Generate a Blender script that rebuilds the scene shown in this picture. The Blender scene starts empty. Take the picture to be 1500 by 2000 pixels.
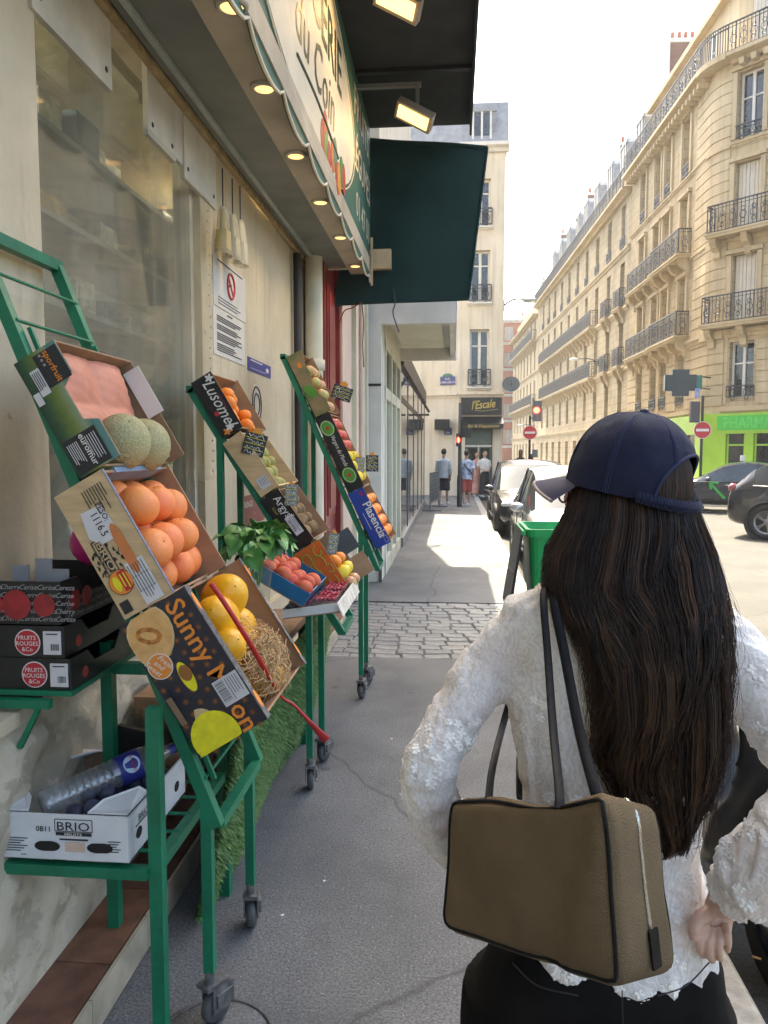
import bpy, bmesh, math, random
from math import sin, cos, pi, radians, sqrt, atan2
from mathutils import Vector, Matrix, Quaternion
random.seed(7)
V = Vector
sc = bpy.context.scene
col = sc.collection

# ------------------------------------------------------------------ camera
CAM_H = 1.66
YAW, PITCH = radians(5.14), radians(4.57)
cam_d = bpy.data.cameras.new('camera')
cam = bpy.data.objects.new('camera', cam_d); col.objects.link(cam)
cam_d.sensor_fit = 'VERTICAL'; cam_d.sensor_height = 24.0; cam_d.lens = 18.0
cam_d.clip_start = 0.05; cam_d.clip_end = 2000
cam.location = (0, 0, CAM_H)
cam.rotation_euler = (pi/2 - PITCH, 0, YAW)
sc.camera = cam

# ------------------------------------------------------------------ sky, sun, exposure
SUN_EL, SUN_AZ = radians(56.0), radians(9.5)      # azimuth: left of the street's direction (+Y)
world = bpy.data.worlds.new('World'); sc.world = world; world.use_nodes = True
wn = world.node_tree; wn.nodes.clear()
wo = wn.nodes.new('ShaderNodeOutputWorld'); wb = wn.nodes.new('ShaderNodeBackground')
sky = wn.nodes.new('ShaderNodeTexSky'); sky.sky_type = 'NISHITA'; sky.sun_disc = False
sky.sun_elevation = SUN_EL; sky.sun_rotation = -SUN_AZ
sky.air_density = 0.8; sky.dust_density = 5.0; sky.ozone_density = 0.6; sky.altitude = 50
wb.inputs['Strength'].default_value = 0.15
wn.links.new(sky.outputs[0], wb.inputs[0]); wn.links.new(wb.outputs[0], wo.inputs[0])
sun_d = bpy.data.lights.new('sun', 'SUN'); sun_d.energy = 3.4; sun_d.angle = radians(0.55); sun_d.color = (1.0, 0.92, 0.78)
sun = bpy.data.objects.new('sun', sun_d); col.objects.link(sun)
to_sun = V((-sin(SUN_AZ)*cos(SUN_EL), cos(SUN_AZ)*cos(SUN_EL), sin(SUN_EL)))
sun.rotation_euler = to_sun.to_track_quat('Z', 'Y').to_euler()
sc.view_settings.view_transform = 'Standard'; sc.view_settings.look = 'None'
sc.view_settings.gamma = 1.0; sc.view_settings.use_curve_mapping = False
sc.view_settings.exposure = 2.4
sc.view_settings.use_white_balance = True; sc.view_settings.white_balance_temperature = 7000; sc.view_settings.white_balance_tint = 5
sc.render.engine = 'CYCLES'
sc.cycles.use_denoising = True
sc.cycles.max_bounces = 6; sc.cycles.diffuse_bounces = 3; sc.cycles.glossy_bounces = 3
sc.cycles.transmission_bounces = 4; sc.cycles.transparent_max_bounces = 10
sc.cycles.caustics_reflective = False; sc.cycles.caustics_refractive = False
sc.cycles.sample_clamp_indirect = 6.0
# ------------------------------------------------------------------ helpers
CAM_R = Matrix.Rotation(YAW, 3, 'Z') @ Matrix.Rotation(pi/2 - PITCH, 3, 'X')
def at(px, py, X=None, Y=None, Z=None):
    """point of the place that the survey pixel (px, py) shows, on the plane X, Y or Z = const"""
    d = CAM_R @ V(((px-750)/1500, -(py-1000)/1500, -1))
    if X is not None: t = X/d.x
    elif Y is not None: t = Y/d.y
    else: t = (Z-CAM_H)/d.z
    return V((d.x*t, d.y*t, CAM_H + d.z*t))

def lin(h):
    h = h.lstrip('#'); o = []
    for i in (0, 2, 4):
        c = int(h[i:i+2], 16)/255
        o.append(c/12.92 if c <= 0.04045 else ((c+0.055)/1.055)**2.4)
    return tuple(o)

MATS = {}
def pm(name, c, rough=0.6, metal=0.0, var=0.12, scale=6.0, bump=0.0, bscale=60.0, spec=0.5, alpha=None, emit=None, estr=0, sub=0, coat=0, sheen=0, detail=4, var2=None, stretch=None):
    """procedural material: base colour with two sizes of noise, fine relief"""
    if name in MATS: return MATS[name]
    if isinstance(c, str): c = lin(c)
    m = bpy.data.materials.new(name); m.use_nodes = True; nt = m.node_tree; N = nt.nodes; L = nt.links
    b = N['Principled BSDF']
    b.inputs['Roughness'].default_value = rough; b.inputs['Metallic'].default_value = metal
    b.inputs['Specular IOR Level'].default_value = spec
    if coat: b.inputs['Coat Weight'].default_value = coat; b.inputs['Coat Roughness'].default_value = 0.06
    if sheen: b.inputs['Sheen Weight'].default_value = sheen
    if sub:
        b.inputs['Subsurface Weight'].default_value = sub; b.inputs['Subsurface Radius'].default_value = (0.02, 0.008, 0.004)
    if emit is not None:
        b.inputs['Emission Color'].default_value = (*(lin(emit) if isinstance(emit, str) else emit), 1); b.inputs['Emission Strength'].default_value = estr
    tc = N.new('ShaderNodeTexCoord'); co = tc.outputs['Object']
    if stretch:
        mp = N.new('ShaderNodeMapping'); mp.inputs['Scale'].default_value = stretch; L.new(co, mp.inputs['Vector']); co = mp.outputs[0]
    if var > 0:
        n1 = N.new('ShaderNodeTexNoise'); n1.inputs['Scale'].default_value = scale; n1.inputs['Detail'].default_value = detail; n1.inputs['Roughness'].default_value = 0.6
        L.new(co, n1.inputs['Vector'])
        mr = N.new('ShaderNodeMapRange'); mr.inputs['From Min'].default_value = 0.3; mr.inputs['From Max'].default_value = 0.7
        L.new(n1.outputs['Fac'], mr.inputs['Value'])
        mx = N.new('ShaderNodeMix'); mx.data_type = 'RGBA'
        d = var2 if var2 else tuple(max(0, x*(1-var*2)) for x in c)
        if isinstance(d, str): d = lin(d)
        mx.inputs['A'].default_value = (*d, 1); mx.inputs['B'].default_value = (*[min(1, x*(1+var*0.6)) for x in c], 1)
        L.new(mr.outputs[0], mx.inputs['Factor']); L.new(mx.outputs['Result'], b.inputs['Base Color'])
        rr = N.new('ShaderNodeMapRange'); rr.inputs['To Min'].default_value = min(1, rough*1.15); rr.inputs['To Max'].default_value = rough*0.85
        L.new(n1.outputs['Fac'], rr.inputs['Value']); L.new(rr.outputs[0], b.inputs['Roughness'])
    else:
        b.inputs['Base Color'].default_value = (*c, 1)
    if bump > 0:
        n2 = N.new('ShaderNodeTexNoise'); n2.inputs['Scale'].default_value = bscale; n2.inputs['Detail'].default_value = 3
        L.new(co, n2.inputs['Vector'])
        bp = N.new('ShaderNodeBump'); bp.inputs['Strength'].default_value = bump; bp.inputs['Distance'].default_value = 0.01
        L.new(n2.outputs['Fac'], bp.inputs['Height']); L.new(bp.outputs[0], b.inputs['Normal'])
    MATS[name] = m
    return m

def glass_mat(name, tint=(0.9, 0.95, 0.95), gloss=0.5, rough=0.02, body=0.0, bodyc=(0.5, 0.5, 0.5), ior=1.5):
    """thin pane: clear (tinted) with Fresnel reflection and an optional film of dirt"""
    if name in MATS: return MATS[name]
    m = bpy.data.materials.new(name); m.use_nodes = True; nt = m.node_tree; N = nt.nodes; L = nt.links
    N.remove(N['Principled BSDF']); out = N['Material Output']
    tr = N.new('ShaderNodeBsdfTransparent'); tr.inputs[0].default_value = (*tint, 1)
    gl = N.new('ShaderNodeBsdfGlossy'); gl.inputs['Roughness'].default_value = rough
    lw = N.new('ShaderNodeLayerWeight'); lw.inputs['Blend'].default_value = 0.5
    pw = N.new('ShaderNodeMath'); pw.operation = 'POWER'; pw.inputs[1].default_value = 4.0 if ior > 1.25 else 6.0; L.new(lw.outputs['Facing'], pw.inputs[0])
    mth = N.new('ShaderNodeMath'); mth.operation = 'MULTIPLY_ADD'; mth.inputs[1].default_value = 0.85 if ior > 1.1 else 0.2; mth.inputs[2].default_value = 0.04*min(1, gloss*3)+gloss*0.1; mth.use_clamp = True
    L.new(pw.outputs[0], mth.inputs[0])
    mx = N.new('ShaderNodeMixShader'); L.new(mth.outputs[0], mx.inputs[0]); L.new(tr.outputs[0], mx.inputs[1]); L.new(gl.outputs[0], mx.inputs[2])
    last = mx
    if body > 0:
        df = N.new('ShaderNodeBsdfDiffuse'); df.inputs[0].default_value = (*bodyc, 1)
        tc = N.new('ShaderNodeTexCoord'); nz = N.new('ShaderNodeTexNoise'); nz.inputs['Scale'].default_value = 2.5; nz.inputs['Detail'].default_value = 5
        L.new(tc.outputs['Object'], nz.inputs['Vector'])
        mr = N.new('ShaderNodeMapRange'); mr.inputs['From Min'].default_value = 0.35; mr.inputs['From Max'].default_value = 0.75
        mr.inputs['To Min'].default_value = body*0.5; mr.inputs['To Max'].default_value = body*1.4
        L.new(nz.outputs['Fac'], mr.inputs['Value'])
        m2 = N.new('ShaderNodeMixShader'); L.new(mr.outputs[0], m2.inputs[0]); L.new(mx.outputs[0], m2.inputs[1]); L.new(df.outputs[0], m2.inputs[2]); last = m2
    L.new(last.outputs[0], out.inputs['Surface'])
    MATS[name] = m
    return m

def emat(name, c, s):
    if name in MATS: return MATS[name]
    if isinstance(c, str): c = lin(c)
    m = bpy.data.materials.new(name); m.use_nodes = True; N = m.node_tree.nodes
    b = N['Principled BSDF']; b.inputs['Base Color'].default_value = (*c, 1)
    b.inputs['Emission Color'].default_value = (*c, 1); b.inputs['Emission Strength'].default_value = s
    MATS[name] = m; return m

class MB:
    def __init__(s): s.v = []; s.f = []; s.mi = []; s.sm = []
    def add(s, vs, fs, mi=0, smooth=False):
        k = len(s.v); s.v += [tuple(x) for x in vs]
        for f in fs: s.f.append([k+i for i in f]); s.mi.append(mi); s.sm.append(smooth)
        return s
    def box(s, c, size, R=None, mi=0):
        c = V(c); hx, hy, hz = [x/2 for x in size]; vs = []
        for x in (-hx, hx):
            for y in (-hy, hy):
                for z in (-hz, hz):
                    p = V((x, y, z)); vs.append(c + (R @ p if R is not None else p))
        return s.add(vs, [(0,1,3,2), (4,6,7,5), (0,4,5,1), (2,3,7,6), (0,2,6,4), (1,5,7,3)], mi)
    def bx(s, a, b, mi=0):
        a = V(a); b = V(b); return s.box((a+b)/2, [abs(b[i]-a[i]) for i in range(3)], None, mi)
    def para(s, O, a, b, c, mi=0):
        """parallelepiped from corner O with edges a, b, c"""
        O = V(O); a = V(a); b = V(b); c = V(c)
        vs = [O, O+a, O+a+b, O+b, O+c, O+a+c, O+a+b+c, O+b+c]
        fs = [(0,3,2,1), (4,5,6,7), (0,1,5,4), (1,2,6,5), (2,3,7,6), (3,0,4,7)]
        if a.cross(b).dot(c) < 0: fs = [f[::-1] for f in fs]
        return s.add(vs, fs, mi)
    def hexa(s, p, mi=0):
        return s.add(p, [(0,3,2,1), (4,5,6,7), (0,1,5,4), (1,2,6,5), (2,3,7,6), (3,0,4,7)], mi)
    def prism(s, pts, ext, mi=0, smooth=False):
        n = len(pts); pts = [V(p) for p in pts]; ext = V(ext)
        vs = pts + [p+ext for p in pts]
        fs = [tuple(range(n))[::-1], tuple(range(n, 2*n))]
        s.add(vs, fs, mi)
        s.add(vs, [(i, (i+1) % n, n+(i+1) % n, n+i) for i in range(n)], mi, smooth)
        return s
    def poly(s, pts, mi=0): return s.add(pts, [tuple(range(len(pts)))], mi)
    def tube(s, path, r, n=8, mi=0, smooth=True, cap=True, flat=None, up=None):
        path = [V(p) for p in path]; m = len(path)
        rs = r if isinstance(r, (list, tuple)) else [r]*m
        vs = []; nrm = None
        for i in range(m):
            t = (path[min(i+1, m-1)] - path[max(i-1, 0)])
            if t.length < 1e-9: t = V((0, 0, 1))
            t.normalize()
            if nrm is None:
                a = V(up) if up is not None else (V((0, 0, 1)) if abs(t.z) < 0.9 else V((1, 0, 0)))
                nrm = (a - t*a.dot(t)).normalized()
            else:
                nrm = (nrm - t*nrm.dot(t)).normalized()
            bi = t.cross(nrm)
            rr = rs[i]; ra, rb = (rr if isinstance(rr, (tuple, list)) else (rr, rr))
            for k in range(n):
                a = 2*pi*k/n
                vs.append(path[i] + nrm*cos(a)*ra + bi*sin(a)*rb)
        fs = []
        for i in range(m-1):
            for k in range(n):
                fs.append((i*n+k, i*n+(k+1) % n, (i+1)*n+(k+1) % n, (i+1)*n+k))
        s.add(vs, fs, mi, smooth)
        if cap:
            s.add(vs[:n], [tuple(range(n))[::-1]], mi); s.add(vs[-n:], [tuple(range(n))], mi)
        return s
    def bar(s, a, b, w, h=None, mi=0, up=(0, 0, 1)):
        """square bar from a to b"""
        a = V(a); b = V(b); h = h or w; t = (b-a).normalized(); up = V(up)
        if abs(t.dot(up)) > 0.98: up = V((1, 0, 0))
        sd = t.cross(up).normalized(); u2 = sd.cross(t).normalized()
        return s.para(a - sd*w/2 - u2*h/2, sd*w, u2*h, b-a, mi)
    def lathe(s, prof, n=16, M=None, mi=0, smooth=True, arc=2*pi):
        vs = []; m = len(prof); full = abs(arc-2*pi) < 1e-6; nn = n if full else n+1
        for (r, z) in prof:
            for k in range(nn):
                a = arc*k/n; p = V((r*cos(a), r*sin(a), z)); vs.append(M @ p if M is not None else p)
        fs = []
        for i in range(m-1):
            for k in range(n):
                k2 = (k+1) % nn
                fs.append((i*nn+k, i*nn+k2, (i+1)*nn+k2, (i+1)*nn+k))
        return s.add(vs, fs, mi, smooth)
    def ell(s, c, r, nu=16, nv=10, R=None, mi=0):
        prof = [(max(1e-4, sin(pi*i/nv)), -cos(pi*i/nv)) for i in range(nv+1)]
        if not isinstance(r, (tuple, list)): r = (r, r, r)
        M = Matrix.Translation(V(c)) @ (R.to_4x4() if R is not None else Matrix()) @ Matrix.Diagonal((*r, 1))
        return s.lathe(prof, nu, M, mi)
    def grid(s, fn, nu, nv, mi=0, smooth=True, closeu=False):
        vs = [fn(i/nu if not closeu else i/nu, j/nv) for j in range(nv+1) for i in range(nu + (0 if closeu else 1))]
        w = nu + (0 if closeu else 1); fs = []
        for j in range(nv):
            for i in range(nu):
                i2 = (i+1) % w
                fs.append((j*w+i, j*w+i2, (j+1)*w+i2, (j+1)*w+i))
        return s.add(vs, fs, mi, smooth)
    def text(s, body, O, u, v, size, mi=0, align='C', off=0.0, shear=0.0, lift=0.0015, sx=1.0):
        vs, fs = text_geo(body, off, shear)
        if not vs: return s
        xs = [p[0] for p in vs]; w0, w1 = min(xs), max(xs)
        x0 = {'C': (w0+w1)/2, 'L': w0, 'R': w1}[align]
        O = V(O); u = V(u).normalized(); v = V(v).normalized(); n = u.cross(v)
        return s.add([O + u*((p[0]-x0)*size*sx) + v*(p[1]*size) + n*lift for p in vs], fs, mi)
    def mesh(s, name, mats):
        me = bpy.data.meshes.new(name); me.from_pydata(s.v, [], s.f)
        for m in (mats if isinstance(mats, (list, tuple)) else [mats]): me.materials.append(m)
        me.polygons.foreach_set('material_index', s.mi); me.polygons.foreach_set('use_smooth', s.sm)
        me.update(); return me
    def build(s, name, mats, parent=None, clean=False):
        me = s.mesh(name, mats)
        if clean:
            bm = bmesh.new(); bm.from_mesh(me); bmesh.ops.remove_doubles(bm, verts=bm.verts, dist=1e-5)
            bmesh.ops.recalc_face_normals(bm, faces=bm.faces); bm.to_mesh(me); bm.free()
        return put(name, me, parent)

def put(name, me, parent=None):
    o = bpy.data.objects.new(name, me); col.objects.link(o)
    if parent is not None:
        o.parent = parent; o.matrix_parent_inverse = world_of(parent).inverted()
    return o
def world_of(o):
    m = Matrix.LocRotScale(o.location, o.rotation_euler, o.scale)
    if o.parent is not None: m = world_of(o.parent) @ o.matrix_parent_inverse @ m
    return m
def tag(o, label=None, cat=None, group=None, kind=None):
    if label: o['label'] = label
    if cat: o['category'] = cat
    if group: o['group'] = group
    if kind: o['kind'] = kind
    return o
def thing(name, label, cat, loc=(0, 0, 0), group=None, rz=0):
    o = bpy.data.objects.new(name, None); col.objects.link(o); o.location = loc; o.rotation_euler = (0, 0, rz)
    o.empty_display_size = 0.1
    return tag(o, label, cat, group)
def struct(o): o['kind'] = 'structure'; return o
KIDS = {}
def copy_tree(o, parent=None):
    c = o.copy(); col.objects.link(c)
    if parent is not None: c.parent = parent
    for ch in [x for x in bpy.data.objects if x.parent == o]: copy_tree(ch, c)
    return c
TXT = {}
def text_geo(body, off=0.0, shear=0.0):
    k = (body, off, shear)
    if k not in TXT:
        cu = bpy.data.curves.new('lettering', 'FONT'); cu.body = body; cu.size = 1.0; cu.offset = off; cu.shear = shear; cu.resolution_u = 2
        ob = bpy.data.objects.new('lettering', cu)
        me = bpy.data.meshes.new_from_object(ob)
        TXT[k] = ([tuple(v.co) for v in me.vertices], [tuple(p.vertices) for p in me.polygons])
        bpy.data.objects.remove(ob); bpy.data.curves.remove(cu); bpy.data.meshes.remove(me)
    return TXT[k]
def remeshed(mb, voxel, smooth=4, name='body'):
    """one continuous surface out of overlapping closed shapes"""
    me = mb.mesh(name, [])
    ob = bpy.data.objects.new(name, me); col.objects.link(ob)
    m = ob.modifiers.new('r', 'REMESH'); m.mode = 'VOXEL'; m.voxel_size = voxel; m.use_smooth_shade = True
    if smooth:
        s = ob.modifiers.new('s', 'SMOOTH'); s.factor = 0.5; s.iterations = smooth
    dg = bpy.context.evaluated_depsgraph_get()
    out = bpy.data.meshes.new_from_object(ob.evaluated_get(dg))
    bpy.data.objects.remove(ob); bpy.data.meshes.remove(me)
    return out
def curve_pts(pts, n):
    """smooth path (Catmull-Rom) through pts"""
    pts = [V(p) for p in pts]; out = []
    P = [pts[0]*2 - pts[1]] + pts + [pts[-1]*2 - pts[-2]]
    for i in range(1, len(P)-2):
        for k in range(n):
            t = k/n; a, b, c, d = P[i-1], P[i], P[i+1], P[i+2]
            out.append(0.5*((2*b) + (c-a)*t + (2*a-5*b+4*c-d)*t*t + (3*b-3*c+d-a)*t**3))
    out.append(pts[-1]); return out
def circle3(c, r, u, v, n=20, a0=0, a1=2*pi):
    c = V(c); u = V(u); v = V(v)
    return [c + u*cos(a0+(a1-a0)*i/n)*r + v*sin(a0+(a1-a0)*i/n)*r for i in range(n)]
# ------------------------------------------------------------------ ground
def asphalt(name, c1, c2, speck):
    m = bpy.data.materials.new(name); m.use_nodes = True; nt = m.node_tree; N = nt.nodes; L = nt.links; b = N['Principled BSDF']
    tc = N.new('ShaderNodeTexCoord'); co = tc.outputs['Object']
    def noise(s, d=5, r=0.6):
        n = N.new('ShaderNodeTexNoise'); n.inputs['Scale'].default_value = s; n.inputs['Detail'].default_value = d; n.inputs['Roughness'].default_value = r; L.new(co, n.inputs['Vector']); return n.outputs['Fac']
    def ramp(f, a, bb, lo, hi):
        r = N.new('ShaderNodeMapRange'); r.inputs['From Min'].default_value = a; r.inputs['From Max'].default_value = bb; r.inputs['To Min'].default_value = lo; r.inputs['To Max'].default_value = hi; L.new(f, r.inputs['Value']); return r.outputs[0]
    def mix(f, A, B):
        x = N.new('ShaderNodeMix'); x.data_type = 'RGBA'
        for k, q in (('A', A), ('B', B)):
            if isinstance(q, tuple): x.inputs[k].default_value = (*q, 1)
            else: L.new(q, x.inputs[k])
        L.new(f, x.inputs['Factor']); return x.outputs['Result']
    base = mix(ramp(noise(1.1), 0.35, 0.65, 0, 1), c1, c2)
    fine = mix(ramp(noise(110, 2), 0.35, 0.65, 0, 0.75), base, tuple(x*0.45 for x in c1))
    vo = N.new('ShaderNodeTexVoronoi'); vo.inputs['Scale'].default_value = 46; L.new(co, vo.inputs['Vector'])
    sp = mix(ramp(vo.outputs['Distance'], 0.10, 0.04, 0, speck), fine, tuple(min(1, x*2.6) for x in c2))
    st = mix(ramp(noise(3.3, 7, 0.75), 0.56, 0.74, 0, 0.55), sp, tuple(x*0.45 for x in c1))
    vb = N.new('ShaderNodeTexVoronoi'); vb.inputs['Scale'].default_value = 2.4; L.new(co, vb.inputs['Vector'])
    gum = mix(ramp(vb.outputs['Distance'], 0.075, 0.045, 0, 0.6), st, tuple(x*0.35 for x in c1))
    vc = N.new('ShaderNodeTexVoronoi'); vc.feature = 'DISTANCE_TO_EDGE'; vc.inputs['Scale'].default_value = 0.33
    wv = N.new('ShaderNodeTexNoise'); wv.inputs['Scale'].default_value = 2.2; wv.inputs['Detail'].default_value = 6; L.new(co, wv.inputs['Vector'])
    ad = N.new('ShaderNodeMix'); ad.data_type = 'RGBA'; ad.inputs['Factor'].default_value = 0.18; L.new(co, ad.inputs['A']); L.new(wv.outputs['Color'], ad.inputs['B']); L.new(ad.outputs['Result'], vc.inputs['Vector'])
    cr = mix(ramp(vc.outputs['Distance'], 0.0035, 0.001, 0, 0.45), gum, tuple(x*0.25 for x in c1))
    L.new(cr, b.inputs['Base Color'])
    b.inputs['Roughness'].default_value = 0.78; b.inputs['Specular IOR Level'].default_value = 0.4
    bp = N.new('ShaderNodeBump'); bp.inputs['Strength'].default_value = 0.55; bp.inputs['Distance'].default_value = 0.006
    L.new(noise(160, 2), bp.inputs['Height']); L.new(bp.outputs[0], b.inputs['Normal'])
    return m
m_road = asphalt('road_asphalt', (0.066, 0.062, 0.056), (0.105, 0.098, 0.087), 0.6)
m_walk = asphalt('sidewalk_asphalt', (0.112, 0.116, 0.121), (0.205, 0.208, 0.212), 0.8)
m_granite = pm('kerb_granite', (0.30, 0.29, 0.27), 0.7, var=0.2, scale=14, bump=0.4, bscale=120)
m_sett = [pm('sett_stone_%d' % i, c, 0.6, var=0.22, scale=9, bump=0.35, bscale=70) for i, c in enumerate([(0.20, 0.205, 0.21), (0.225, 0.225, 0.22), (0.18, 0.185, 0.19)])]
m_paint = pm('road_paint', (0.62, 0.62, 0.60), 0.7, var=0.2, scale=10)

road = struct(MB().poly([(-300, -200, -0.12), (300, -200, -0.12), (300, 500, -0.12), (-300, 500, -0.12)]).build('road', m_road))
KX = 0.92                       # kerb line
SETT0, SETT1 = 6.05, 8.35
mb = MB()
mb.bx((-1.6, -6, -0.3), (KX-0.18, SETT0, 0)); mb.bx((-1.6, SETT1, -0.3), (KX-0.18, 28.4, 0)); mb.bx((-1.6, SETT0, -0.3), (KX-0.18, SETT1, -0.014), 1)
sidewalk = struct(mb.build('sidewalk', [m_walk, pm('joint_sand', (0.10, 0.10, 0.098), .9, var=.2, scale=20)]))
def block_mesh(name, sx, sy, sz, bev, m):
    """stone with a worn edge, top at z = 0"""
    mb = MB(); hx, hy = sx/2, sy/2
    lv = [(hx, hy, -sz), (hx, hy, -bev), (hx-bev, hy-bev, 0)]
    vs = []
    for (a, b, z) in lv: vs += [(-a, -b, z), (a, -b, z), (a, b, z), (-a, b, z)]
    fs = [(8, 9, 10, 11)]
    for l in (0, 4):
        for k in range(4): fs.append((l+k, l+(k+1) % 4, l+4+(k+1) % 4, l+4+k))
    return mb.add(vs, fs).mesh(name, m)
kerb_me = block_mesh('kerb_stone', 0.18, 0.985, 0.3, 0.012, m_granite)
for i in range(33):
    o = put('kerb_stone', kerb_me, sidewalk); o.location = (KX-0.09 + random.uniform(-.003, .003), -3.5+i*0.99, 0.004+random.uniform(-.002, .002)); o.rotation_euler.z = random.uniform(-.003, .003) + (pi if i % 2 else 0)
sett_me = [block_mesh('paving_stone', sx, 0.134, 0.04, 0.011, m_sett[k % 3]) for k, sx in enumerate((0.17, 0.20, 0.22, 0.185, 0.21))]
y = SETT0+0.08; r = 0
while y < SETT1-0.05:
    x = -1.02 - random.uniform(0, .16)
    while x < KX-0.3:
        k = random.randrange(5); sx = (0.17, 0.20, 0.22, 0.185, 0.21)[k]
        o = put('paving_stone', sett_me[k], sidewalk)
        o.location = (x+sx/2, y + 0.03*sin(x*3+.4), random.uniform(-.005, .003)); o.rotation_euler = (random.uniform(-.04, .04), random.uniform(-.04, .04), random.uniform(-.05, .05)+0.09*cos(x*3+.4))
        x += sx+0.009
    y += 0.141; r += 1
# the opposite pavement, in front of the chemist and on along the street
def street_x(Y): return 10.247-0.0349*Y
mb = MB(); pts = [(15.0, 20.0, -.3), (17, 22, -.3), (12.2, 40, -.3), (8.5, 120, -.3), (street_x(120)-2.4, 120, -.3), (street_x(32)-2.2, 32, -.3), (7.0, 29.5, -.3), (7.6, 27.4, -.3)]
mb.prism(pts[::-1], (0, 0, 0.3)); struct(mb.build('far_pavement', m_granite))
mb = MB(); mb.bx((-3.5, 28.4, -0.3), (3.0, 30.6, -0.004)); mb.bx((1.5, 30.6, -0.3), (3.0, 110, -0.004)); struct(mb.build('corner_pavement', m_walk))
# painted road line and litter
tag(MB().bx((6.2, 23.0, -0.1165), (9.0, 23.32, -0.1155)).build('road_line', m_paint), kind='structure')
tag(MB().bx((3.1, 26.0, -0.1165), (3.6, 30.0, -0.1155)).build('crossing_stripe', m_paint), kind='structure')
m_paper = pm('litter_paper', (0.75, 0.74, 0.72), 0.8, var=0.05)
def litter(name, label, cat, px, py, size, m):
    p = at(px, py, Z=0.003); mb = MB(); n = 7
    ring = [p + V((cos(a)*size*random.uniform(.6, 1.1), sin(a)*size*random.uniform(.6, 1.1), 0)) for a in [2*pi*i/n for i in range(n)]]
    mb.add(ring + [p + V((0, 0, size*0.5))], [(i, (i+1) % n, n) for i in range(n)] + [tuple(range(n))[::-1]]); tag(mb.build(name, m), label, cat)
litter('paper_scrap', 'tiny white paper scrap on the asphalt nearest the bag', 'litter', 551, 1787, 0.009, m_paper)
litter('paper_scrap', 'tiny white scrap on the pavement beside the green turf skirt', 'litter', 633, 1720, 0.007, m_paper)
litter('paper_scrap', 'small white scrap on the pavement near the red ribbon', 'litter', 765, 1443, 0.008, m_paper)
c = at(415, 2035, Z=0.0); MC = thing('manhole_cover', 'worn round iron cover in the pavement by the nearest caster', 'cover', tuple(c)); m_ci = pm('cast_iron', (0.10, 0.10, 0.105), .5, metal=.4, var=.3, scale=20, bump=.3)
mb = MB(); mb.lathe([(.160, .001), (.160, .003), (.170, .003), (.172, .001)], 40, Matrix.Translation(c)); mb.build('rim', m_ci, MC)
mb = MB(); mb.lathe([(.001, .0015), (.159, .0015), (.159, .0)], 40, Matrix.Translation(c)); mb.build('lid', m_walk, MC)
p = at(1470, 1868, Z=0.006); tag(MB().tube([p, p+V((0.022, -0.012, 0))], 0.0038, 8, 0).build('cigarette_butt', pm('butt_paper', '#d9a06a', 0.8)), 'orange tipped cigarette butt on the ground by the kerb', 'litter')
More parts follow.
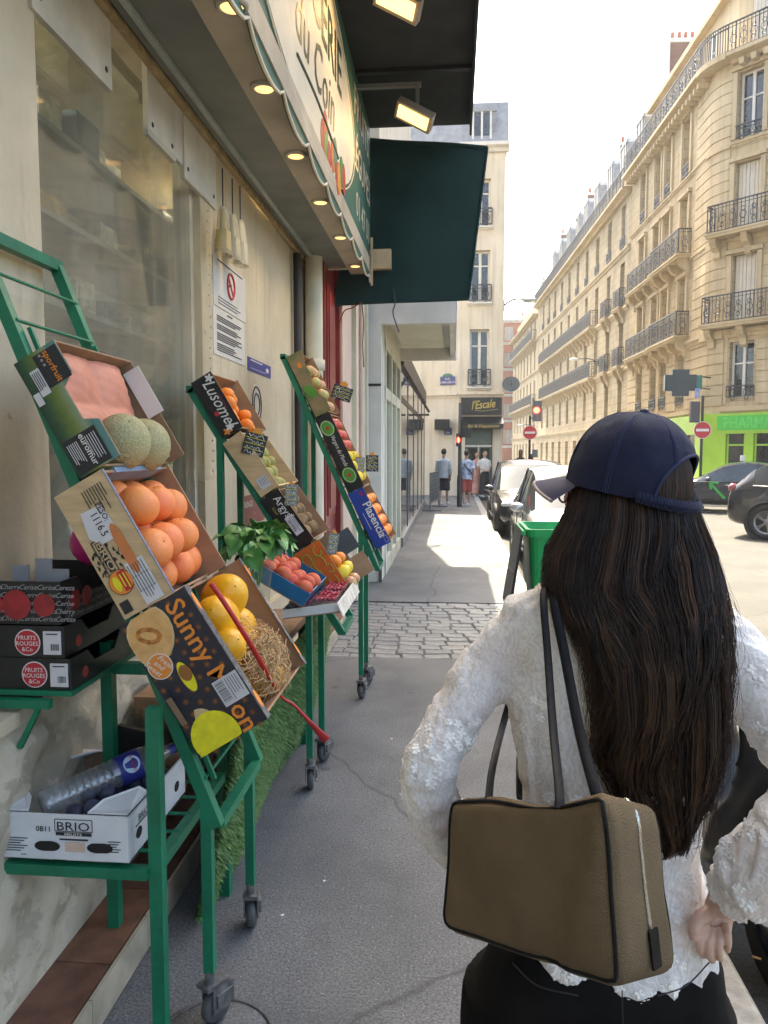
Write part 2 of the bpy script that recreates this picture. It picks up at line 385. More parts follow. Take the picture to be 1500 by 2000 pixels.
# ------------------------------------------------------------------ buildings
def stone_mat(name, c, c2, brick=True, bw=0.9, bh=0.38, joint=0.55):
    m = bpy.data.materials.new(name); m.use_nodes = True; nt = m.node_tree; N = nt.nodes; L = nt.links; b = N['Principled BSDF']
    tc = N.new('ShaderNodeTexCoord'); co = tc.outputs['Object']
    n1 = N.new('ShaderNodeTexNoise'); n1.inputs['Scale'].default_value = 0.9; n1.inputs['Detail'].default_value = 6; L.new(co, n1.inputs['Vector'])
    mr = N.new('ShaderNodeMapRange'); mr.inputs['From Min'].default_value = 0.35; mr.inputs['From Max'].default_value = 0.68; L.new(n1.outputs['Fac'], mr.inputs['Value'])
    mx = N.new('ShaderNodeMix'); mx.data_type = 'RGBA'; mx.inputs['A'].default_value = (*c, 1); mx.inputs['B'].default_value = (*c2, 1); L.new(mr.outputs[0], mx.inputs['Factor'])
    mp = N.new('ShaderNodeMapping'); mp.inputs['Scale'].default_value = (6, 6, 0.35); L.new(co, mp.inputs['Vector'])
    n2 = N.new('ShaderNodeTexNoise'); n2.inputs['Scale'].default_value = 1.0; n2.inputs['Detail'].default_value = 4; L.new(mp.outputs[0], n2.inputs['Vector'])
    mr2 = N.new('ShaderNodeMapRange'); mr2.inputs['From Min'].default_value = 0.5; mr2.inputs['From Max'].default_value = 0.75; mr2.inputs['To Max'].default_value = 0.5; L.new(n2.outputs['Fac'], mr2.inputs['Value'])
    mx2 = N.new('ShaderNodeMix'); mx2.data_type = 'RGBA'; mx2.inputs['B'].default_value = (*[x*0.55 for x in c], 1); L.new(mr2.outputs[0], mx2.inputs['Factor']); L.new(mx.outputs['Result'], mx2.inputs['A'])
    last = mx2.outputs['Result']
    if brick:
        sx = N.new('ShaderNodeSeparateXYZ'); L.new(co, sx.inputs[0])
        ad = N.new('ShaderNodeMath'); ad.operation = 'ADD'; L.new(sx.outputs['X'], ad.inputs[0]); L.new(sx.outputs['Y'], ad.inputs[1])
        cb = N.new('ShaderNodeCombineXYZ'); L.new(ad.outputs[0], cb.inputs['X']); L.new(sx.outputs['Z'], cb.inputs['Y'])
        bt = N.new('ShaderNodeTexBrick'); bt.inputs['Scale'].default_value = 1; bt.inputs['Brick Width'].default_value = bw; bt.inputs['Row Height'].default_value = bh
        bt.inputs['Mortar Size'].default_value = 0.012; bt.inputs['Color1'].default_value = (1, 1, 1, 1); bt.inputs['Color2'].default_value = (0.86, 0.86, 0.86, 1); bt.inputs['Mortar'].default_value = (joint, joint, joint, 1)
        L.new(cb.outputs[0], bt.inputs['Vector'])
        ml = N.new('ShaderNodeMix'); ml.data_type = 'RGBA'; ml.blend_type = 'MULTIPLY'; ml.inputs['Factor'].default_value = 1; L.new(last, ml.inputs['A']); L.new(bt.outputs['Color'], ml.inputs['B']); last = ml.outputs['Result']
    L.new(last, b.inputs['Base Color']); b.inputs['Roughness'].default_value = 0.85; b.inputs['Specular IOR Level'].default_value = 0.25
    bp = N.new('ShaderNodeBump'); bp.inputs['Strength'].default_value = 0.3; bp.inputs['Distance'].default_value = 0.03
    n3 = N.new('ShaderNodeTexNoise'); n3.inputs['Scale'].default_value = 12; n3.inputs['Detail'].default_value = 5; L.new(co, n3.inputs['Vector']); L.new(n3.outputs['Fac'], bp.inputs['Height']); L.new(bp.outputs[0], b.inputs['Normal'])
    return m
m_lime = stone_mat('limestone_blocks', (0.46, 0.355, 0.205), (0.56, 0.445, 0.28))
m_limep = stone_mat('limestone_plain', (0.48, 0.375, 0.225), (0.58, 0.465, 0.30), brick=False)
m_limeb = stone_mat('limestone_grey', (0.43, 0.335, 0.20), (0.53, 0.425, 0.275))
m_limebp = stone_mat('limestone_grey_plain', (0.44, 0.345, 0.21), (0.54, 0.435, 0.285), brick=False)
m_cream = stone_mat('cream_render', (0.60, 0.52, 0.40), (0.70, 0.63, 0.51), brick=False)
m_brick = stone_mat('red_brick', (0.52, 0.20, 0.11), (0.60, 0.25, 0.15), bw=0.24, bh=0.08, joint=0.8)
m_chbrick = stone_mat('chimney_brick', (0.20, 0.11, 0.08), (0.27, 0.15, 0.11), bw=0.24, bh=0.08, joint=0.8)
m_zinc = pm('zinc_roof', (0.30, 0.32, 0.345), 0.6, metal=0.0, var=0.15, scale=3)
m_iron = pm('wrought_iron', (0.035, 0.04, 0.05), 0.45, var=0.2, scale=20)
m_wglass = pm('window_glass_dark', (0.03, 0.035, 0.04), 0.04, var=0.3, scale=0.7, spec=0.9)
m_wframe = pm('window_white_paint', (0.68, 0.66, 0.60), 0.5, var=0.06)
m_shut = pm('shutter_paint', (0.60, 0.54, 0.44), 0.6, var=0.08, scale=2)
m_terra = pm('terracotta_pot', (0.42, 0.14, 0.08), 0.7)
m_white = pm('white_render', (0.70, 0.67, 0.61), 0.8, var=0.1, scale=2)

def fM(P, u, n): # local x along the wall, y outward, z up
    return Matrix(((u.x, n.x, 0, P[0]), (u.y, n.y, 0, P[1]), (0, 0, 1, P[2]), (0, 0, 0, 1)))
def put_m(name, me, parent, M):
    o = put(name, me, parent); o.matrix_basis = M; return o
_wm = {}
def win_meshes(w, h, tr=0.0):
    k = ('w', w, h, tr)
    if k not in _wm:
        f = MB(); t = 0.07; y0, y1 = -0.30, -0.22
        f.bx((-w/2, y0, 0), (-w/2+t, y1, h)); f.bx((w/2-t, y0, 0), (w/2, y1, h)); f.bx((-w/2+t, y0, h-t), (w/2-t, y1, h)); f.bx((-w/2+t, y0, 0), (w/2-t, y1, t*1.3))
        f.bx((-0.05, y0+.005, t*1.3), (0.05, y1+.015, h-t))
        zs = [h*0.62] if not tr else [h*tr]
        for z in zs:
            f.bx((-w/2+t, y0+.01, z-.025), (-0.05, y1-.01, z+.025)); f.bx((0.05, y0+.01, z-.025), (w/2-t, y1-.01, z+.025))
        g = MB().bx((-w/2+t*.5, -0.275, t*.5), (w/2-t*.5, -0.262, h-t*.5))
        s = MB()
        for sx in (-1, 1):
            for q in range(3):
                xa = sx*(0.03+q*(w/2-.05)/3); xb = sx*(0.03+(q+1)*(w/2-.05)/3 - 0.012)
                s.bx((min(xa, xb), -0.20, 0.06), (max(xa, xb), -0.17, h-.03))
        _wm[k] = (f.mesh('window', m_wframe), g.mesh('pane', m_wglass), s.mesh('shutter', m_shut))
    return _wm[k]
def rail_mesh(w, h=0.9, ornate=True, d=0.0):
    """iron railing of width w; d > 0 adds returned sides of that depth"""
    k = ('r', round(w, 2), h, ornate, round(d, 2))
    if k in _wm: return _wm[k]
    mb = MB()
    def run(a, b):
        a = V(a); b = V(b); L = (b-a).length; t = (b-a).normalized(); n = max(2, int(L/0.13))
        Z = V((0, 0, 1))
        mb.bar(a+Z*h, b+Z*h, 0.05, 0.04); mb.bar(a+Z*0.05, b+Z*0.05, 0.03, 0.03)
        if ornate: mb.bar(a+Z*(h-.12), b+Z*(h-.12), 0.02, 0.02)
        for i in range(n+1):
            p = a+t*(L*i/n); mb.bar(p+Z*0.05, p+Z*h, 0.018 if i % 6 else 0.035, up=t)
        if ornate:
            m = max(1, int(L/0.34))
            for i in range(m):
                c = a+t*(L*(i+.5)/m)+Z*(h*0.45)
                for (dz, rr) in ((0, 0.12), (0.2, 0.07), (-0.2, 0.07)):
                    pts = circle3(c+Z*dz, rr, t, Z, 9); mb.tube(pts+[pts[0]], 0.013, 4, smooth=False, cap=False)
    run((-w/2, d, 0), (w/2, d, 0))
    if d > 0: run((-w/2, 0, 0), (-w/2, d-.03, 0)); run((w/2, 0, 0), (w/2, d-.03, 0))
    _wm[k] = mb.mesh('railing', m_iron); return _wm[k]
def wall_holes(mb, P0, u, n, s0, s1, z0, z1, holes, depth=0.3, mi=0):
    """front skin of a wall with real openings and their reveals"""
    Z = V((0, 0, 1)); P0 = V((P0[0], P0[1], 0))
    ss = sorted({s0, s1, *[h[0] for h in holes], *[h[1] for h in holes]}); zz = sorted({z0, z1, *[h[2] for h in holes], *[h[3] for h in holes]})
    for i in range(len(ss)-1):
        for j in range(len(zz)-1):
            sm, zm = (ss[i]+ss[i+1])/2, (zz[j]+zz[j+1])/2
            if any(h[0] < sm < h[1] and h[2] < zm < h[3] for h in holes): continue
            a, b = P0+u*ss[i], P0+u*ss[i+1]
            mb.poly([a+Z*zz[j], b+Z*zz[j], b+Z*zz[j+1], a+Z*zz[j+1]], mi)
    for (a, b, c, d) in holes:
        A, B, D = P0+u*a, P0+u*b, -n*depth
        mb.poly([A+Z*c, A+Z*d, A+Z*d+D, A+Z*c+D], mi); mb.poly([B+Z*c, B+Z*c+D, B+Z*d+D, B+Z*d], mi)
        mb.poly([A+Z*d, B+Z*d, B+Z*d+D, A+Z*d+D], mi); mb.poly([A+Z*c, A+Z*c+D, B+Z*c+D, B+Z*c], mi)
def ledge(root, P0, u, n, s0, s1, z, h, out, m, name='string_course'):
    mb = MB(); P = V((P0[0], P0[1], z)); Z = V((0, 0, 1))
    prof = [(-.02, 0), (out*.35, 0), (out*.5, h*.35), (out, h*.55), (out, h*.95), (-.02, h)]
    mb.prism([P+u*s0+n*a+Z*b for a, b in prof], u*(s1-s0)); return mb.build(name, m, root, clean=True)
def balcony(root, P0, u, n, s0, s1, z, depth, m, rail_h=0.95, corbels=True, ornate=True):
    Z = V((0, 0, 1)); P = V((P0[0], P0[1], z)); mb = MB()
    mb.para(P+u*s0-n*.02-Z*.16, u*(s1-s0), n*(depth+.02), Z*.10); mb.para(P+u*(s0-.04)-n*.02-Z*.06, u*(s1-s0+.08), n*(depth+.06), Z*.06)
    b = mb.build('balcony', m, root)
    r = put_m('railing', rail_mesh(s1-s0-.06, rail_h, ornate, depth-.05), b, fM(P+u*((s0+s1)/2), u, n))
    if corbels:
        k = max(2, int((s1-s0)/1.15)+1)
        key = ('corbel', depth, m.name)
        if key not in _wm:
            q = MB(); pr = [(0, 0), (depth*.8, 0), (depth*.8, -.14), (depth*.6, -.3), (depth*.25, -.42), (depth*.2, -.62), (0, -.7)]
            q.prism([(-.12, a, c) for a, c in pr], (.24, 0, 0)); _wm[key] = q.mesh('corbel', m)
        for i in range(k):
            put_m('corbel', _wm[key], b, fM(P+u*(s0+.2+(s1-s0-.4)*i/(k-1))-Z*.16, u, n))
    return b
def window(root, P0, u, n, s, z, w, h, shut=False, rail=True, tr=0.0, rh=0.5):
    f, g, sh = win_meshes(w, h, tr); M = fM((P0[0]+u.x*s, P0[1]+u.y*s, z), u, n)
    o = put_m('window', f, root, M); put_m('pane', g, o, M)
    if shut: put_m('shutter', sh, o, M)
    if rail: put_m('railing', rail_mesh(w+.1, rh), o, M @ Matrix.Translation((0, 0.06, 0.0)))
    return o
def dormer_mesh(w=1.3, h=1.7, d=1.6):
    k = ('d', w, h, d)
    if k not in _wm:
        a = MB(); prof = [(-w/2, 0), (w/2, 0), (w/2, h*.8), (w*.36, h*.94), (0, h), (-w*.36, h*.94), (-w/2, h*.8)]
        a.prism([(x, 0, z) for x, z in prof], (0, -d, 0)); a.bx((-w/2-.06, 0.003, h*.8), (w/2+.06, .08, h*.86))
        g = MB().bx((-w*.3, .004, .15), (w*.3, .03, h*.78)); f = MB()
        for x in (-w*.33, 0, w*.33): f.bx((x-.035, .03, .1), (x+.035, .07, h*.8))
        _wm[k] = (a.mesh('dormer', m_zinc), g.mesh('pane', m_wglass), f.mesh('frame', m_wframe))
    return _wm[k]
def chimney(root, c, u, n, L, W, z0, z1, pots=5, white_end=True):
    Z = V((0, 0, 1)); c = V((c[0], c[1], 0)); mb = MB()
    mb.para(c-u*L/2-n*W/2+Z*z0, u*L, n*W, Z*(z1-z0)); o = mb.build('chimney_stack', m_chbrick if not white_end else [m_chbrick], root)
    e = MB(); e.para(c-u*(L/2+.05)-n*(W/2+.05)+Z*z1, u*(L+.1), n*(W+.1), Z*.18); e.para(c-u*(L/2-.02)+n*(W/2+.004)+Z*z0, u*(L-.04), n*.05, Z*(z1-z0-.01)); e.build('cap', m_white, o)
    pe = MB(); pe.lathe([(.11, 0), (.13, .03), (.09, .4), (.10, .45), (0.02, .45)], 8); me = pe.mesh('chimney_pot', m_terra)
    for i in range(pots):
        put_m('chimney_pot', me, o, Matrix.Translation(c+n*(-W/2+.2+(W-.4)*i/max(1, pots-1))+Z*(z1+.18)))
    return o

# ---- the corner building with the chemist: chamfered front, rounded corner, then the street front
uS = V((-0.0349, 0.99939, 0)); nS = V((-uS.y, uS.x, 0))
uC = V((-0.682, 0.7314, 0)); nC = V((-uC.y, uC.x, 0))       # chamfer, walking towards the corner
CV = V((9.224, 29.3, 0))
A = thing('corner_apartment_building', 'cream limestone corner building with bright green chemist shop at street level', 'building', (10.5, 31, 0))
LV = [3.10, 6.15, 9.30, 12.35, 15.30]
TC = 0.6
E1 = CV - uC*TC; E2 = CV + uS*TC
SEND = 11.3                                                  # street front ends, metres from CV
bays = [3.0, 5.3, 6.75, 9.05]
hol = []; 
for fl in range(1, 5):
    z = LV[fl-1]; 
    for s in bays: hol.append((s-.42, s+.42, z+(.42 if fl == 1 else .12), z+(2.4 if fl == 1 else 2.35)))
mb = MB(); wall_holes(mb, CV, uS, nS, TC, SEND, LV[0]-.25, LV[4], hol); mb.build('wall', m_lime, A); mb = MB()
holC = []
for fl in range(1, 5):
    z = LV[fl-1]
    for t in (1.25, 4.2): holC.append((8-t-.44, 8-t+.44, z+(.42 if fl == 1 else .12), z+(2.4 if fl == 1 else 2.35)))
PC = CV - uC*8
wall_holes(mb, PC, uC, nC, 0, 8-TC, LV[0]-.25, LV[4], holC)
mb.build('wall', m_lime, A)
# rounded corner made of courses of stone with sunk joints
arc = []; NA = 7
for i in range(NA+1):
    a = i/NA; p = E1.lerp(CV, a).lerp(CV.lerp(E2, a), a); arc.append(p)
def course_prism(z0, z1, out, ext=0.0):
    pts = []; 
    for i, p in enumerate(arc):
        t = (arc[min(i+1, NA)]-arc[max(i-1, 0)]).normalized(); n = V((-t.y, t.x, 0)); pts.append(p+n*out)
    back = [p + V((0.75, 0.35, 0)) for p in arc[::-1]]
    m = MB(); m.prism([V((p.x, p.y, z0)) for p in pts+back], (0, 0, z1-z0)); return m
course_prism(LV[0]-.25, LV[4], 0.0).build('rounded_corner', m_limep, A, clean=True)
z = LV[0]+.18
while z < LV[4]-.5:
    course_prism(z, z+.335, 0.035).build('stone_course', m_limep, A, clean=True)
    m = MB(); m.para(V((CV.x, CV.y, z))+uS*(TC+.005)-nS*.05, uS*1.2, nS*.082, V((0, 0, .335))); m.build('stone_course', m_limep, A)
    z += .375
# stones between the first floor windows (rusticated)
for (P, u, n, iv) in ((CV, uS, nS, [(1.82, 2.45), (3.55, 4.75), (5.85, 6.2), (7.3, 8.5), (9.6, 11.2)]), (PC, uC, nC, [(5.35, 6.2), (7.25, 7.36)])):
    for (a, b) in iv:
        for k in range(7):
            m = MB(); m.para(V((P.x, P.y, LV[0]+.2+k*.375))+u*a-n*.05, u*(b-a), n*.083, V((0, 0, .335))); m.build('stone_course', m_limep, A)
m = MB(); m.prism([V((p.x, p.y, -0.1)) for p in (PC-nC*.5, CV-uC*TC-nC*.5, CV+uS*TC-nS*.5, CV+uS*SEND-nS*.5, CV+uS*SEND-nS*11, PC-nC*11+V((6, 4, 0)))], (0, 0, LV[4]+.1)); m.build('backing_mass', pm('dark_room', (0.05, 0.045, 0.04), 0.9), A, clean=True)  # solid core added behind the wall skins to block light
for fl in range(1, 5):
    z = LV[fl-1]
    for i, s in enumerate(bays): window(A, CV, uS, nS, s, z+(.42 if fl == 1 else .12), .84, 1.98 if fl == 1 else 2.23, shut=(fl in (2, 3)) or (fl == 4 and i == 2), rail=fl in (1, 4), rh=.42)
    for i, t in enumerate((1.25, 4.2)): window(A, PC, uC, nC, 8-t, z+(.42 if fl == 1 else .12), .88, 1.98 if fl == 1 else 2.23, shut=fl in (2, 3), rail=fl in (1, 4), rh=.42)
# window surrounds
for fl in range(2, 5):
    for (P, u, n, ss) in ((CV, uS, nS, bays), (PC, uC, nC, [8-1.25, 8-4.2])):
        for s in ss:
            m = MB(); Z = V((0, 0, 1)); B = V((P.x, P.y, LV[fl-1]))
            for q in (-.62, .46): m.para(B+u*(s+q)-n*.02+Z*.12, u*.16, n*.10, Z*2.26)
            m.para(B+u*(s-.66)-n*.02+Z*2.40, u*1.32, n*.16, Z*.14); m.build('window_surround', m_limep, A)
for (P, u, n, s0, s1) in ((CV, uS, nS, TC, SEND), (PC, uC, nC, 0, 8-TC)):
    ledge(A, P, u, n, s0, s1, LV[0]-.22, .34, .14, m_limep); ledge(A, P, u, n, s0, s1, LV[1]-.5, .3, .16, m_limep); ledge(A, P, u, n, s0, s1, LV[2]-.3, .14, .07, m_limep); ledge(A, P, u, n, s0, s1, LV[3]-.12, .16, .10, m_limep)
    ledge(A, P, u, n, s0, s1, LV[4]-.30, .30, .55, m_limep, 'cornice')
    k = int((s1-s0)/.42)
    dm = MB().bx((-.09, -.02, -.2), (.09, .42, 0)).mesh('dentil', m_limep)
    for i in range(k): put_m('dentil', dm, A, fM((P.x+u.x*(s0+.2+i*.42), P.y+u.y*(s0+.2+i*.42), LV[4]-.3), u, n))
for (za, zb, out) in ((LV[0]-.22, LV[0]+.12, .14), (LV[1]-.5, LV[1]-.2, .16), (LV[3]-.12, LV[3]+.04, .1), (LV[4]-.2, LV[4], .55)):
    course_prism(za, zb, out).build('cornice', m_limep, A, clean=True)
balcony(A, CV, uS, nS, 2.2, 6.0, LV[1], .55, m_limep); balcony(A, CV, uS, nS, 6.15, 10.3, LV[1], .45, m_limep)
balcony(A, CV, uS, nS, 2.2, 6.0, LV[2], .55, m_limep); balcony(A, CV, uS, nS, 6.15, 10.3, LV[2], .45, m_limep)
balcony(A, PC, uC, nC, 5.3, 8.05, LV[1], .55, m_limep); balcony(A, PC, uC, nC, 5.3, 7.95, LV[2], .55, m_limep)
# top balcony railing runs round the corner
m = MB(); put_m('railing', rail_mesh(SEND-TC, .95), A, fM((CV+uS*((SEND+TC)/2)+nS*.42+V((0, 0, LV[4]))), uS, nS))
put_m('railing', rail_mesh(8-TC, .95), A, fM((PC+uC*((8-TC)/2)+nC*.42+V((0, 0, LV[4]))), uC, nC))
pp = []
for i, p in enumerate(arc):
    t = (arc[min(i+1, NA)]-arc[max(i-1, 0)]).normalized(); n = V((-t.y, t.x, 0)); pp.append(p+n*.42+V((0, 0, LV[4])))
for i in range(NA):
    for h in (.05, .83, .95): m.bar(pp[i]+V((0, 0, h)), pp[i+1]+V((0, 0, h)), .04)
    for q in (0, .5): c = pp[i].lerp(pp[i+1], q); m.bar(c, c+V((0, 0, .95)), .025)
m.build('railing', m_iron, A)
# set-back attic storey with its own windows, then the zinc roof and chimneys
m = MB(); Z = V((0, 0, 1)); o1 = .9
q = [PC-nC*o1, E1-nC*o1, E2-nS*o1, CV+uS*SEND-nS*o1]
back = [CV+uS*SEND-nS*10, PC-nC*10+V((6, 4, 0))]
m.prism([V((p.x, p.y, LV[4])) for p in q+back], (0, 0, 3.0)); m.build('attic_wall', m_limep, A, clean=True)
m = MB(); m.prism([V((p.x, p.y, LV[4]+3.0)) for p in [PC-nC*(o1-.3), E1-nC*(o1-.3), E2-nS*(o1-.3), CV+uS*SEND-nS*(o1-.3)]+back], (0, 0, .22)); m.build('eaves', m_limep, A, clean=True)
m = MB(); m.prism([V((p.x, p.y, LV[4]+3.23)) for p in [PC-nC*(o1+.3), E1-nC*(o1+.3), E2-nS*(o1+.3), CV+uS*SEND-nS*(o1+.3)]+back], (1.2, .6, .8)); m.build('roof', m_zinc, A, clean=True)
for s in bays + [8.2]: window(A, CV-nS*(o1-.28), uS, nS, s, LV[4]+.5, .84, 2.0, rail=False)
for t in (1.25, 4.2): window(A, PC-nC*(o1-.28), uC, nC, 8-t, LV[4]+.5, .88, 2.0, shut=True, rail=False)
chimney(A, CV+uS*9.2-nS*1.9, uS, nS, .8, 1.9, LV[4]+2.6, LV[4]+5.15, 6)
# chemist's green shop front
m_green1 = pm('chemist_green', (0.33, 0.56, 0.04), 0.45, var=0.08, scale=1.5); m_green2 = pm('chemist_sign_green', (0.06, 0.50, 0.05), 0.4, var=0.05)
m_dkglass = pm('shop_glass_dark', (0.035, 0.04, 0.04), 0.06, var=0.5, scale=1.2)
for (P, u, n, s0, s1, doors) in ((PC, uC, nC, 0, 8.05, [(5.2, 6.15), (6.45, 7.15)]), (CV, uS, nS, 0.05, 10.6, [(.7, 1.9), (2.6, 5.2), (5.8, 8.4)])):
    m = MB(); B = V((P.x, P.y, -.02)); m.para(B+u*s0+n*.06+Z*2.28, u*(s1-s0), n*.12, Z*.72)
    edges = [s0]+[x for d in doors for x in d]+[s1]
    for i in range(0, len(edges), 2): m.para(B+u*edges[i]+n*.05, u*(edges[i+1]-edges[i]), n*.09, Z*2.28)
    o = m.build('shop_front', m_green1, A)
    for (a, b) in doors:
        g = MB(); g.para(B+u*a+n*.005, u*(b-a), n*.02, Z*2.28); gl = g.build('shop_window', m_dkglass, o)
        f = MB()
        for x in (a+.02, b-.07): f.para(B+u*x+n*.03, u*.05, n*.04, Z*2.26)
        f.para(B+u*(a+.07)+n*.03+Z*1.85, u*(b-a-.14), n*.04, Z*.06); f.build('frame', m_green1 if P is PC else m_iron, gl)
m = MB(); m.para(V((PC.x, PC.y, 2.38))+uC*3.0+nC*.185, uC*4.45, nC*.02, Z*.52); sgn = m.build('sign_panel', m_green2, A)
m = MB(); m.text('PHARMACIE', PC+uC*7.2+nC*.21+Z*2.46, -uC, Z, .55, align='L', off=.015, lift=.004, sx=.8); m.build('lettering', pm('chemist_letter', (0.10, 0.62, 0.10), 0.4), sgn)
# a bus-poster like display in the side window
m = MB(); m.para(V((CV.x, CV.y, .4))+uS*.9+nS*.03, uS*.85, nS*.02, Z*1.4); m.build('poster', pm('poster_print', '#c86a6a', 0.5, var=0.45, scale=4, var2='#2a2a2a'), A)
# chemist's cross hanging from the corner
cx = thing('chemist_cross', 'dark hanging cross sign of the chemist on the rounded corner', 'sign', (8.9, 28.6, 3.2))
cp = at(1328, 748, Y=28.3); m = MB(); a = .41
for (w, h) in ((2*a*1.32, .56), (.58, 2*a*1.13)): m.bx((cp.x-w/2, cp.y-.10 - (.004 if h > w else 0), cp.z-h/2), (cp.x+w/2, cp.y+.10+(.004 if h > w else 0), cp.z+h/2))
m.build('cross', pm('sign_dark', (0.02, 0.03, 0.035), 0.35), cx)
m = MB(); m.bx((cp.x+.545, cp.y-.08, cp.z-.24), (cp.x+.74, cp.y+.08, cp.z+.26)); m.build('end_light', pm('sign_teal', (0.01, 0.15, 0.11), 0.3), cx)
m = MB(); m.bar((cp.x+.8, cp.y, cp.z+.2), (cp.x+1.15, cp.y+.35, cp.z+.2), .04); m.bar((cp.x+.8, cp.y, cp.z-.2), (cp.x+1.15, cp.y+.35, cp.z-.2), .04); m.build('bracket', m_iron, cx)

# ---- plainer buildings on the same street front
def street_house(name, label, s0, s1, levels, bayspec, mw, mp, balcs, small_b, attic=True, chim=(), dorm=(), shutters=(), rail_rows=(), top_rail=True, shop=True):
    R = thing(name, label, 'building', tuple(CV+uS*((s0+s1)/2)-nS*4))
    mb = MB(); hol = []
    for fl in range(1, len(levels)):
        z = levels[fl-1]; H = levels[fl]-z
        for s in bayspec: hol.append((s-.45, s+.45, z+(.5 if fl == 1 else .15), z+min(2.35, H-.5)))
    for s in bayspec: hol.append((s-.6, s+.6, .1, 2.35))
    wall_holes(mb, CV, uS, nS, s0, s1, -.12, levels[-1], hol); mb.build('wall', mw, R)
    m = MB(); m.para(CV+uS*s0-nS*.45-Z*.1, uS*(s1-s0), -nS*9, Z*(levels[-1]+.1)); m.build('backing_mass', MATS['dark_room'], R)  # backing box added so no light passes through the wall skin
    for fl in range(1, len(levels)):
        z = levels[fl-1]; H = levels[fl]-z
        for i, s in enumerate(bayspec):
            z0 = z+(.5 if fl == 1 else .15); window(R, CV, uS, nS, s, z0, .9, round(z+min(2.35, H-.5)-z0, 2), shut=(fl, i) in shutters or (i+fl) % 4 == 0, rail=fl in rail_rows or (fl, i) in small_b, rh=.5)
    for i, s in enumerate(bayspec): window(R, CV, uS, nS, s, .1, 1.2, 2.25, rail=False)
    for fl in range(len(levels)): ledge(R, CV, uS, nS, s0+.005, s1-.005, levels[fl]-.28, .28, .16 if fl < len(levels)-1 else .5, mp, 'string_course' if fl < len(levels)-1 else 'cornice')
    for (fl, a, b) in balcs: balcony(R, CV, uS, nS, a, b, levels[fl], .5, mp)
    for (fl, i) in small_b:
        s = bayspec[i]; balcony(R, CV, uS, nS, s-.7, s+.7, levels[fl-1], .35, mp)
    if top_rail: put_m('railing', rail_mesh(s1-s0-.2, .95, False), R, fM(CV+uS*((s0+s1)/2)+nS*.38+Z*levels[-1], uS, nS))
    if attic:
        zt = levels[-1]; m = MB(); P = CV+Z*zt
        m.prism([P+uS*s0-nS*.55, P+uS*s0-nS*.8+Z*1.5, P+uS*s0-nS*.5+Z*1.55, P+uS*s0-nS*.5+Z*1.75, P+uS*s0-nS*.9+Z*1.75, P+uS*s0-nS*1.9+Z*3.6, P+uS*s0-nS*9+Z*4.6, P+uS*s0-nS*9], uS*(s1-s0)); m.build('roof', m_zinc, R, clean=True)
        m = MB(); m.para(P+uS*s0-nS*.62, uS*(s1-s0), nS*.14, Z*1.72); m.build('attic_wall', mp, R)
    for s in dorm:
        M = fM(CV+uS*s-nS*.60+Z*(levels[-1]+1.76), uS, nS); a, g, f = dormer_mesh(1.5, 2.1, 2.2); o = put_m('dormer', a, R, M); put_m('pane', g, o, M); put_m('frame', f, o, M)
    for s, zz in chim: chimney(R, CV+uS*s-nS*3.0, uS, nS, .7, 3.0, levels[-1]+1.5, levels[-1]+zz, 4)
    return R
SB = 11.32
street_house('apartment_building', 'long pale stone building with dark iron balconies next to the chemist corner', SB, 43.8, [3.1, 6.07, 9.1, 12.08, 14.9], [12.85+3.05*k for k in range(10)], m_limeb, m_limebp,
    [(1, 18.6, 39.5), (2, 18.6, 39.5)], [(2, 0), (2, 1), (3, 0), (3, 1), (3, 9)], chim=[(20.5, 5.3), (30, 5.4), (41.2, 5.6)], dorm=[12.3, 15.5, 18.7, 22.3, 25.6, 28.4, 32, 35.4, 39], rail_rows=(4,))
street_house('apartment_building', 'farthest pale stone building with bluish railings beyond the traffic light', 43.82, 64, [3.1, 6.0, 9.1, 12.0, 14.3], [45.6+2.6*k for k in range(7)], m_limebp, m_limebp,
    [(1, 44.6, 63), (3, 44.6, 63)], [], chim=[(52, 4.5)], dorm=[], rail_rows=(2,), top_rail=False)

# ---- red brick block closing the street
R = thing('brick_apartment_block', 'red brick block with white windows at the far end of the street', 'building', (7.5, 98, 0))
bx0, bx1, by = 5.6, 11.5, 95.0; ux = V((1, 0, 0)); nx = V((0, -1, 0)); mb = MB(); hol = []
ZB = [2.5, 5.6, 8.7, 11.8, 14.9]
for z in ZB:
    for s in (1.0, 2.9, 4.8): hol.append((s-.55, s+.55, z, z+1.7))
wall_holes(mb, (bx0, by), ux, nx, 0, bx1-bx0, -.12, 17.2, hol); MB().bx((bx0+.01, by+.4, -.1), (bx1, by+8, 17.19)).build('backing_mass', m_brick, R); mb.poly([(bx0, by, -.12), (bx0, by, 17.2), (bx0, by+8, 17.2), (bx0, by+8, -.12)]); mb.build('wall', m_brick, R)  # box added behind the brick skin to stop light
for z in ZB:
    for s in (1.0, 2.9, 4.8): window(R, (bx0, by), ux, nx, s, z, 1.1, 1.7, shut=True, rail=False)
    ledge(R, (bx0, by), ux, nx, 0, bx1-bx0, z-.5, .3, .12, m_white)
ledge(R, (bx0, by), ux, nx, -.1, bx1-bx0+.1, 17.0, .4, .3, m_white, 'cornice')
chimney(R, (8.3, 97), ux, nx, 1.2, 1.2, 17.2, 17.9, 3)

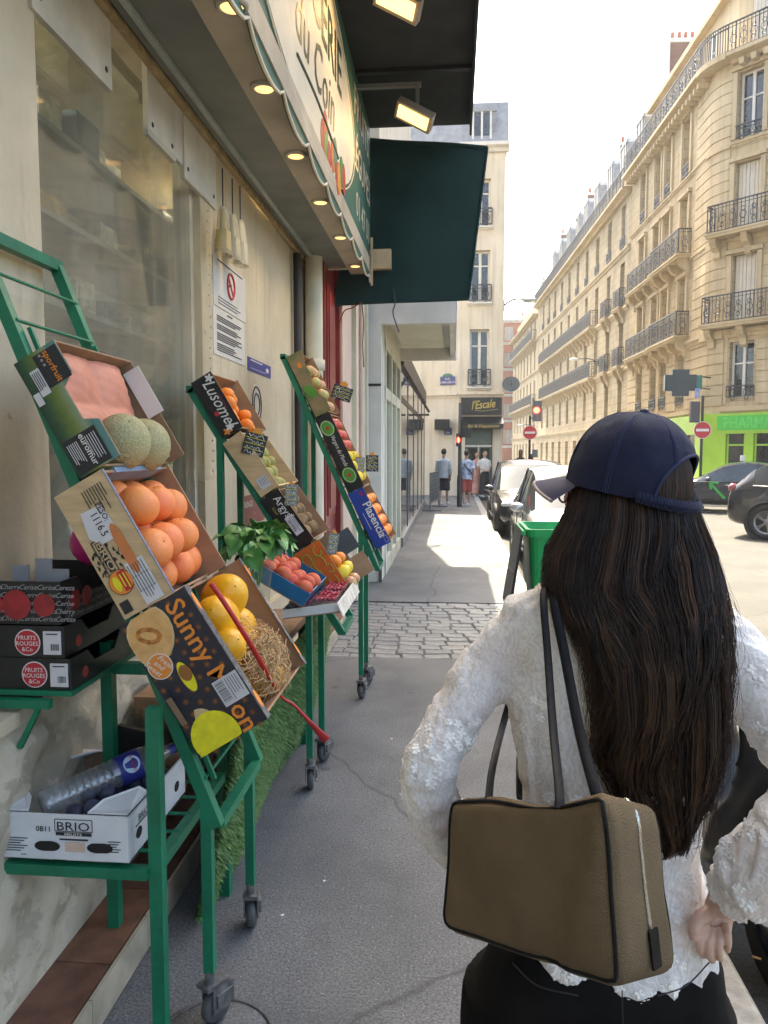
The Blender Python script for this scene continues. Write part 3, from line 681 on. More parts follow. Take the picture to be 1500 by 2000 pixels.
# ---- cream corner café building facing the pavement
Zv = V((0, 0, 1))
K = thing('corner_cafe_building', 'cream rendered corner building with black café sign above its door', 'building', (1.2, 30, 0))
kx0, kx1, ky = 0.21, 1.78, 28.5; eav = 12.25; ulx = V((1, 0, 0))
mb = MB(); wz = [(4.0, 6.05), (7.02, 8.85), (9.7, 11.35)]
wall_holes(mb, (kx0, ky), ux, nx, 0, kx1-kx0, -.05, eav, [(.36, 1.06, a, b) for a, b in wz]+[(.22, 1.22, 0.0, 2.62)])
mb.poly([(kx1, ky, -.1), (kx1, ky+14, -.1), (kx1, ky+14, eav), (kx1, ky, eav)])
ul = V((kx0+4.2, -1.5, 0)).normalized(); PL = V((-4.2, ky+1.5, 0)); nl = V((ul.y, -ul.x, 0)); LL = (V((kx0, ky, 0))-PL).length
wall_holes(mb, PL, ul, nl, 0, LL, -.05, eav, [])
MB().bx((kx0-3.6, ky+2.3, -.05), (kx1-.3, ky+14, eav-.02)).build('backing_mass', m_cream, K); MB().bx((kx0+.06, ky+.5, -.05), (kx1-.1, ky+2.2, eav-.02)).build('backing_mass', MATS['dark_room'], K)  # boxes added inside the thin walls to keep light out
mb.build('wall', m_cream, K)
for (a, b) in wz:
    window(K, (kx0, ky), ux, nx, .71, a, .7, round(b-a, 2), rail=True, tr=.72, rh=.6)
ledge(K, (kx0, ky), ux, nx, -.02, kx1-kx0+.04, 3.60, .18, .12, m_cream); ledge(K, PL, ul, nl, 0, LL-.06, 3.60, .16, .10, m_cream)
ledge(K, (kx0, ky), ux, nx, -.05, kx1-kx0+.12, eav-.02, .3, .32, m_white, 'cornice')
for (a, b) in wz: ledge(K, (kx0, ky), ux, nx, .28, 1.14, a-.14, .12, .14, m_white, 'window_sill')
m = MB(); m.prism([(kx0-4.4, ky+1.2, eav+.28), (kx0, ky-.1, eav+.28), (kx1+.1, ky-.1, eav+.28), (kx1+.1, ky+14, eav+.28), (kx0-4.4, ky+14, eav+.28)], (0, .5, 1.6)); m.build('roof', m_zinc, K, clean=True)
a, g, f = dormer_mesh(.95, 1.3, 1.2); Md = fM((kx0+.72, ky+.02, eav+.35), ux, nx); o = put_m('dormer', a, K, Md); put_m('pane', g, o, Md); put_m('frame', f, o, Md)
m_blk = pm('black_lacquer', (0.012, 0.014, 0.014), 0.35, var=0.2); m_gold = pm('gold_letter', (0.50, 0.36, 0.10), 0.35, metal=0.6, var=0.05)
m = MB(); m.bx((kx0+.06, ky-.12, 2.96), (kx1-.04, ky-.02, 3.58)); s_ = m.build('fascia', m_blk, K)
m = MB(); m.text("l'Escale", (kx0+.88, ky-.124, 3.20), (1, .0, .10), (-.10, 0, 1), .42, off=.012, shear=.35, lift=.004, sx=.72); m.tube(curve_pts([(kx0+.55, ky-.125, 3.12), (kx0+.9, ky-.125, 3.10), (kx0+1.4, ky-.125, 3.16)], 5), .012, 4); m.build('lettering', m_gold, s_)
m = MB(); m.prism([(kx0+.0, ky-.03, 2.9), (kx0+.0, ky-.62, 2.62), (kx0+.0, ky-.62, 2.46), (kx0+.0, ky-.03, 2.46)], (kx1-kx0, 0, 0)); w_ = m.build('awning', m_blk, K)
m = MB(); m.text('Bar & Dégustation', (kx0+.86, ky-.622, 2.49), (1, 0, 0), (0, 0, 1), .15, off=.004, shear=.2, lift=.004); m.build('lettering', m_gold, w_)
m = MB(); m.bx((kx0-.9, ky-.25, 2.42), (kx0-.35, ky+.18, 2.8)); m.build('side_awning', m_blk, K)
m = MB(); m.bx((kx0+.24, ky+.10, 0), (kx0+1.20, ky+.16, 2.6)); d_ = m.build('door', pm('cafe_door', (0.10, 0.14, 0.12), 0.4), K)
m = MB(); m.bx((kx0+.32, ky+.07, .3), (kx0+.66, ky+.098, 1.75)); m.bx((kx0+.78, ky+.07, .3), (kx0+1.12, ky+.098, 1.75)); m.build('pane', m_dkglass, d_)
m = MB(); m.bx((kx0+.70, ky+.04, .05), (kx0+.73, ky+.098, 1.8)); m.bx((kx0+.24, ky+.05, 1.8), (kx0+1.2, ky+.098, 1.86)); m.build('frame', m_wframe, d_)
m_plate = pm('enamel_blue', (0.03, 0.05, 0.22), 0.3, var=0.05); m_plateg = pm('enamel_green', (0.03, 0.16, 0.12), 0.3)
def street_plate(px, py, w, h, txt, label, green=True):
    s = V((kx0, ky, 0)); r = at(px, py, Y=28.7)
    # on the slanting left wall
    t = (r.x-PL.x)/ul.x; P = PL+ul*t+nl*.03+Z*r.z
    o = thing('street_name_plate', label, 'sign', tuple(P))
    m = MB(); m.para(P-ul*w/2-Z*h/2, ul*w, nl*.02, Z*h); m.build('plate', m_plate, o)
    m = MB(); pts = circle3(P+Z*h/2+nl*.001, w*.36, ul, Z*.55, 8, 0, pi); m.prism(pts+[P+Z*h/2-ul*w*.36], nl*.018); m.build('arch', m_plateg, o)
    m = MB()
    for i, t_ in enumerate(txt): m.text(t_, P+nl*.021+Z*(h*(.10-.42*i)), ul, Z, h*.36, off=.006, lift=.003)
    m.build('lettering', m_wframe, o)
street_plate(875, 744, .58, .30, ['RUE', 'DE MAUBEUGE'], 'blue enamel street plate with green arch high on the cream wall')
street_plate(876, 843, .30, .24, ['8e', 'ARR'], 'small dark street plate under the black side awning')
# ------------------------------------------------------------------ the grocer's and its neighbours on the left
WX, LX, SX = -1.36, -1.19, -1.0
def plaster(name, c, dirt=0.5, peel=False):
    m = bpy.data.materials.new(name); m.use_nodes = True; nt = m.node_tree; N = nt.nodes; L = nt.links; b = N['Principled BSDF']
    tc = N.new('ShaderNodeTexCoord'); co = tc.outputs['Object']
    def noise(s, d=5, st=None):
        v = co
        if st:
            mp = N.new('ShaderNodeMapping'); mp.inputs['Scale'].default_value = st; L.new(co, mp.inputs['Vector']); v = mp.outputs[0]
        n = N.new('ShaderNodeTexNoise'); n.inputs['Scale'].default_value = s; n.inputs['Detail'].default_value = d; n.inputs['Roughness'].default_value = .65; L.new(v, n.inputs['Vector']); return n.outputs['Fac']
    def rng(f, a, bb, hi):
        r = N.new('ShaderNodeMapRange'); r.inputs['From Min'].default_value = a; r.inputs['From Max'].default_value = bb; r.inputs['To Max'].default_value = hi; L.new(f, r.inputs['Value']); return r.outputs[0]
    def mix(f, A, B):
        x = N.new('ShaderNodeMix'); x.data_type = 'RGBA'; L.new(f, x.inputs['Factor'])
        for k, q in (('A', A), ('B', B)):
            if isinstance(q, tuple): x.inputs[k].default_value = (*q, 1)
            else: L.new(q, x.inputs[k])
        return x.outputs['Result']
    a = mix(rng(noise(2.5), .35, .7, 1), c, tuple(x*.82 for x in c))
    a = mix(rng(noise(1.6, 6, (5, 5, .6)), .55, .78, dirt), a, (0.22, 0.17, 0.11))
    a = mix(rng(noise(14, 4), .66, .74, dirt), a, (0.16, 0.13, 0.10))
    hgt = noise(22, 4)
    if peel:
        p = rng(noise(3.2, 8), .50, .53, 1.0); a = mix(p, a, (0.42, 0.37, 0.28)); hgt = noise(9, 8)
    L.new(a, b.inputs['Base Color']); b.inputs['Roughness'].default_value = .7; b.inputs['Specular IOR Level'].default_value = .35
    bp = N.new('ShaderNodeBump'); bp.inputs['Strength'].default_value = .7 if peel else .22; bp.inputs['Distance'].default_value = .02; L.new(hgt, bp.inputs['Height']); L.new(bp.outputs[0], b.inputs['Normal'])
    return m
m_pl = plaster('cream_gloss_plaster', (0.60, 0.51, 0.36), .6); m_peel = plaster('peeling_plaster', (0.62, 0.55, 0.42), .55, True)
m_pink = plaster('pinkish_plaster', (0.66, 0.50, 0.41), .2); m_cream2 = plaster('pale_cream_paint', (0.70, 0.66, 0.52), .15)
m_soff = pm('grey_metal_soffit', (0.20, 0.21, 0.19), 0.5, metal=.2, var=.18, scale=1.8); m_beige = pm('beige_soffit_paint', (0.52, 0.44, 0.33), .6, var=.12, scale=3)
m_dark = pm('dark_metal', (0.02, 0.02, 0.022), .5); m_wood = pm('raw_wood_strip', (0.42, 0.31, 0.16), .7, var=.2, scale=12)
m_wpanel = pm('white_board', (0.62, 0.58, 0.49), .6, var=.12, scale=5)
m_awn = pm('dark_green_canvas', (0.006, 0.038, 0.033), .8, var=.15, scale=2, bump=.25, bscale=400)
m_awnin = pm('awning_lining', (0.022, 0.026, 0.028), .85, var=.2, scale=3, bump=.2, bscale=300)
m_val = pm('valance_green', (0.04, 0.13, 0.09), .6, var=.1, scale=4); m_valw = pm('valance_cream_print', (0.82, 0.72, 0.56), .6, var=.05)
m_tile = [pm('step_tile_%d' % i, c, .55, var=.25, scale=9, bump=.15) for i, c in enumerate([(0.19, 0.085, 0.055), (0.22, 0.105, 0.065), (0.17, 0.08, 0.055)])]
m_brown0 = pm('brown_frame', (0.10, 0.075, 0.06), .5, var=.15)
m_tilew = pm('cream_tile', (0.48, 0.42, 0.31), .5, var=.2, scale=6)
m_print = pm('black_print', (0.02, 0.02, 0.02), .6, var=0); m_sheet = pm('paper_sheet', (0.62, 0.58, 0.52), .5, var=.06)
m_redp = pm('sign_red', (0.45, 0.03, 0.03), .5, var=0); m_bluep = pm('sign_blue', (0.02, 0.03, 0.22), .4, var=.05)

G = thing('grocery_shop', 'cream plastered grocery shop front with dirty window and downlit soffit', 'shop', (-1.3, 4, 0))
# walls
m = MB(); m.bx((-1.75, -4, 0), (WX, 2.49, 3.36)); m.build('wall', m_pl, G)
m = MB(); m.bx((-1.47, 4.12, 0), (WX, 6.98, 3.36)); m.build('wall', m_pl, G)
m = MB()                      # rough lower wall, its face broken up
def lowface(a, b):
    y = -4+a*8.15; z = .12+b*.78
    w = .018*sin(y*23+z*9)*sin(z*31+y*5) + .010*sin(y*61)*sin(z*47)
    return V((LX + (w if 0 < b < 1 else 0) - (.02 if b > .95 else 0), y, z))
m.grid(lowface, 240, 26); m.poly([(LX-.02, -4, .90), (LX-.02, 4.15, .90), (-1.75, 4.15, .90), (-1.75, -4, .90)]); m.poly([(LX, 4.15, .12), (-1.75, 4.15, .12), (-1.75, 4.15, .90), (LX, 4.15, .90)])
m.build('lower_wall', m_peel, G)
m = MB(); m.bx((-1.75, -4, .902), (LX+.005, 4.17, .945)); m.build('window_sill', m_pl, G)
m = MB(); m.bx((WX-.02, 4.165, .12), (WX+.05, 6.98, .55)); m.build('skirting', m_pl, G)
# step with tiles
m = MB(); m.bx((-1.6, -3, 0), (SX-.012, 7.4, .105)); stp = m.build('step', m_tilew, G)
tl = [MB().bx((-.095, -.195, 0), (.095, .195, .014)).mesh('tile', t) for t in m_tile]; tf = MB().bx((-.012, -.195, -.10), (0, .195, .013)).mesh('edge_tile', m_tilew)
for i in range(20):
    yy = -.6+i*.394
    o = put('tile', tl[i % 3], stp); o.location = (SX-.113, yy+.15, .106); o.rotation_euler.z = random.choice((0, pi))
    o = put('edge_tile', tf, stp); o.location = (SX, yy, .106)
# shop window and dim room behind
m = MB(); m.bx((-3.9, 1.8, .9), (-3.86, 6.5, 3.5)); m.bx((-3.9, 1.8, .9), (-1.45, 1.84, 3.5)); m.bx((-3.9, 6.46, .9), (-1.48, 6.5, 3.5)); m.bx((-3.9, 1.8, .86), (-1.75, 6.5, .9)); m.bx((-3.9, 1.8, 3.5), (-1.45, 6.5, 3.54))
m.build('room', pm('shop_interior', (0.30, 0.29, 0.26), .8, var=.3, scale=1.5), G)
m_wg = glass_mat('grimy_shop_glass', (0.84, 0.86, 0.82), .3, .03, body=.16, bodyc=(0.55, 0.54, 0.47), ior=1.3)
m = MB(); m.bx((-1.46, 2.49, 1.04), (-1.45, 4.12, 3.36)); m.build('window_pane', m_wg, G)
MB().bx((-1.49, 2.49, 1.04), (-1.40, 2.53, 3.36)).build('window_frame', m_wpanel, G); MB().bx((-1.49, 4.07, 1.04), (-1.40, 4.12, 3.36)).build('window_frame', m_wpanel, G)
m_plastic = glass_mat('clear_plastic_sheet', (0.92, 0.92, 0.88), .1, .12, body=.07, bodyc=(.6, .58, .5), ior=1.2)
def sheet(y0, y1, z0, z1, x, amp):
    def f(a, b): return V((x + amp*sin(a*9+b*2)*(1-.6*b), y0+(y1-y0)*a, z0+(z1-z0)*b))
    return MB().grid(f, 14, 10)
sheet(3.36, 3.80, 1.35, 3.06, -1.33, .003).build('plastic_curtain', m_plastic, G); sheet(3.74, 4.16, 1.5, 3.0, -1.315, .003).build('plastic_curtain', m_plastic, G)
m = MB()
for i in range(26): m.ell((-1.30, 4.08+.012*sin(i), 1.55+i*.055), .006, 6, 4)
m.build('plastic_curtain_studs', m_wpanel, G)
for (y0, y1, z0) in ((2.46, 3.04, 3.07), (3.40, 3.74, 3.05), (3.86, 4.38, 3.02)):
    m = MB(); m.bx((WX-.012, y0, z0), (WX+.012, y1, 3.40)); o = m.build('white_panel', m_wpanel, G)
    q = MB()
    for yy in (y0+.05, y1-.05): q.ell((WX+.013, yy, z0+.06), (.004, .012, .012), 8, 5)
    q.build('screw', m_dark, o)
m = MB(); m.bx((WX-.015, 3.74, 3.08), (WX+.003, 3.86, 3.34)); m.build('label_card', m_sheet, G)
# goods on shelves inside
m_shelf = pm('shelf_metal', (0.35, 0.34, 0.30), .5)
for z in (1.9, 2.25, 2.6, 2.95):
    MB().bx((-2.1, 2.3, z), (-1.62, 6.4, z+.025)).build('shelf', m_shelf, G)
gm = [pm('pack_%d' % i, c, .5, var=.3, scale=14) for i, c in enumerate(['#e6e0cf', '#8a8680', '#efeadc', '#9a4a38', '#c9a860', '#3f5f6f'])]
gd = random.Random(4)
for z in (1.925, 2.275, 2.625, 2.975):
    yy = 2.4
    while yy < 6.2:
        w, h, d = gd.uniform(.12, .24), gd.uniform(.10, .26), gd.uniform(.10, .28)
        if gd.random() < .75:
            b = MB(); b.bx((-1.95, yy, z), (-1.95+d, yy+w, z+h)); b.bx((-1.95+d, yy+w*.15, z+h*.35), (-1.945+d, yy+w*.85, z+h*.8))
            tag(b.build('boxed_goods', gm[gd.randrange(6)]), 'pale boxed goods on dim shelves behind the grimy shop window', 'box', 'boxed goods behind the shop window')
        yy += w+gd.uniform(.02, .15)
m_lamp = emat('warm_lamp', (1.0, 0.56, 0.20), 0.45); m_ring = pm('lamp_ring', (0.5, 0.45, 0.38), .4, metal=.4)
lamp_me = MB().lathe([(.001, -.012), (.042, -.012), (.046, -.004)], 16).mesh('lens', m_lamp); ring_me = MB().lathe([(.046, 0), (.046, -.014), (.062, -.012), (.066, 0)], 18).mesh('ring', m_ring)
for (x, y_) in ((-2.5, 3.0), (-1.6, 5.4)):
    o = put('room_lamp', ring_me, G); o.location = (x, y_, 3.5); q = put('lens', lamp_me, o); q.location = (0, 0, 0); q.matrix_parent_inverse = Matrix()
    ld = bpy.data.lights.new('room_light', 'POINT'); ld.energy = 16; ld.color = (1, .92, .78); ld.shadow_soft_size = .05; lo = bpy.data.objects.new('room_light', ld); col.objects.link(lo); lo.location = (x, y_, 3.4)
# soffit: dark channel with a timber strip, grey band, beige strip with downlights
zs = 3.36
m = MB(); m.bx((WX-.02, -2, zs+.02), (-1.26, 7.15, zs+.14)); m.build('shutter_channel', m_dark, G)
m = MB(); m.bx((-1.345, -2, zs-.03), (-1.315, 7.15, zs+.018)); m.build('timber_strip', m_wood, G)
m = MB(); m.bx((-1.30, -2, zs-.01), (-1.27, 7.15, zs+.018)); m.build('metal_lip', m_soff, G)
m = MB(); m.bx((-1.26, -2, zs), (-.995, 7.2, zs+.16)); m.build('grey_soffit', m_soff, G)
m = MB(); m.bx((-1.262, -2, zs-.02), (-1.235, 7.2, zs-.001)); m.build('edge_strip', pm('pale_strip', (0.38, 0.42, 0.40), .4), G)
m = MB(); m.bx((-.994, -2, zs-.012), (-.80, 7.48, zs+.12)); m.build('beige_soffit', m_beige, G)
m = MB(); m.bx((WX, 7.2, zs-.02), (-.996, 7.26, zs+.3)); m.build('soffit_end', m_beige, G)
for i, (px, py) in enumerate([(484, 8), (516, 170), (578, 302), (626, 393), (665, 462), (694, 518)]):
    p = at(px, py, Z=zs-.013); p.x = max(min(p.x, -.85), -.93)
    L_ = thing('downlight', 'lit round downlight in the beige soffit, %s from the far end' % ('sixth fifth fourth third second first'.split()[i]), 'lamp', tuple(p), 'downlights along the soffit')
    put('ring', ring_me, L_).location = p; put('lens', lamp_me, L_).location = p
    ld = bpy.data.lights.new('downlight_beam', 'SPOT'); ld.energy = 3.2; ld.color = (1, .72, .4); ld.spot_size = radians(130); ld.spot_blend = .8; ld.shadow_soft_size = .04
    lo = bpy.data.objects.new('downlight_beam', ld); col.objects.link(lo); lo.location = p-V((0, 0, .03))
# valance with scalloped edge and shop lettering
VX = -.81; ztop = 4.72; y0, y1 = .6, 7.52
low = []; y = y0
while y < y1-.01:
    w = .62; ye = min(y+w, y1)
    for k in range(9):
        t = k/9; low.append((y+(ye-y)*t, zs-.09 + .075*(1-abs(sin(pi*t))**.6)))
    y = ye
low.append((y1, zs-.02))
m = MB(); m.prism([V((VX, a, b)) for a, b in low]+[V((VX, y1, ztop)), V((VX, y0, ztop))], (-.012, 0, 0))
val = m.build('awning_valance', m_val, G)
m = MB(); m.tube([V((VX+.002, a, b)) for a, b in low], .008, 6); m.build('piping', m_valw, val)
U, Zu = V((0, 1, 0)), V((0, 0, 1))
oc = V((VX+.003, 4.55, 4.03)); m = MB(); m.prism([oc+U*1.72*cos(2*pi*i/40)+Zu*.60*sin(2*pi*i/40) for i in range(40)], (.003, 0, 0)); m.build('oval', m_valw, val)
m = MB(); m.tube([oc+V((.002, 0, 0))+U*1.76*cos(2*pi*i/40)+Zu*.63*sin(2*pi*i/40) for i in range(41)], .006, 5); m.build('oval_border', m_valw, val)
m = MB(); x_ = V((VX+.007, 0, 0))
m.text('ÉPICERIE', x_+U*4.72+Zu*4.13, U, Zu, .46, off=.012, lift=.002, sx=1.0)
m.text('du Coin', x_+U*4.62+Zu*3.76, U, Zu, .42, shear=.25, lift=.002, sx=.95); m.tube(curve_pts([x_+U*4.0+Zu*3.66, x_+U*4.6+Zu*3.69, x_+U*5.4+Zu*3.66], 5), .010, 4)
m.build('lettering', pm('sign_dark_green', (0.015, 0.05, 0.035), .5), val)
m = MB(); x_ = V((VX+.001, 0, 0))
m = MB(); m.text('FRUITS,', x_+U*6.88+Zu*4.36, U, Zu, .34, off=.01, lift=.003); m.build('lettering', m_valw, val); m = MB(); m.text('LÉGUMES', x_+U*6.88+Zu*3.96, U, Zu, .34, off=.01, lift=.003, sx=.85); m.build('lettering', m_valw, val); m = MB(); m.text('01 47 01', x_+U*6.9+Zu*3.60, U, Zu, .28, off=.006, lift=.003)
m.build('lettering', m_valw, val); m = MB(); m.text('IE', x_+U*2.62+Zu*3.62, U, Zu, .30, off=.008, lift=.003); m.build('lettering', m_valw, val)
fr = random.Random(2)
for i, c in enumerate(['#c03020', '#d04a28', '#5a9a30', '#b82818', '#e07030', '#2f7a5a', '#c83a20', '#e0a030', '#3f8a3a', '#c84028']):
    p = V((VX+.007, 4.75+i*.10+fr.uniform(-.04, .04), 3.56+.07*sin(i*1.7)+ (.02 if i % 2 else 0))); q = MB(); q.prism([p+U*.085*cos(a)+Zu*.11*sin(a) for a in [2*pi*k/12 for k in range(12)]], (.001+.0004*i, 0, 0)); q.build('painted_vegetable', pm('veg_%d' % i, c, .6, var=.2, scale=20), val)
# canopy: lining under canvas, end curtain
m = MB(); m.bx((VX-.05, -1.5, ztop), (.13, 7.54, ztop+.02)); can = m.build('canopy', m_awnin, G)
m = MB(); m.bx((VX-.05, -1.5, ztop+.022), (.15, 7.56, ztop+.05)); m.bx((.131, -1.5, ztop-.10), (.15, 7.54, ztop+.02)); m.build('canopy_canvas', m_awn, can)
m = MB()
for yy in (3.2, 4.8, 6.4): MB().bx((VX-.01, yy, ztop-.03), (.12, yy+.05, ztop-.001)).build('canopy_rib', m_dark, can)
cor = [at(722, 273, Y=7.57), at(952, 288, Y=7.57), at(915, 583, Y=7.57), at(650, 594, Y=7.57)]
def drop(a, b):
    t = cor[0].lerp(cor[1], a); bt = cor[3].lerp(cor[2], a); p = t.lerp(bt, b); return p + V((0, .012*sin(a*7+b*2)+.012*sin(b*3)*sin(a*3), 0))
m = MB(); m.grid(drop, 18, 18); m.grid(lambda a, b: drop(1-a, b)+V((0, .012, 0)), 18, 18); m.tube([drop(i/10, 1) for i in range(11)], .018, 8); m.tube([drop(i/10, 0) for i in range(11)], .02, 8); m.tube([drop(1, i/10) for i in range(11)], .012, 8); m.tube([drop(0, i/10) for i in range(11)], .012, 8)
dc = m.build('end_curtain', m_awn, G)
m = MB(); e0 = at(700, 497, Y=7.6); m.bx((VX+.0, 7.40, zs+.02), (-.60, 7.48, zs+.20)); m.bar((VX+.03, 7.38, zs-.14), (VX+.03, 7.38, zs+.30), .02); m.build('awning_bracket', pm('beige_bracket', (0.62, 0.46, 0.28), .5), G)
def flood(px, py, Y, label):
    p = at(px, py, Y=Y); T = thing('floodlight', label, 'lamp', tuple(p), 'floodlights under the awning')
    R = Matrix.Rotation(radians(28), 3, 'Y') @ Matrix.Rotation(radians(-30), 3, 'X')
    m = MB(); m.box(p, (.32, .16, .07), R); m.build('housing', pm('lamp_housing', (0.35, 0.30, 0.24), .5, metal=.3), T)
    m = MB(); m.box(p+R @ V((0, -.005, -.04)), (.27, .11, .012), R); m.build('lens', emat('flood_lens', (1.0, 0.58, 0.22), 0.6), T)
    m = MB(); m.bar((VX, Y+.05, p.z+.26), (p.x+.05, Y+.05, p.z+.26), .045, .03); m.bar((p.x+.02, Y+.04, p.z+.26), p+V((.02, .02, 0)), .03); m.build('arm', pm('galvanised', (0.30, 0.30, 0.29), .5, metal=.4), T)
    ld = bpy.data.lights.new('floodlight_beam', 'SPOT'); ld.energy = 5.0; ld.color = (1, .66, .32); ld.spot_size = radians(140); ld.spot_blend = .9; ld.shadow_soft_size = .1
    lo = bpy.data.objects.new('floodlight_beam', ld); col.objects.link(lo); lo.location = p + R @ V((0, -.01, -.07)); lo.rotation_euler = (V((VX, Y-.3, 4.0))-lo.location).to_track_quat('-Z', 'Y').to_euler()
flood(810, 225, 6.5, 'lit floodlight on a metal arm above the lettering, farther of two'); flood(778, 2, 5.25, 'lit floodlight cut by the top of the picture under the awning')
# strings on the curtain
def string(name, label, pts, r, m): tag(MB().tube(curve_pts(pts, 5), r, 5).build(name, m), label, 'string')
b = drop(.45, 1); string('awning_string', 'frayed blue and grey string hanging from the awning hem', [b+V((0, -.03, .12)), b+V((.02, -.03, -.02)), b+V((.0, -.03, -.12)), b+V((.06, -.03, -.3))], .007, pm('string_blue', '#4a4f63', .8))
b = drop(.18, 1); string('awning_string', 'short red string tied under the awning curtain', [b+V((.05, -.03, .0)), b+V((-.04, -.03, -.05)), b+V((-.12, -.03, -.08)), b+V((-.17, -.03, -.2))], .006, pm('string_red', '#a03a34', .8))
string('awning_string', 'long brown string hanging below the awning curtain', [b+V((.05, -.03, .0)), b+V((.07, -.03, -.2)), b+V((.06, -.03, -.4)), b+V((.07, -.03, -.62))], .006, pm('string_brown', '#7a6650', .8))
# notices on the pier
def wallrect(px0, py0, px1, py1):
    a, b = at(px0, py0, X=WX), at(px1, py1, X=WX); pm_ = (px0+px1)/2; return a.y, b.y, at(pm_, py1, X=WX).z, at(pm_, py0, X=WX).z
def notice(name, label, px0, py0, px1, py1, mat):
    ya, yb, z0, z1 = wallrect(px0, py0, px1, py1); T = thing(name, label, 'notice', (WX, ya, z0))
    MB().bx((WX+.001, ya, z0), (WX+.004, yb, z1)).build('sheet', mat, T); return T, ya, yb, z0, z1
T, ya, yb, z0, z1 = notice('no_smoking_notice', 'white no smoking notice with red circle on the cream pier', 415, 520, 479, 612, m_sheet)
w, h = yb-ya, z1-z0; c = V((WX+.006, (ya+yb)/2, z0+h*.58)); r = h*.26
m = MB(); pts = circle3(c, r, U, Zu, 28); m.tube(pts+[pts[0]], r*.11, 6); m.bar(c-U*r*.7+Zu*r*.7, c+U*r*.7-Zu*r*.7, .006, r*.2, up=(0, 1, 1)); m.build('red_symbol', m_redp, T)
m = MB(); m.box(c+V((0, -.02, 0)), (.002, r*1.1, r*.2), Matrix.Rotation(radians(14), 3, 'X')); 
for k in range(3): m.bx((WX+.0045, ya+w*.12, z0+h*(.08+.06*k)), (WX+.006, ya+w*(.7+.1*(k % 2)), z0+h*(.095+.06*k)))
m.bx((WX+.0045, ya+w*.12, z0+h*.93), (WX+.006, yb-w*.12, z0+h*.955)); m.build('print', m_print, T)
T, ya, yb, z0, z1 = notice('printed_notice', 'white official notice of small print under the no smoking sign', 415, 614, 477, 702, m_sheet); w, h = yb-ya, z1-z0; m = MB()
for k in range(17):
    if k in (4, 9, 13): continue
    m.bx((WX+.0045, ya+w*.1, z0+h*(.10+.045*k)), (WX+.0055, ya+w*random.uniform(.6, .9), z0+h*(.10+.045*k)+.007))
m.bx((WX+.0045, ya+w*.42, z0+h*.93), (WX+.0055, ya+w*.58, z0+h*.96)); m.build('print', m_print, T)
T, ya, yb, z0, z1 = notice('blue_sticker', 'small torn blue sticker on the cream pier below the notices', 483, 706, 528, 731, m_bluep); w, h = yb-ya, z1-z0; m = MB()
m.bx((WX+.0045, ya+w*.1, z0+h*.80), (WX+.0055, ya+w*.6, z0+h*.88)); m.bx((WX+.0045, ya+w*.1, z0+h*.22), (WX+.0055, ya+w*.75, z0+h*.26)); m.ell((WX+.005, ya+w*.82, z0+h*.5), (.001, w*.07, h*.2), 8, 6); m.build('print', m_sheet, T)
T, ya, yb, z0, z1 = notice('red_board', 'dark red board with white lettering behind the basil', 474, 965, 516, 1022, pm('board_red', (0.22, 0.03, 0.03), .5, var=.15)); w, h = yb-ya, z1-z0
m = MB(); m.text('RUNGIS', (WX+.004, ya+.02, z0+h*.6), U, Zu, h*.30, align='L', off=.01); m.text('- - -', (WX+.004, ya+w*.5, z0+h*.3), U, Zu, h*.2); m.build('print', m_sheet, T)
c = at(500, 790, X=WX); T = thing('round_sticker', 'round white sticker with a dark ring on the cream pier', 'notice', tuple(c)); m = MB(); m.prism(circle3(c+V((.001, 0, 0)), .14, U, Zu, 24), (.003, 0, 0)); m.build('sheet', m_sheet, T); m = MB()
for r in (.12, .075): pts = circle3(c+V((.005, 0, 0)), r, U, Zu, 24); m.tube(pts+[pts[0]], .006, 4)
m.build('print', m_print, T)
# hanging utensils in clear bags near the window head
for i, (px, py, c_) in enumerate([(436, 440, '#c9b24a'), (455, 455, '#cfc8a8'), (470, 465, '#d8d4c4')]):
    p = at(px, py, X=-1.26); T = thing('hanging_packet', ['yellow brush packet hanging nearest the window edge', 'clear packet with yellow sponge hanging in the middle of three', 'clear white packet hanging farthest from the window'][i], 'packet', tuple(p))
    m = MB(); m.tube([p+V((0, 0, .30)), p+V((0, 0, .10))], .004, 5); m.build('hook', m_dark, T)
    m = MB(); m.bx(p+V((-.03, -.04, -.13)), p+V((.03, .04, -.03))); m.tube([p+V((0, -.01, .08)), p+V((0, 0, -.02))], [.012, .02], 8); m.build('contents', pm('packet_%d' % i, c_, .6), T)
    m = MB(); m.grid(lambda a, b, p=p: p+V((.045*cos(2*pi*a)*(.35+.65*b**.5), .07*sin(2*pi*a)*(.35+.65*b**.5), .10-.26*b)), 14, 8); m.build('bag', glass_mat('poly_bag', (.85, .83, .75), 0, .4, body=.45, bodyc=(.62, .6, .5), ior=1.05), T)
# black pole, drain pipe, red door
p = at(582, 700, X=-1.31); tag(MB().tube([(-1.31, p.y, 0), (-1.31, p.y, 3.3)], .035, 10).build('black_pole', m_dark), 'thin black pipe running up the wall beside the cream drainpipe', 'pipe')
DP = thing('drainpipe', 'thick cream painted drainpipe between the pier and the red door', 'pipe', (-1.24, 6.85, 0))
MB().tube([(-1.24, 6.85, 0), (-1.24, 6.85, 5.2)], .078, 18).build('pipe', m_cream2, DP)
m = MB()
for z in (2.42, .6):
    m = MB(); m.lathe([(.079, -.05), (.096, -.045), (.096, .045), (.079, .05)], 18, Matrix.Translation((-1.24, 6.85, z))); m.build('collar', m_cream2, DP)
RD = thing('red_door', 'tall dark red panelled door beside the drainpipe', 'door', (-1.2, 7.3, 0)); m_rd = pm('red_door_paint', (0.22, 0.035, 0.035), .35, var=.15, scale=3)
MB().bx((-1.26, 7.0, 0), (-1.17, 7.58, 3.4)).build('leaf', m_rd, RD)
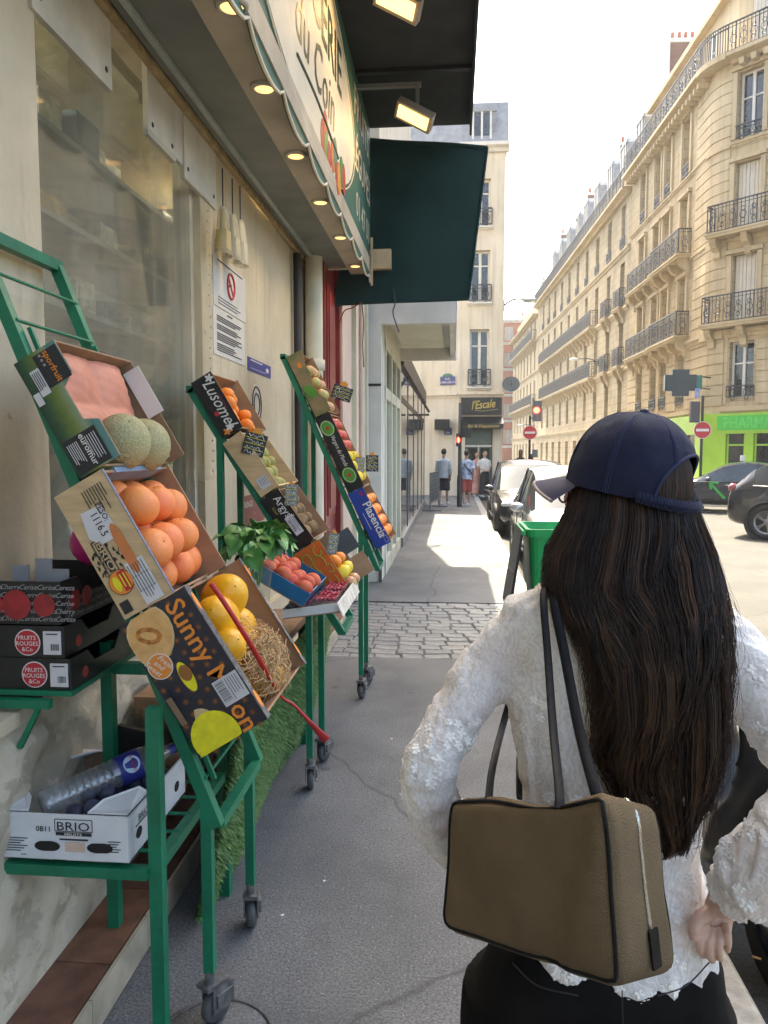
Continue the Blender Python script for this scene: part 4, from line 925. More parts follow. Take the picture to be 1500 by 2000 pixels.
for (z0, z1) in ((.2, .9), (1.05, 2.0), (2.15, 3.2)):
    m = MB(); m.bx((-1.171, 7.08, z0), (-1.155, 7.50, z1)); m.bx((-1.1555, 7.13, z0+.07), (-1.142, 7.45, z1-.07)); m.build('panel', m_rd, RD)
MB().bx((-1.30, 7.582, 0), (-1.12, 7.64, 3.5)).build('frame', m_rd, RD)
# next house: pinkish pier, cream shop front with a projecting box canopy
PX, FX = -1.10, -.90
H = thing('neighbour_house', 'pinkish plastered house wall beyond the red door', 'building', (-1.4, 9, 0))
MB().bx((-2.2, 7.645, 0), (PX, 9.58, 17)).build('wall', m_pink, H)
for yy in (8.35, 9.0, 9.42): MB().bx((PX, yy, 0), (PX+.05, yy+.10, 4.4)).build('pilaster', m_cream2, H)
tag(MB().tube([(-1.05, 8.75, 0), (-1.05, 8.75, 4.5)], .022, 8).build('thin_pipe', m_pink), 'slim pale downpipe on the pinkish wall', 'pipe')
for k, (a_, b_) in enumerate((((-12, -12, 3.42), (WX-.02, 7.64, 17)), ((-12, 7.66, 0), (-2.21, 16.3, 17)), ((-2.2, 9.6, 4.05), (FX-.02, 16.3, 17)), ((-12, -12, 0), (-4.0, 7.64, 3.41)))): MB().bx(a_, b_).build('upper_shade_mass', m_cream, H)  # upper storeys mostly out of view, height and end shaped to shade the pavement
S2 = thing('cream_shop', 'cream shop front with white box canopy and dark transom panes', 'shop', (-1.1, 11, 0))
m = MB(); m.bx((-2.2, 9.6, 0), (FX, 10.1, 4.04)); m.build('end_pier', m_white, S2)
m = MB(); m.bx((PX, 9.588, 2.46), (FX, 9.599, 2.49)); m.build('trim', m_dark, S2); MB().bx((FX-.03, 9.57, 0), (FX+.01, 9.599, .75)).build('corner_guard', m_brown0, S2)
for a, b in ((10.1, 10.25), (11.1, 11.25), (12.0, 12.15), (12.9, 13.05)): MB().bx((FX-.06, a, 0), (FX+.015, b, 3.1)).build('mullion', m_cream2, S2)
for z0, z1 in ((2.35, 2.5), (3.0, 4.04), (0, .2)): MB().bx((FX-.06, 10.1, z0), (FX+.01, 13.05, z1)).build('rail', m_cream2, S2)
for a, b in ((10.25, 11.1), (11.25, 12.0), (12.15, 12.9)):
    MB().bx((FX-.05, a, .2), (FX-.03, b, 2.35)).build('pane', pm('pale_green_glass', (0.30, 0.36, 0.32), .05, var=.2, scale=.8), S2); mid = (a+b)/2
    for q0, q1 in ((a, mid-.03), (mid+.03, b)): MB().bx((FX-.045, q0+.02, 2.52), (FX-.02, q1-.02, 2.98)).build('transom_pane', m_dkglass, S2)
BC = thing('box_canopy', 'white projecting box canopy with recessed soffit over the pavement', 'canopy', (-.4, 11.3, 3.2))
for nm, a_, b_ in (('front', (FX, 9.6, 3.22), (.02, 9.72, 4.1)), ('side', (-.06, 9.72, 3.22), (.02, 13.05, 4.1)), ('back', (FX, 12.93, 3.16), (.04, 13.051, 4.1)), ('ceiling', (FX, 9.72, 3.36), (-.06, 12.93, 3.42))): MB().bx(a_, b_).build(nm, m_white, BC)
MB().bx((-.82, 9.95, 3.31), (-.16, 12.6, 3.355)).build('soffit_panel', m_cream2, BC); MB().bx((FX, 9.73, 3.26), (-.06, 9.85, 3.355)).build('soffit_beam', m_cream2, BC)
MB().bx((.022, 9.7, 3.3), (.03, 13.0, 3.95)).build('side_print', pm('canopy_print', '#b9b4cc', .5, var=.3, scale=3, var2='#5f6fae'), BC)
S3 = thing('glazed_shop', 'dark glazed shop front with brown posts near the street corner', 'shop', (-1.0, 18, 0)); GX = -.87
for yy in (13.1, 15.2, 17.4, 19.6, 21.8, 23.8): MB().bx((GX-.10, yy, 0), (GX-.02, yy+.10, 3.3)).build('post', m_brown0, S3)
MB().bx((GX-.1, 13.1, 2.5), (GX-.018, 23.9, 2.6)).build('rail', m_brown0, S3); MB().bx((GX-.3, 13.1, 3.1), (GX+.03, 23.92, 3.45)).build('fascia', m_brown0, S3)
MB().bx((GX-.15, 13.1, 0), (GX+.02, 23.9, .16)).build('plinth', m_granite, S3)
m_mir = pm('dark_mirror_glass', (0.10, 0.11, 0.11), .03, var=.2, scale=.5, spec=1.0)
for a, b in ((13.22, 15.2), (15.32, 17.4), (17.52, 19.6), (19.72, 21.8), (21.92, 23.8)): MB().bx((GX-.05, a, .16), (GX-.03, b, 2.5)).build('pane', m_mir, S3); MB().bx((GX-.05, a, 2.6), (GX-.03, b, 3.1)).build('pane', m_mir, S3)
MB().bx((-4, 16.35, 0), (GX-.31, 23.88, 3.4)).build('backing_mass', MATS['dark_room'], S3); MB().bx((-2.15, 13.1, 0), (GX-.31, 16.29, 3.4)).build('backing_mass', MATS['dark_room'], S3)
m = MB(); m.bar((GX, 15.0, 3.05), (GX+.4, 15.0, 2.4), .05); m.bar((GX, 15.0, 2.35), (GX+.4, 15.0, 2.35), .04); m.build('awning_arm', m_brown0, S3)
# ------------------------------------------------------------------ racks, crates and produce
def paint_mat(name, c, wear=.5):
    m = pm(name, c, .42, var=.16, scale=7, bump=.18, bscale=60); N = m.node_tree.nodes; L = m.node_tree.links; b = N['Principled BSDF']
    tc = N.new('ShaderNodeTexCoord'); nz = N.new('ShaderNodeTexNoise'); nz.inputs['Scale'].default_value = 34; nz.inputs['Detail'].default_value = 5; nz.inputs['Roughness'].default_value = .7; L.new(tc.outputs['Object'], nz.inputs['Vector'])
    mr = N.new('ShaderNodeMapRange'); mr.inputs['From Min'].default_value = .66; mr.inputs['From Max'].default_value = .70; mr.inputs['To Max'].default_value = .8; L.new(nz.outputs['Fac'], mr.inputs['Value'])
    src = b.inputs['Base Color'].links[0].from_socket; mx = N.new('ShaderNodeMix'); mx.data_type = 'RGBA'; mx.inputs['B'].default_value = (0.045, 0.03, 0.022, 1); L.new(mr.outputs[0], mx.inputs['Factor']); L.new(src, mx.inputs['A']); L.new(mx.outputs['Result'], b.inputs['Base Color'])
    return m
m_gr = paint_mat('rack_green_paint', (0.005, 0.175, 0.085)); m_gal = pm('caster_steel', (0.25, 0.25, 0.25), .4, metal=.6, var=.25, scale=30); m_rub = pm('caster_rubber', (0.10, 0.10, 0.10), .6, var=.2)
_c = {}
def caster(parent, p, rz=0.0):
    if 'w' not in _c:
        m = MB(); R = Matrix.Rotation(pi/2, 4, 'Y'); m.lathe([(.001, -.016), (.042, -.016), (.05, -.008), (.05, .008), (.042, .016), (.001, .016)], 18, Matrix.Translation((0, .02, .05)) @ R); _c['w'] = m.mesh('wheel', m_rub)
        m = MB(); m.bx((-.026, -.01, .045), (-.021, .045, .125)); m.bx((.021, -.01, .045), (.026, .045, .125)); m.bx((-.026, -.03, .12), (.026, .05, .132)); m.tube([(0, 0, .13), (0, 0, .17)], .016, 10); m.bx((.0265, .0, .06), (.034, .06, .10)); m.bx((-.022, .05, .09), (.022, .07, .112)); _c['f'] = m.mesh('caster', m_gal)
    o = put('caster', _c['f'], parent); o.location = p; o.rotation_euler.z = rz
    w = bpy.data.objects.new('wheel', _c['w']); col.objects.link(w); w.parent = o
    return o
def rack(label, Yn, Yf, B, T, legx=.02, nrod=13, back=True, lip=.17):
    B = V(B); T = V(T); R = thing('display_rack', label, 'rack', (B.x-.2, (Yn+Yf)/2, 0), 'green display racks')
    d = (T-B); L = d.length; d.normalize()
    def at_y(p, y): return V((p.x, y, p.z))
    for y in (Yn, Yf):
        MB().bar(at_y(B, y), at_y(T, y), .034, .034, up=(0, 1, 0)).build('side_bar', m_gr, R)
        lx_ = B.x-legx; MB().bar((lx_, y, .165), (lx_, y, B.z+legx/-d.x*d.z), .030, .030, up=(0, 1, 0)).build('leg', m_gr, R)
        caster(R, (lx_, y, 0), random.uniform(-.7, .7))
        if back:
            MB().bar((T.x+.14, y, .12), (T.x+.14, y, B.z+(T.x+.14-B.x)/d.x*d.z), .030, .030, up=(0, 1, 0)).build('leg', m_gr, R)
    MB().bar(at_y(B, Yn)+V((0, .018, .0)), at_y(B, Yf)-V((0, .018, 0)), .03, .03).build('cross_rail', m_gr, R); MB().bar(at_y(T, Yn)-V((0, .017, 0)), at_y(T, Yf)+V((0, .017, 0)), .034, .034).build('cross_rail', m_gr, R)
    rod = MB().tube([(0, 0, 0), (0, Yf-Yn, 0)], .0055, 8).mesh('rod', m_gr)
    for i in range(1, nrod):
        p = B+d*(L*i/nrod); o = put('rod', rod, R); o.location = V((p.x, Yn, p.z)) + V((d.z, 0, -d.x))*.016
    inner = MB().bar(B+d*.12+V((d.z, 0, -d.x))*.03, T-d*.3+V((d.z, 0, -d.x))*.03, .012, .012, up=(0, 1, 0)).mesh('guide_rod', m_gr)
    for y in (Yn+.03, Yf-.03): o = put('guide_rod', inner, R); o.location = (0, y-Yn, 0)
    return R
Y1, Y1f = 2.05, 2.50
B1 = at(425, 1612, Y=Y1); T1 = V((-1.318, Y1, 2.27))
R1 = rack('nearest green display rack, carrying melons and grapefruit', Y1, Y1f, B1, T1, legx=.03, back=False)
# lower table frame of the nearest rack
A_ = at(308, 1690, Y=1.93); zt = A_.z
for (x, y, z0, z1) in ((A_.x, 1.93, 0.0, .98), (-1.085, 2.30, .12, 1.06)):
    MB().bar((x, y, z0), (x, y, z1), .036, .036, up=(0, 1, 0)).build('leg', m_gr, R1)
MB().bar((-1.24, 1.912, zt-.012), (A_.x-.018, 1.912, zt-.012), .03, .03).build('shelf_rail', m_gr, R1)
MB().bar((A_.x, 1.95, zt), (A_.x, 2.5, zt), .03, .03).build('shelf_rail', m_gr, R1); MB().bar((-1.08, 1.95, zt-.005), (-1.08, 2.29, zt-.005), .03, .03).build('shelf_rail', m_gr, R1)
MB().bar((-1.10, 2.32, .97), (-.80, 2.32, .97), .035, .035).build('shelf_rail', m_gr, R1)
for k in range(5): MB().tube([(-1.2, 1.98+k*.11, zt+.012), (A_.x, 1.98+k*.11, zt+.012)], .006, 6).build('rod', m_gr, R1)
MB().bx((-1.34, 1.98, .985), (-1.04, 2.42, .999)).build('upper_shelf', m_gr, R1)
m = MB(); p = at(0, 1375, Y=1.92); m.bar((-1.34, 1.96, .97), (-1.09, 1.96, .97), .024, .024); m.bar((-1.19, 1.97, .84), (-1.13, 1.97, .955), .014); m.build('bracket', m_gr, R1)
Y2, Y2f = 3.6, 3.94
R2 = rack('middle green display rack, carrying kiwis and pears', Y2, Y2f, at(668, 1236, Y=Y2), (-1.25, Y2, 1.95), legx=.16)
Y3, Y3f = 5.0, 5.31
R3 = rack('farthest green display rack, carrying the blue orange box', Y3, Y3f, at(737, 1112, Y=Y3), at(553, 697, Y=Y3), legx=.11)
m = MB()
# crates ---------------------------------------------------------------
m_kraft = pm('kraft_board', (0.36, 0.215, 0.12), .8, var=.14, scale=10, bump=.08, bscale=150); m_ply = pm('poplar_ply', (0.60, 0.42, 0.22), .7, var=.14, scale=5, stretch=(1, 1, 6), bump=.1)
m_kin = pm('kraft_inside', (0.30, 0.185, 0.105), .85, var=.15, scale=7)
class Crate:
    def __init__(s, name, label, cat, TL, BL, H, Yn, D, mo, mi=None, t=.006, group=None, hs=.85, notch=None, far=True, tint=0.0, mside=None, hu=None):
        s.A = at(*TL, Y=Yn); s.B = at(*BL, Y=Yn); s.u = (s.B-s.A).normalized(); s.L = (s.B-s.A).length; s.n = V((-s.u.z, 0, s.u.x)); s.w = V((0, 1, 0)); s.H = H; s.D = D; s.t = t
        s.mo = mo; s.mi = mi or m_kin; mside = mside or mo
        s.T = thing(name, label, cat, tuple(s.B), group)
        P = s.P
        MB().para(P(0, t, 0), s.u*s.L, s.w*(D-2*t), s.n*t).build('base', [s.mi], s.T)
        def panel(a0, b0, da, db, h, nm, outer, pts=None):
            m = MB(); O = P(a0, b0, 0)
            m.para(O, da, db, s.n*h, 1)
            for k, f in enumerate(m.f):
                c = sum((V(m.v[i]) for i in f), V())/4; nf = (V(m.v[f[1]])-V(m.v[f[0]])).cross(V(m.v[f[2]])-V(m.v[f[1]])).normalized()
                if abs(nf.dot(outer)) > .9 and (c-(O+da/2+db/2+s.n*h/2)).dot(outer) > 0: m.mi[k] = 0
            return m.build(nm, [mside if nm != 'end_panel' else mo, s.mi], s.T)
        if notch:   # end panel with its outline given in (a, c)
            def pan(b, out, mm, nm):
                m = MB(); pts = [P(a*s.L, b, c*H) for a, c in notch]; m.prism(pts, s.w*t, 1)
                m2 = MB(); m2.prism([p-s.w*out*.0012 for p in pts], s.w*(.001), 0)
                o = m.build(nm, [mo, s.mi], s.T, clean=True); m2.build('print', mo, o, clean=True); return o
            s.end = pan(0, 1, mo, 'end_panel'); s.farp = MB().para(P(0, D-t, 0), s.u*s.L, s.w*t, s.n*H).build('end_panel', [s.mi], s.T)
        else:
            s.end = panel(0, 0, s.u*s.L, s.w*t, H, 'end_panel', -s.w)
            s.farp = panel(0, D-t, s.u*s.L, s.w*t, H, 'end_panel', s.w)
        panel(0, t, s.u*t, s.w*(D-2*t), H*(hu or hs), 'side_panel', -s.u); panel(s.L-t, t, s.u*t, s.w*(D-2*t), H*hs, 'side_panel', s.u)
    def P(s, a, b, c): return s.A+s.u*a+s.w*b+s.n*c
    def F(s, a, c, lift=0.0025): return s.A+s.u*(a*s.L)+s.n*(c*s.H)-s.w*lift
    def text(s, txt, a, c, size, mat, name='lettering', align='C', off=0., shear=0., sx=1., rot=0):
        u, v = s.u, s.n
        if rot: u, v = s.u*cos(rot)+s.n*sin(rot), s.n*cos(rot)-s.u*sin(rot)
        return MB().text(txt, s.F(a, c, .0034), u, v, size, align=align, off=off, shear=shear, sx=sx, lift=.0008).build(name, mat, s.end)
    def patch(s, a0, c0, a1, c1, mat, name='printed_label', lift=.0022, holes=None):
        p = [s.F(a0, c0, lift), s.F(a1, c0, lift), s.F(a1, c1, lift), s.F(a0, c1, lift)]
        return MB().prism(p, -s.w*.0006).build(name, mat, s.end)
    def blob(s, a, c, ra, rc, mat, name='printed_shape', lift=.0022, n=20, a0=0, a1=2*pi, rot=0):
        ctr = s.F(a, c, lift); u, v = s.u*cos(rot)+s.n*sin(rot), s.n*cos(rot)-s.u*sin(rot)
        pts = []
        for i in range(n):
            p = ctr+u*ra*cos(a0+(a1-a0)*i/n)+v*rc*sin(a0+(a1-a0)*i/n); d = p-s.A; da, dc = d.dot(s.u), d.dot(s.n)
            pts.append(s.A+s.u*min(max(da, .001), s.L-.001)+s.n*min(max(dc, .001), s.H-.001)+s.w*d.dot(s.w))
        return MB().prism(pts, -s.w*.0006).build(name, mat, s.end)
    def lines(s, a0, c0, a1, n, dc, mat, h=.003, name='small_print', lift=.003, vary=.3):
        m = MB(); r = random.Random(int(a0*100)+n)
        for k in range(n):
            e = a1-(a1-a0)*vary*r.random(); q = s.F(a0, c0-k*dc, lift); m.para(q, s.u*(e-a0)*s.L, s.n*h, -s.w*.0004)
        return m.build(name, mat, s.end)
m_wht = pm('print_white', (0.72, 0.70, 0.66), .5, var=.03); m_bk = pm('print_black', (0.016, 0.016, 0.018), .5, var=.1); m_or = pm('print_orange', (0.78, 0.25, 0.03), .5, var=.05); m_yel = pm('print_yellow', (0.80, 0.72, 0.02), .5, var=.1, scale=30); m_lab = pm('sticker_white', (0.62, 0.60, 0.60), .45, var=.05)
m_navy = pm('melon_box_navy', (0.022, 0.022, 0.035), .35, var=.2, scale=30); m_redc = pm('print_red', (0.50, 0.02, 0.03), .45, var=.1); m_grn = pm('print_green', (0.09, 0.28, 0.03), .5, var=.1); m_blue = pm('box_blue', (0.012, 0.05, 0.32), .35, var=.12)
s1 = Y1/1500
# 1 green field melon box
m_field = bpy.data.materials.new('field_print'); m_field.use_nodes = True
def grad_print(mt, A, u, n, L, H):
    N = mt.node_tree.nodes; Lk = mt.node_tree.links; b = N['Principled BSDF']; b.inputs['Roughness'].default_value = .4
    tc = N.new('ShaderNodeTexCoord'); nz = N.new('ShaderNodeTexNoise'); nz.inputs['Scale'].default_value = 30; nz.inputs['Detail'].default_value = 4; Lk.new(tc.outputs['Object'], nz.inputs['Vector'])
    vm = N.new('ShaderNodeVectorMath'); vm.operation = 'DOT_PRODUCT'; vm.inputs[1].default_value = tuple(n/H); Lk.new(tc.outputs['Object'], vm.inputs[0])
    ad = N.new('ShaderNodeMath'); ad.operation = 'ADD'; ad.inputs[1].default_value = -A.dot(n)/H; Lk.new(vm.outputs['Value'], ad.inputs[0])
    ad2 = N.new('ShaderNodeMath'); ad2.operation = 'MULTIPLY_ADD'; ad2.inputs[1].default_value = .22; Lk.new(nz.outputs['Fac'], ad2.inputs[0]); Lk.new(ad.outputs[0], ad2.inputs[2])
    cr = N.new('ShaderNodeValToRGB'); e = cr.color_ramp.elements; e[0].position = .1; e[0].color = (0.006, 0.03, 0.018, 1); e[1].position = 1.1; e[1].color = (0.10, 0.22, 0.20, 1)
    for p, c in ((.28, (0.02, 0.07, 0.03)), (.5, (0.10, 0.15, 0.03)), (.62, (0.16, 0.20, 0.05)), (.8, (0.22, 0.28, 0.17)), (.95, (0.06, 0.18, 0.15))): x = e.new(p); x.color = (*c, 1)
    Lk.new(ad2.outputs[0], cr.inputs[0]); Lk.new(cr.outputs[0], b.inputs['Base Color'])
C1 = Crate('melon_carton', 'green field printed melon carton at the top of the nearest rack', 'carton', (27, 712), (157, 936), .132, Y1-.036, .50, m_field, notch=[(0, 0), (1, 0), (1, 1), (.68, 1), (.62, .70), (.34, .70), (.27, 1), (0, 1)], hs=.55, hu=1.0)
grad_print(m_field, C1.A, C1.u, C1.n, C1.L, C1.H)
C1.patch(.03, .42, .30, .98, m_bk); C1.text('sporfruit', .165, .66, .026, m_or, shear=.1, off=.01); C1.text('* * *', .09, .50, .02, m_wht); C1.patch(.12, .2, .33, .42, m_lab, lift=.003); C1.lines(.14, .37, .31, 5, .045, m_print, .0022, lift=.0045); C1.patch(.28, .03, .38, .18, m_lab, lift=.003)
C1.patch(.70, .06, .985, .84, m_bk); C1.text('euromur', .84, .43, .026, m_wht, off=.012); C1.lines(.74, .76, .95, 5, .055, m_lab, .0022, lift=.0045); C1.lines(.74, .33, .93, 6, .045, m_lab, .0022, lift=.0045)
m_pad = pm('pink_tissue', (0.62, 0.24, 0.15), .6, var=.08, scale=12, bump=.1)
m = MB()                    # moulded pink liner
def pad(a, b):
    bump = .026*(abs(sin(a*pi*1.4+.2))*abs(sin(b*pi*2)))**.7+.002*sin(a*41+b*9)*sin(b*37)
    return C1.P(.01+a*C1.L*.60, .02+b*(C1.D-.05), .05+.045*(1-a)+bump)
m.grid(pad, 28, 28); ln = m.build('pink_liner', m_pad, None); tag(ln, 'crinkled pink paper liner in the green melon carton', 'liner')
m = MB(); a = C1.P(.02, C1.D-.012, .06); m.para(C1.P(.03, C1.D-.012, .09), C1.u*.17, -C1.w*.003, C1.n*.06); m.build('flap', m_wht, C1.T); MB().para(C1.P(C1.L*.62, C1.D-.014, .02), C1.u*.12, -C1.w*.003, C1.n*.07).build('flap', m_wht, C1.T)
# fruit meshes
def fruit_mat(name, c, c2, scale=9, bump=.25, bscale=180, rough=.45, sub=.0): return pm(name, c, rough, var=.3, var2=c2, scale=scale, bump=bump, bscale=bscale)
def fruit_mesh(name, r, mat, sq=(1, 1, 1), dimple=.06, nu=22, nv=14):
    m = MB()
    prof = []
    for i in range(nv+1):
        t = pi*i/nv; rr = sin(t); z = -cos(t)
        if i == nv: z -= dimple*2
        if i == nv-1: z -= dimple*.5
        prof.append((max(rr, 1e-4), z))
    m.lathe(prof, nu, Matrix.Diagonal((r*sq[0], r*sq[1], r*sq[2], 1))); zt_ = r*sq[2]*(1-dimple*1.6); sr_ = min(.10, .0028/r); m.lathe([(r*sr_, zt_-r*.03), (r*sr_*.8, zt_+r*.02), (.0002, zt_+r*.028)], 7, mi=1, smooth=False); return m.mesh(name, [mat, pm('fruit_stem', (0.20, 0.15, 0.06), .8)])
def melon_mat(name, c, c2):
    m = pm(name, c, .6, var=.25, var2=c2, scale=6); N = m.node_tree.nodes; L = m.node_tree.links; b = N['Principled BSDF']
    tc = N.new('ShaderNodeTexCoord'); vo = N.new('ShaderNodeTexVoronoi'); vo.feature = 'DISTANCE_TO_EDGE'; vo.inputs['Scale'].default_value = 75; nz = N.new('ShaderNodeTexNoise'); nz.inputs['Scale'].default_value = 40
    L.new(tc.outputs['Object'], nz.inputs['Vector']); mx = N.new('ShaderNodeMix'); mx.data_type = 'RGBA'; mx.inputs['Factor'].default_value = .03; L.new(tc.outputs['Object'], mx.inputs['A']); L.new(nz.outputs['Color'], mx.inputs['B']); L.new(mx.outputs['Result'], vo.inputs['Vector'])
    mr = N.new('ShaderNodeMapRange'); mr.inputs['From Max'].default_value = .12; mr.inputs['To Min'].default_value = 1; mr.inputs['To Max'].default_value = 0; L.new(vo.outputs['Distance'], mr.inputs['Value'])
    bp = N.new('ShaderNodeBump'); bp.inputs['Strength'].default_value = .7; bp.inputs['Distance'].default_value = .004; L.new(mr.outputs[0], bp.inputs['Height']); L.new(bp.outputs[0], b.inputs['Normal'])
    src = b.inputs['Base Color'].links[0].from_socket; m2 = N.new('ShaderNodeMix'); m2.data_type = 'RGBA'; m2.inputs['B'].default_value = (0.52, 0.46, 0.27, 1); ml = N.new('ShaderNodeMath'); ml.operation = 'MULTIPLY'; ml.inputs[1].default_value = .7; L.new(mr.outputs[0], ml.inputs[0]); L.new(ml.outputs[0], m2.inputs['Factor']); L.new(src, m2.inputs['A']); L.new(m2.outputs['Result'], b.inputs['Base Color'])
    return m
fm_melon = fruit_mesh('melon', .078, melon_mat('netted_melon', (0.42, 0.36, 0.17), (0.30, 0.31, 0.14)), (1, 1, 1.05), .02, 28, 18)
fm_grape = fruit_mesh('grapefruit', .058, fruit_mat('grapefruit_skin', (0.78, 0.185, 0.065), (0.84, 0.30, 0.07), 5, .3, 330, .42), (1.02, 1.02, .97))
fm_canary = fruit_mesh('yellow_melon', .082, fruit_mat('canary_melon', (0.80, 0.46, 0.012), (0.66, 0.27, 0.01), 5, .3, 45, .4), (.86, .86, 1.2), .0)
fm_mand = fruit_mesh('mandarin', .034, fruit_mat('mandarin_skin', (0.80, 0.20, 0.02), (0.82, 0.28, 0.03), 8, .2, 300, .4), (1.05, 1.05, .85))
fm_kiwi = fruit_mesh('kiwi', .032, fruit_mat('kiwi_skin', (0.24, 0.155, 0.075), (0.17, 0.11, 0.05), 20, .4, 400, .9), (1, 1, 1.35), .03)
fm_pear = fruit_mesh('pear', .036, fruit_mat('pear_skin', (0.30, 0.27, 0.055), (0.22, 0.21, 0.05), 10, .1, 200, .5), (1, 1, 1.25), .05)
fm_lemon = fruit_mesh('lemon', .032, fruit_mat('lemon_skin', (0.80, 0.62, 0.05), (0.72, 0.52, 0.03), 10, .2, 300, .4), (1, 1, 1.25), -.08)
fm_peach = fruit_mesh('peach', .036, fruit_mat('peach_skin', (0.42, 0.035, 0.03), (0.62, 0.16, 0.06), 12, .1, 300, .7), (1.03, 1.03, .95))
fm_apple = fruit_mesh('apple', .036, fruit_mat('apple_skin', (0.45, 0.48, 0.14), (0.58, 0.15, 0.12), 7, .0, 100, .3), (1.05, 1.05, .9))
fm_tom = fruit_mesh('tomato', .032, fruit_mat('tomato_skin', (0.60, 0.05, 0.04), (0.55, 0.10, 0.06), 7, 0, 100, .25), (1.08, 1.08, .85))
fm_plum = fruit_mesh('plum', .026, fruit_mat('plum_skin', (0.045, 0.06, 0.11), (0.03, 0.025, 0.05), 12, 0, 100, .5), (1, 1, 1.15))
rf = random.Random(11)
ORD = ['first', 'second', 'third', 'fourth', 'fifth', 'sixth']
FCOUNT = {}
def fruit(me, p, label, cat, group, rot=None, s=1.0):
    o = put(me.name, me); o.location = p; o.rotation_euler = rot or (rf.uniform(-1, 1), rf.uniform(-1, 1), rf.uniform(0, 6)); k = s*rf.uniform(.95, 1.05); o.scale = (k, k, k)
    return tag(o, label, cat, group)
for a, b, c, i in ((.80, .19, .072, 0), (.83, .335, .072, 1)):
    fruit(fm_melon, C1.P(a*C1.L, b, c+.012), ['netted melon at the near side of the green carton', 'netted melon partly behind another in the green carton'][i], 'melon', 'netted melons', (radians(40+10*i), radians(25), .3), 1.05)
# 2 plywood grapefruit crate
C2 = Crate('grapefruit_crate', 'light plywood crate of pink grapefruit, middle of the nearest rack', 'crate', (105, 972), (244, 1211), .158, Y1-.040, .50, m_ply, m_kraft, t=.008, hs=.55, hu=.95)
tb = MB(); tb.para(C2.P(0, -.001, C2.H+.0005), C2.u*C2.L, C2.w*.012, C2.n*.002); tb.build('tape', pm('blue_tape', (0.17, 0.20, 0.27), .4, var=.2, scale=40), C2.T)
C2.lines(.07, .86, .27, 8, .055, m_bk, .0026, vary=.5)
m = MB(); ctr = C2.F(.33, .46, .0022); m.prism([ctr+C2.u*x+C2.n*y for x, y in ((-.052, -.030), (.020, -.044), (.050, -.02), (.052, .026), (.015, .040), (-.046, .036))], -C2.w*.0006); m.build('white_sticker', m_lab, C2.end)
C2.text('PESO:', .26, .60, .022, m_bk, off=.006); C2.text('1116.5', .33, .42, .031, m_bk, off=.004, sx=.85)
m = MB(); c0 = C2.F(.56, .66, .0025); sl = [c0+C2.u*x*.05+C2.n*y for x, y in [(cos(t)*1.0+(.55 if cos(t) > 0 else -.55), sin(t)*.0145) for t in [2*pi*i/20 for i in range(20)]]]; m.prism(sl, -C2.w*.0006); m.build('hand_hole', pm('hole_fruit', (0.62, 0.20, 0.06), .5), C2.end)
m = MB(); ctr = C2.F(.545, .27, .0022)
for x in (-.052, .052): m.para(ctr+C2.u*x-C2.n*.018, C2.u*.003, C2.n*.036, -C2.w*.0005)
for y in (-.018, .016): m.para(ctr-C2.u*.052+C2.n*y, C2.u*.105, C2.n*.003, -C2.w*.0005)
m.build('logo_frame', m_bk, C2.end); C2.patch(.43, .215, .66, .325, m_bk, 'logo_band'); MB().text('BRIO', C2.F(.545, .235, .003), C2.u, C2.n, .026, off=.008, sx=1.5, lift=.001).build('lettering', m_ply, C2.end)
vine = random.Random(3); m = MB()
for k in range(26): x, y = vine.uniform(.44, .68), vine.uniform(.36, .56) if k % 2 else vine.uniform(.06, .2); q = C2.F(x, y, .0022); m.prism([q+C2.u*.007*cos(t)+C2.n*.004*sin(t+k) for t in [2*pi*i/6 for i in range(6)]], -C2.w*.0004)
m.build('vine_print', m_bk, C2.end)
C2.blob(.755, .30, .036, .036, m_bk, n=24, lift=.0021); C2.blob(.755, .30, .034, .034, m_or, lift=.0028, n=24); C2.patch(.68, .30, .83, .45, m_redc, lift=.0036); C2.blob(.755, .22, .022, .010, m_yel, lift=.0036); C2.lines(.70, .40, .82, 2, .07, m_yel, .004, lift=.0046)
C2.patch(.66, .50, .985, .86, m_lab, lift=.0022); C2.lines(.68, .80, .96, 6, .055, m_bk, .002, lift=.0032); m = MB()
for q in (.77, .88): m.para(C2.F(q, .50, .0032), C2.u*.001, C2.n*.055, -C2.w*.0003)
m.build('label_rules', m_bk, C2.end); C2.patch(.88, .06, .97, .24, m_bk, lift=.0022)
rows = [(.74, .10, .05), (.80, .215, .05), (.79, .335, .05), (.80, .445, .05), (.44, .06, .055), (.46, .165, .055), (.47, .275, .055), (.48, .385, .055), (.14, .08, .06), (.15, .19, .06), (.17, .30, .06), (.19, .41, .06),
        (.63, .06, .135), (.63, .16, .14), (.62, .275, .135), (.32, .10, .135), (.33, .215, .14), (.34, .33, .135)]
for k_, (a, b, c) in enumerate(rows): fruit(fm_grape, C2.P(a*C2.L+rf.uniform(-.008, .008), b+.012+rf.uniform(-.01, .01), c+.008+rf.uniform(-.008, .008)), 'pink grapefruit in the plywood crate, %s row, %s from the near side' % (('bottom', 'middle', 'top', 'raised lower', 'raised upper')[(k_//4) if k_ < 12 else 3+(k_-12)//3], ORD[k_ % 4 if k_ < 12 else (k_-12) % 3]), 'grapefruit', 'pink grapefruit in the plywood crate')
m = MB(); m.para(C2.P(-.01, .09, .10), C2.u*.02, C2.w*.34, C2.n*.055); tag(m.build('blue_liner', pm('blue_tissue', (0.25, 0.34, 0.48), .6, var=.15)), 'crumpled pale blue tissue at the top of the grapefruit crate', 'liner')
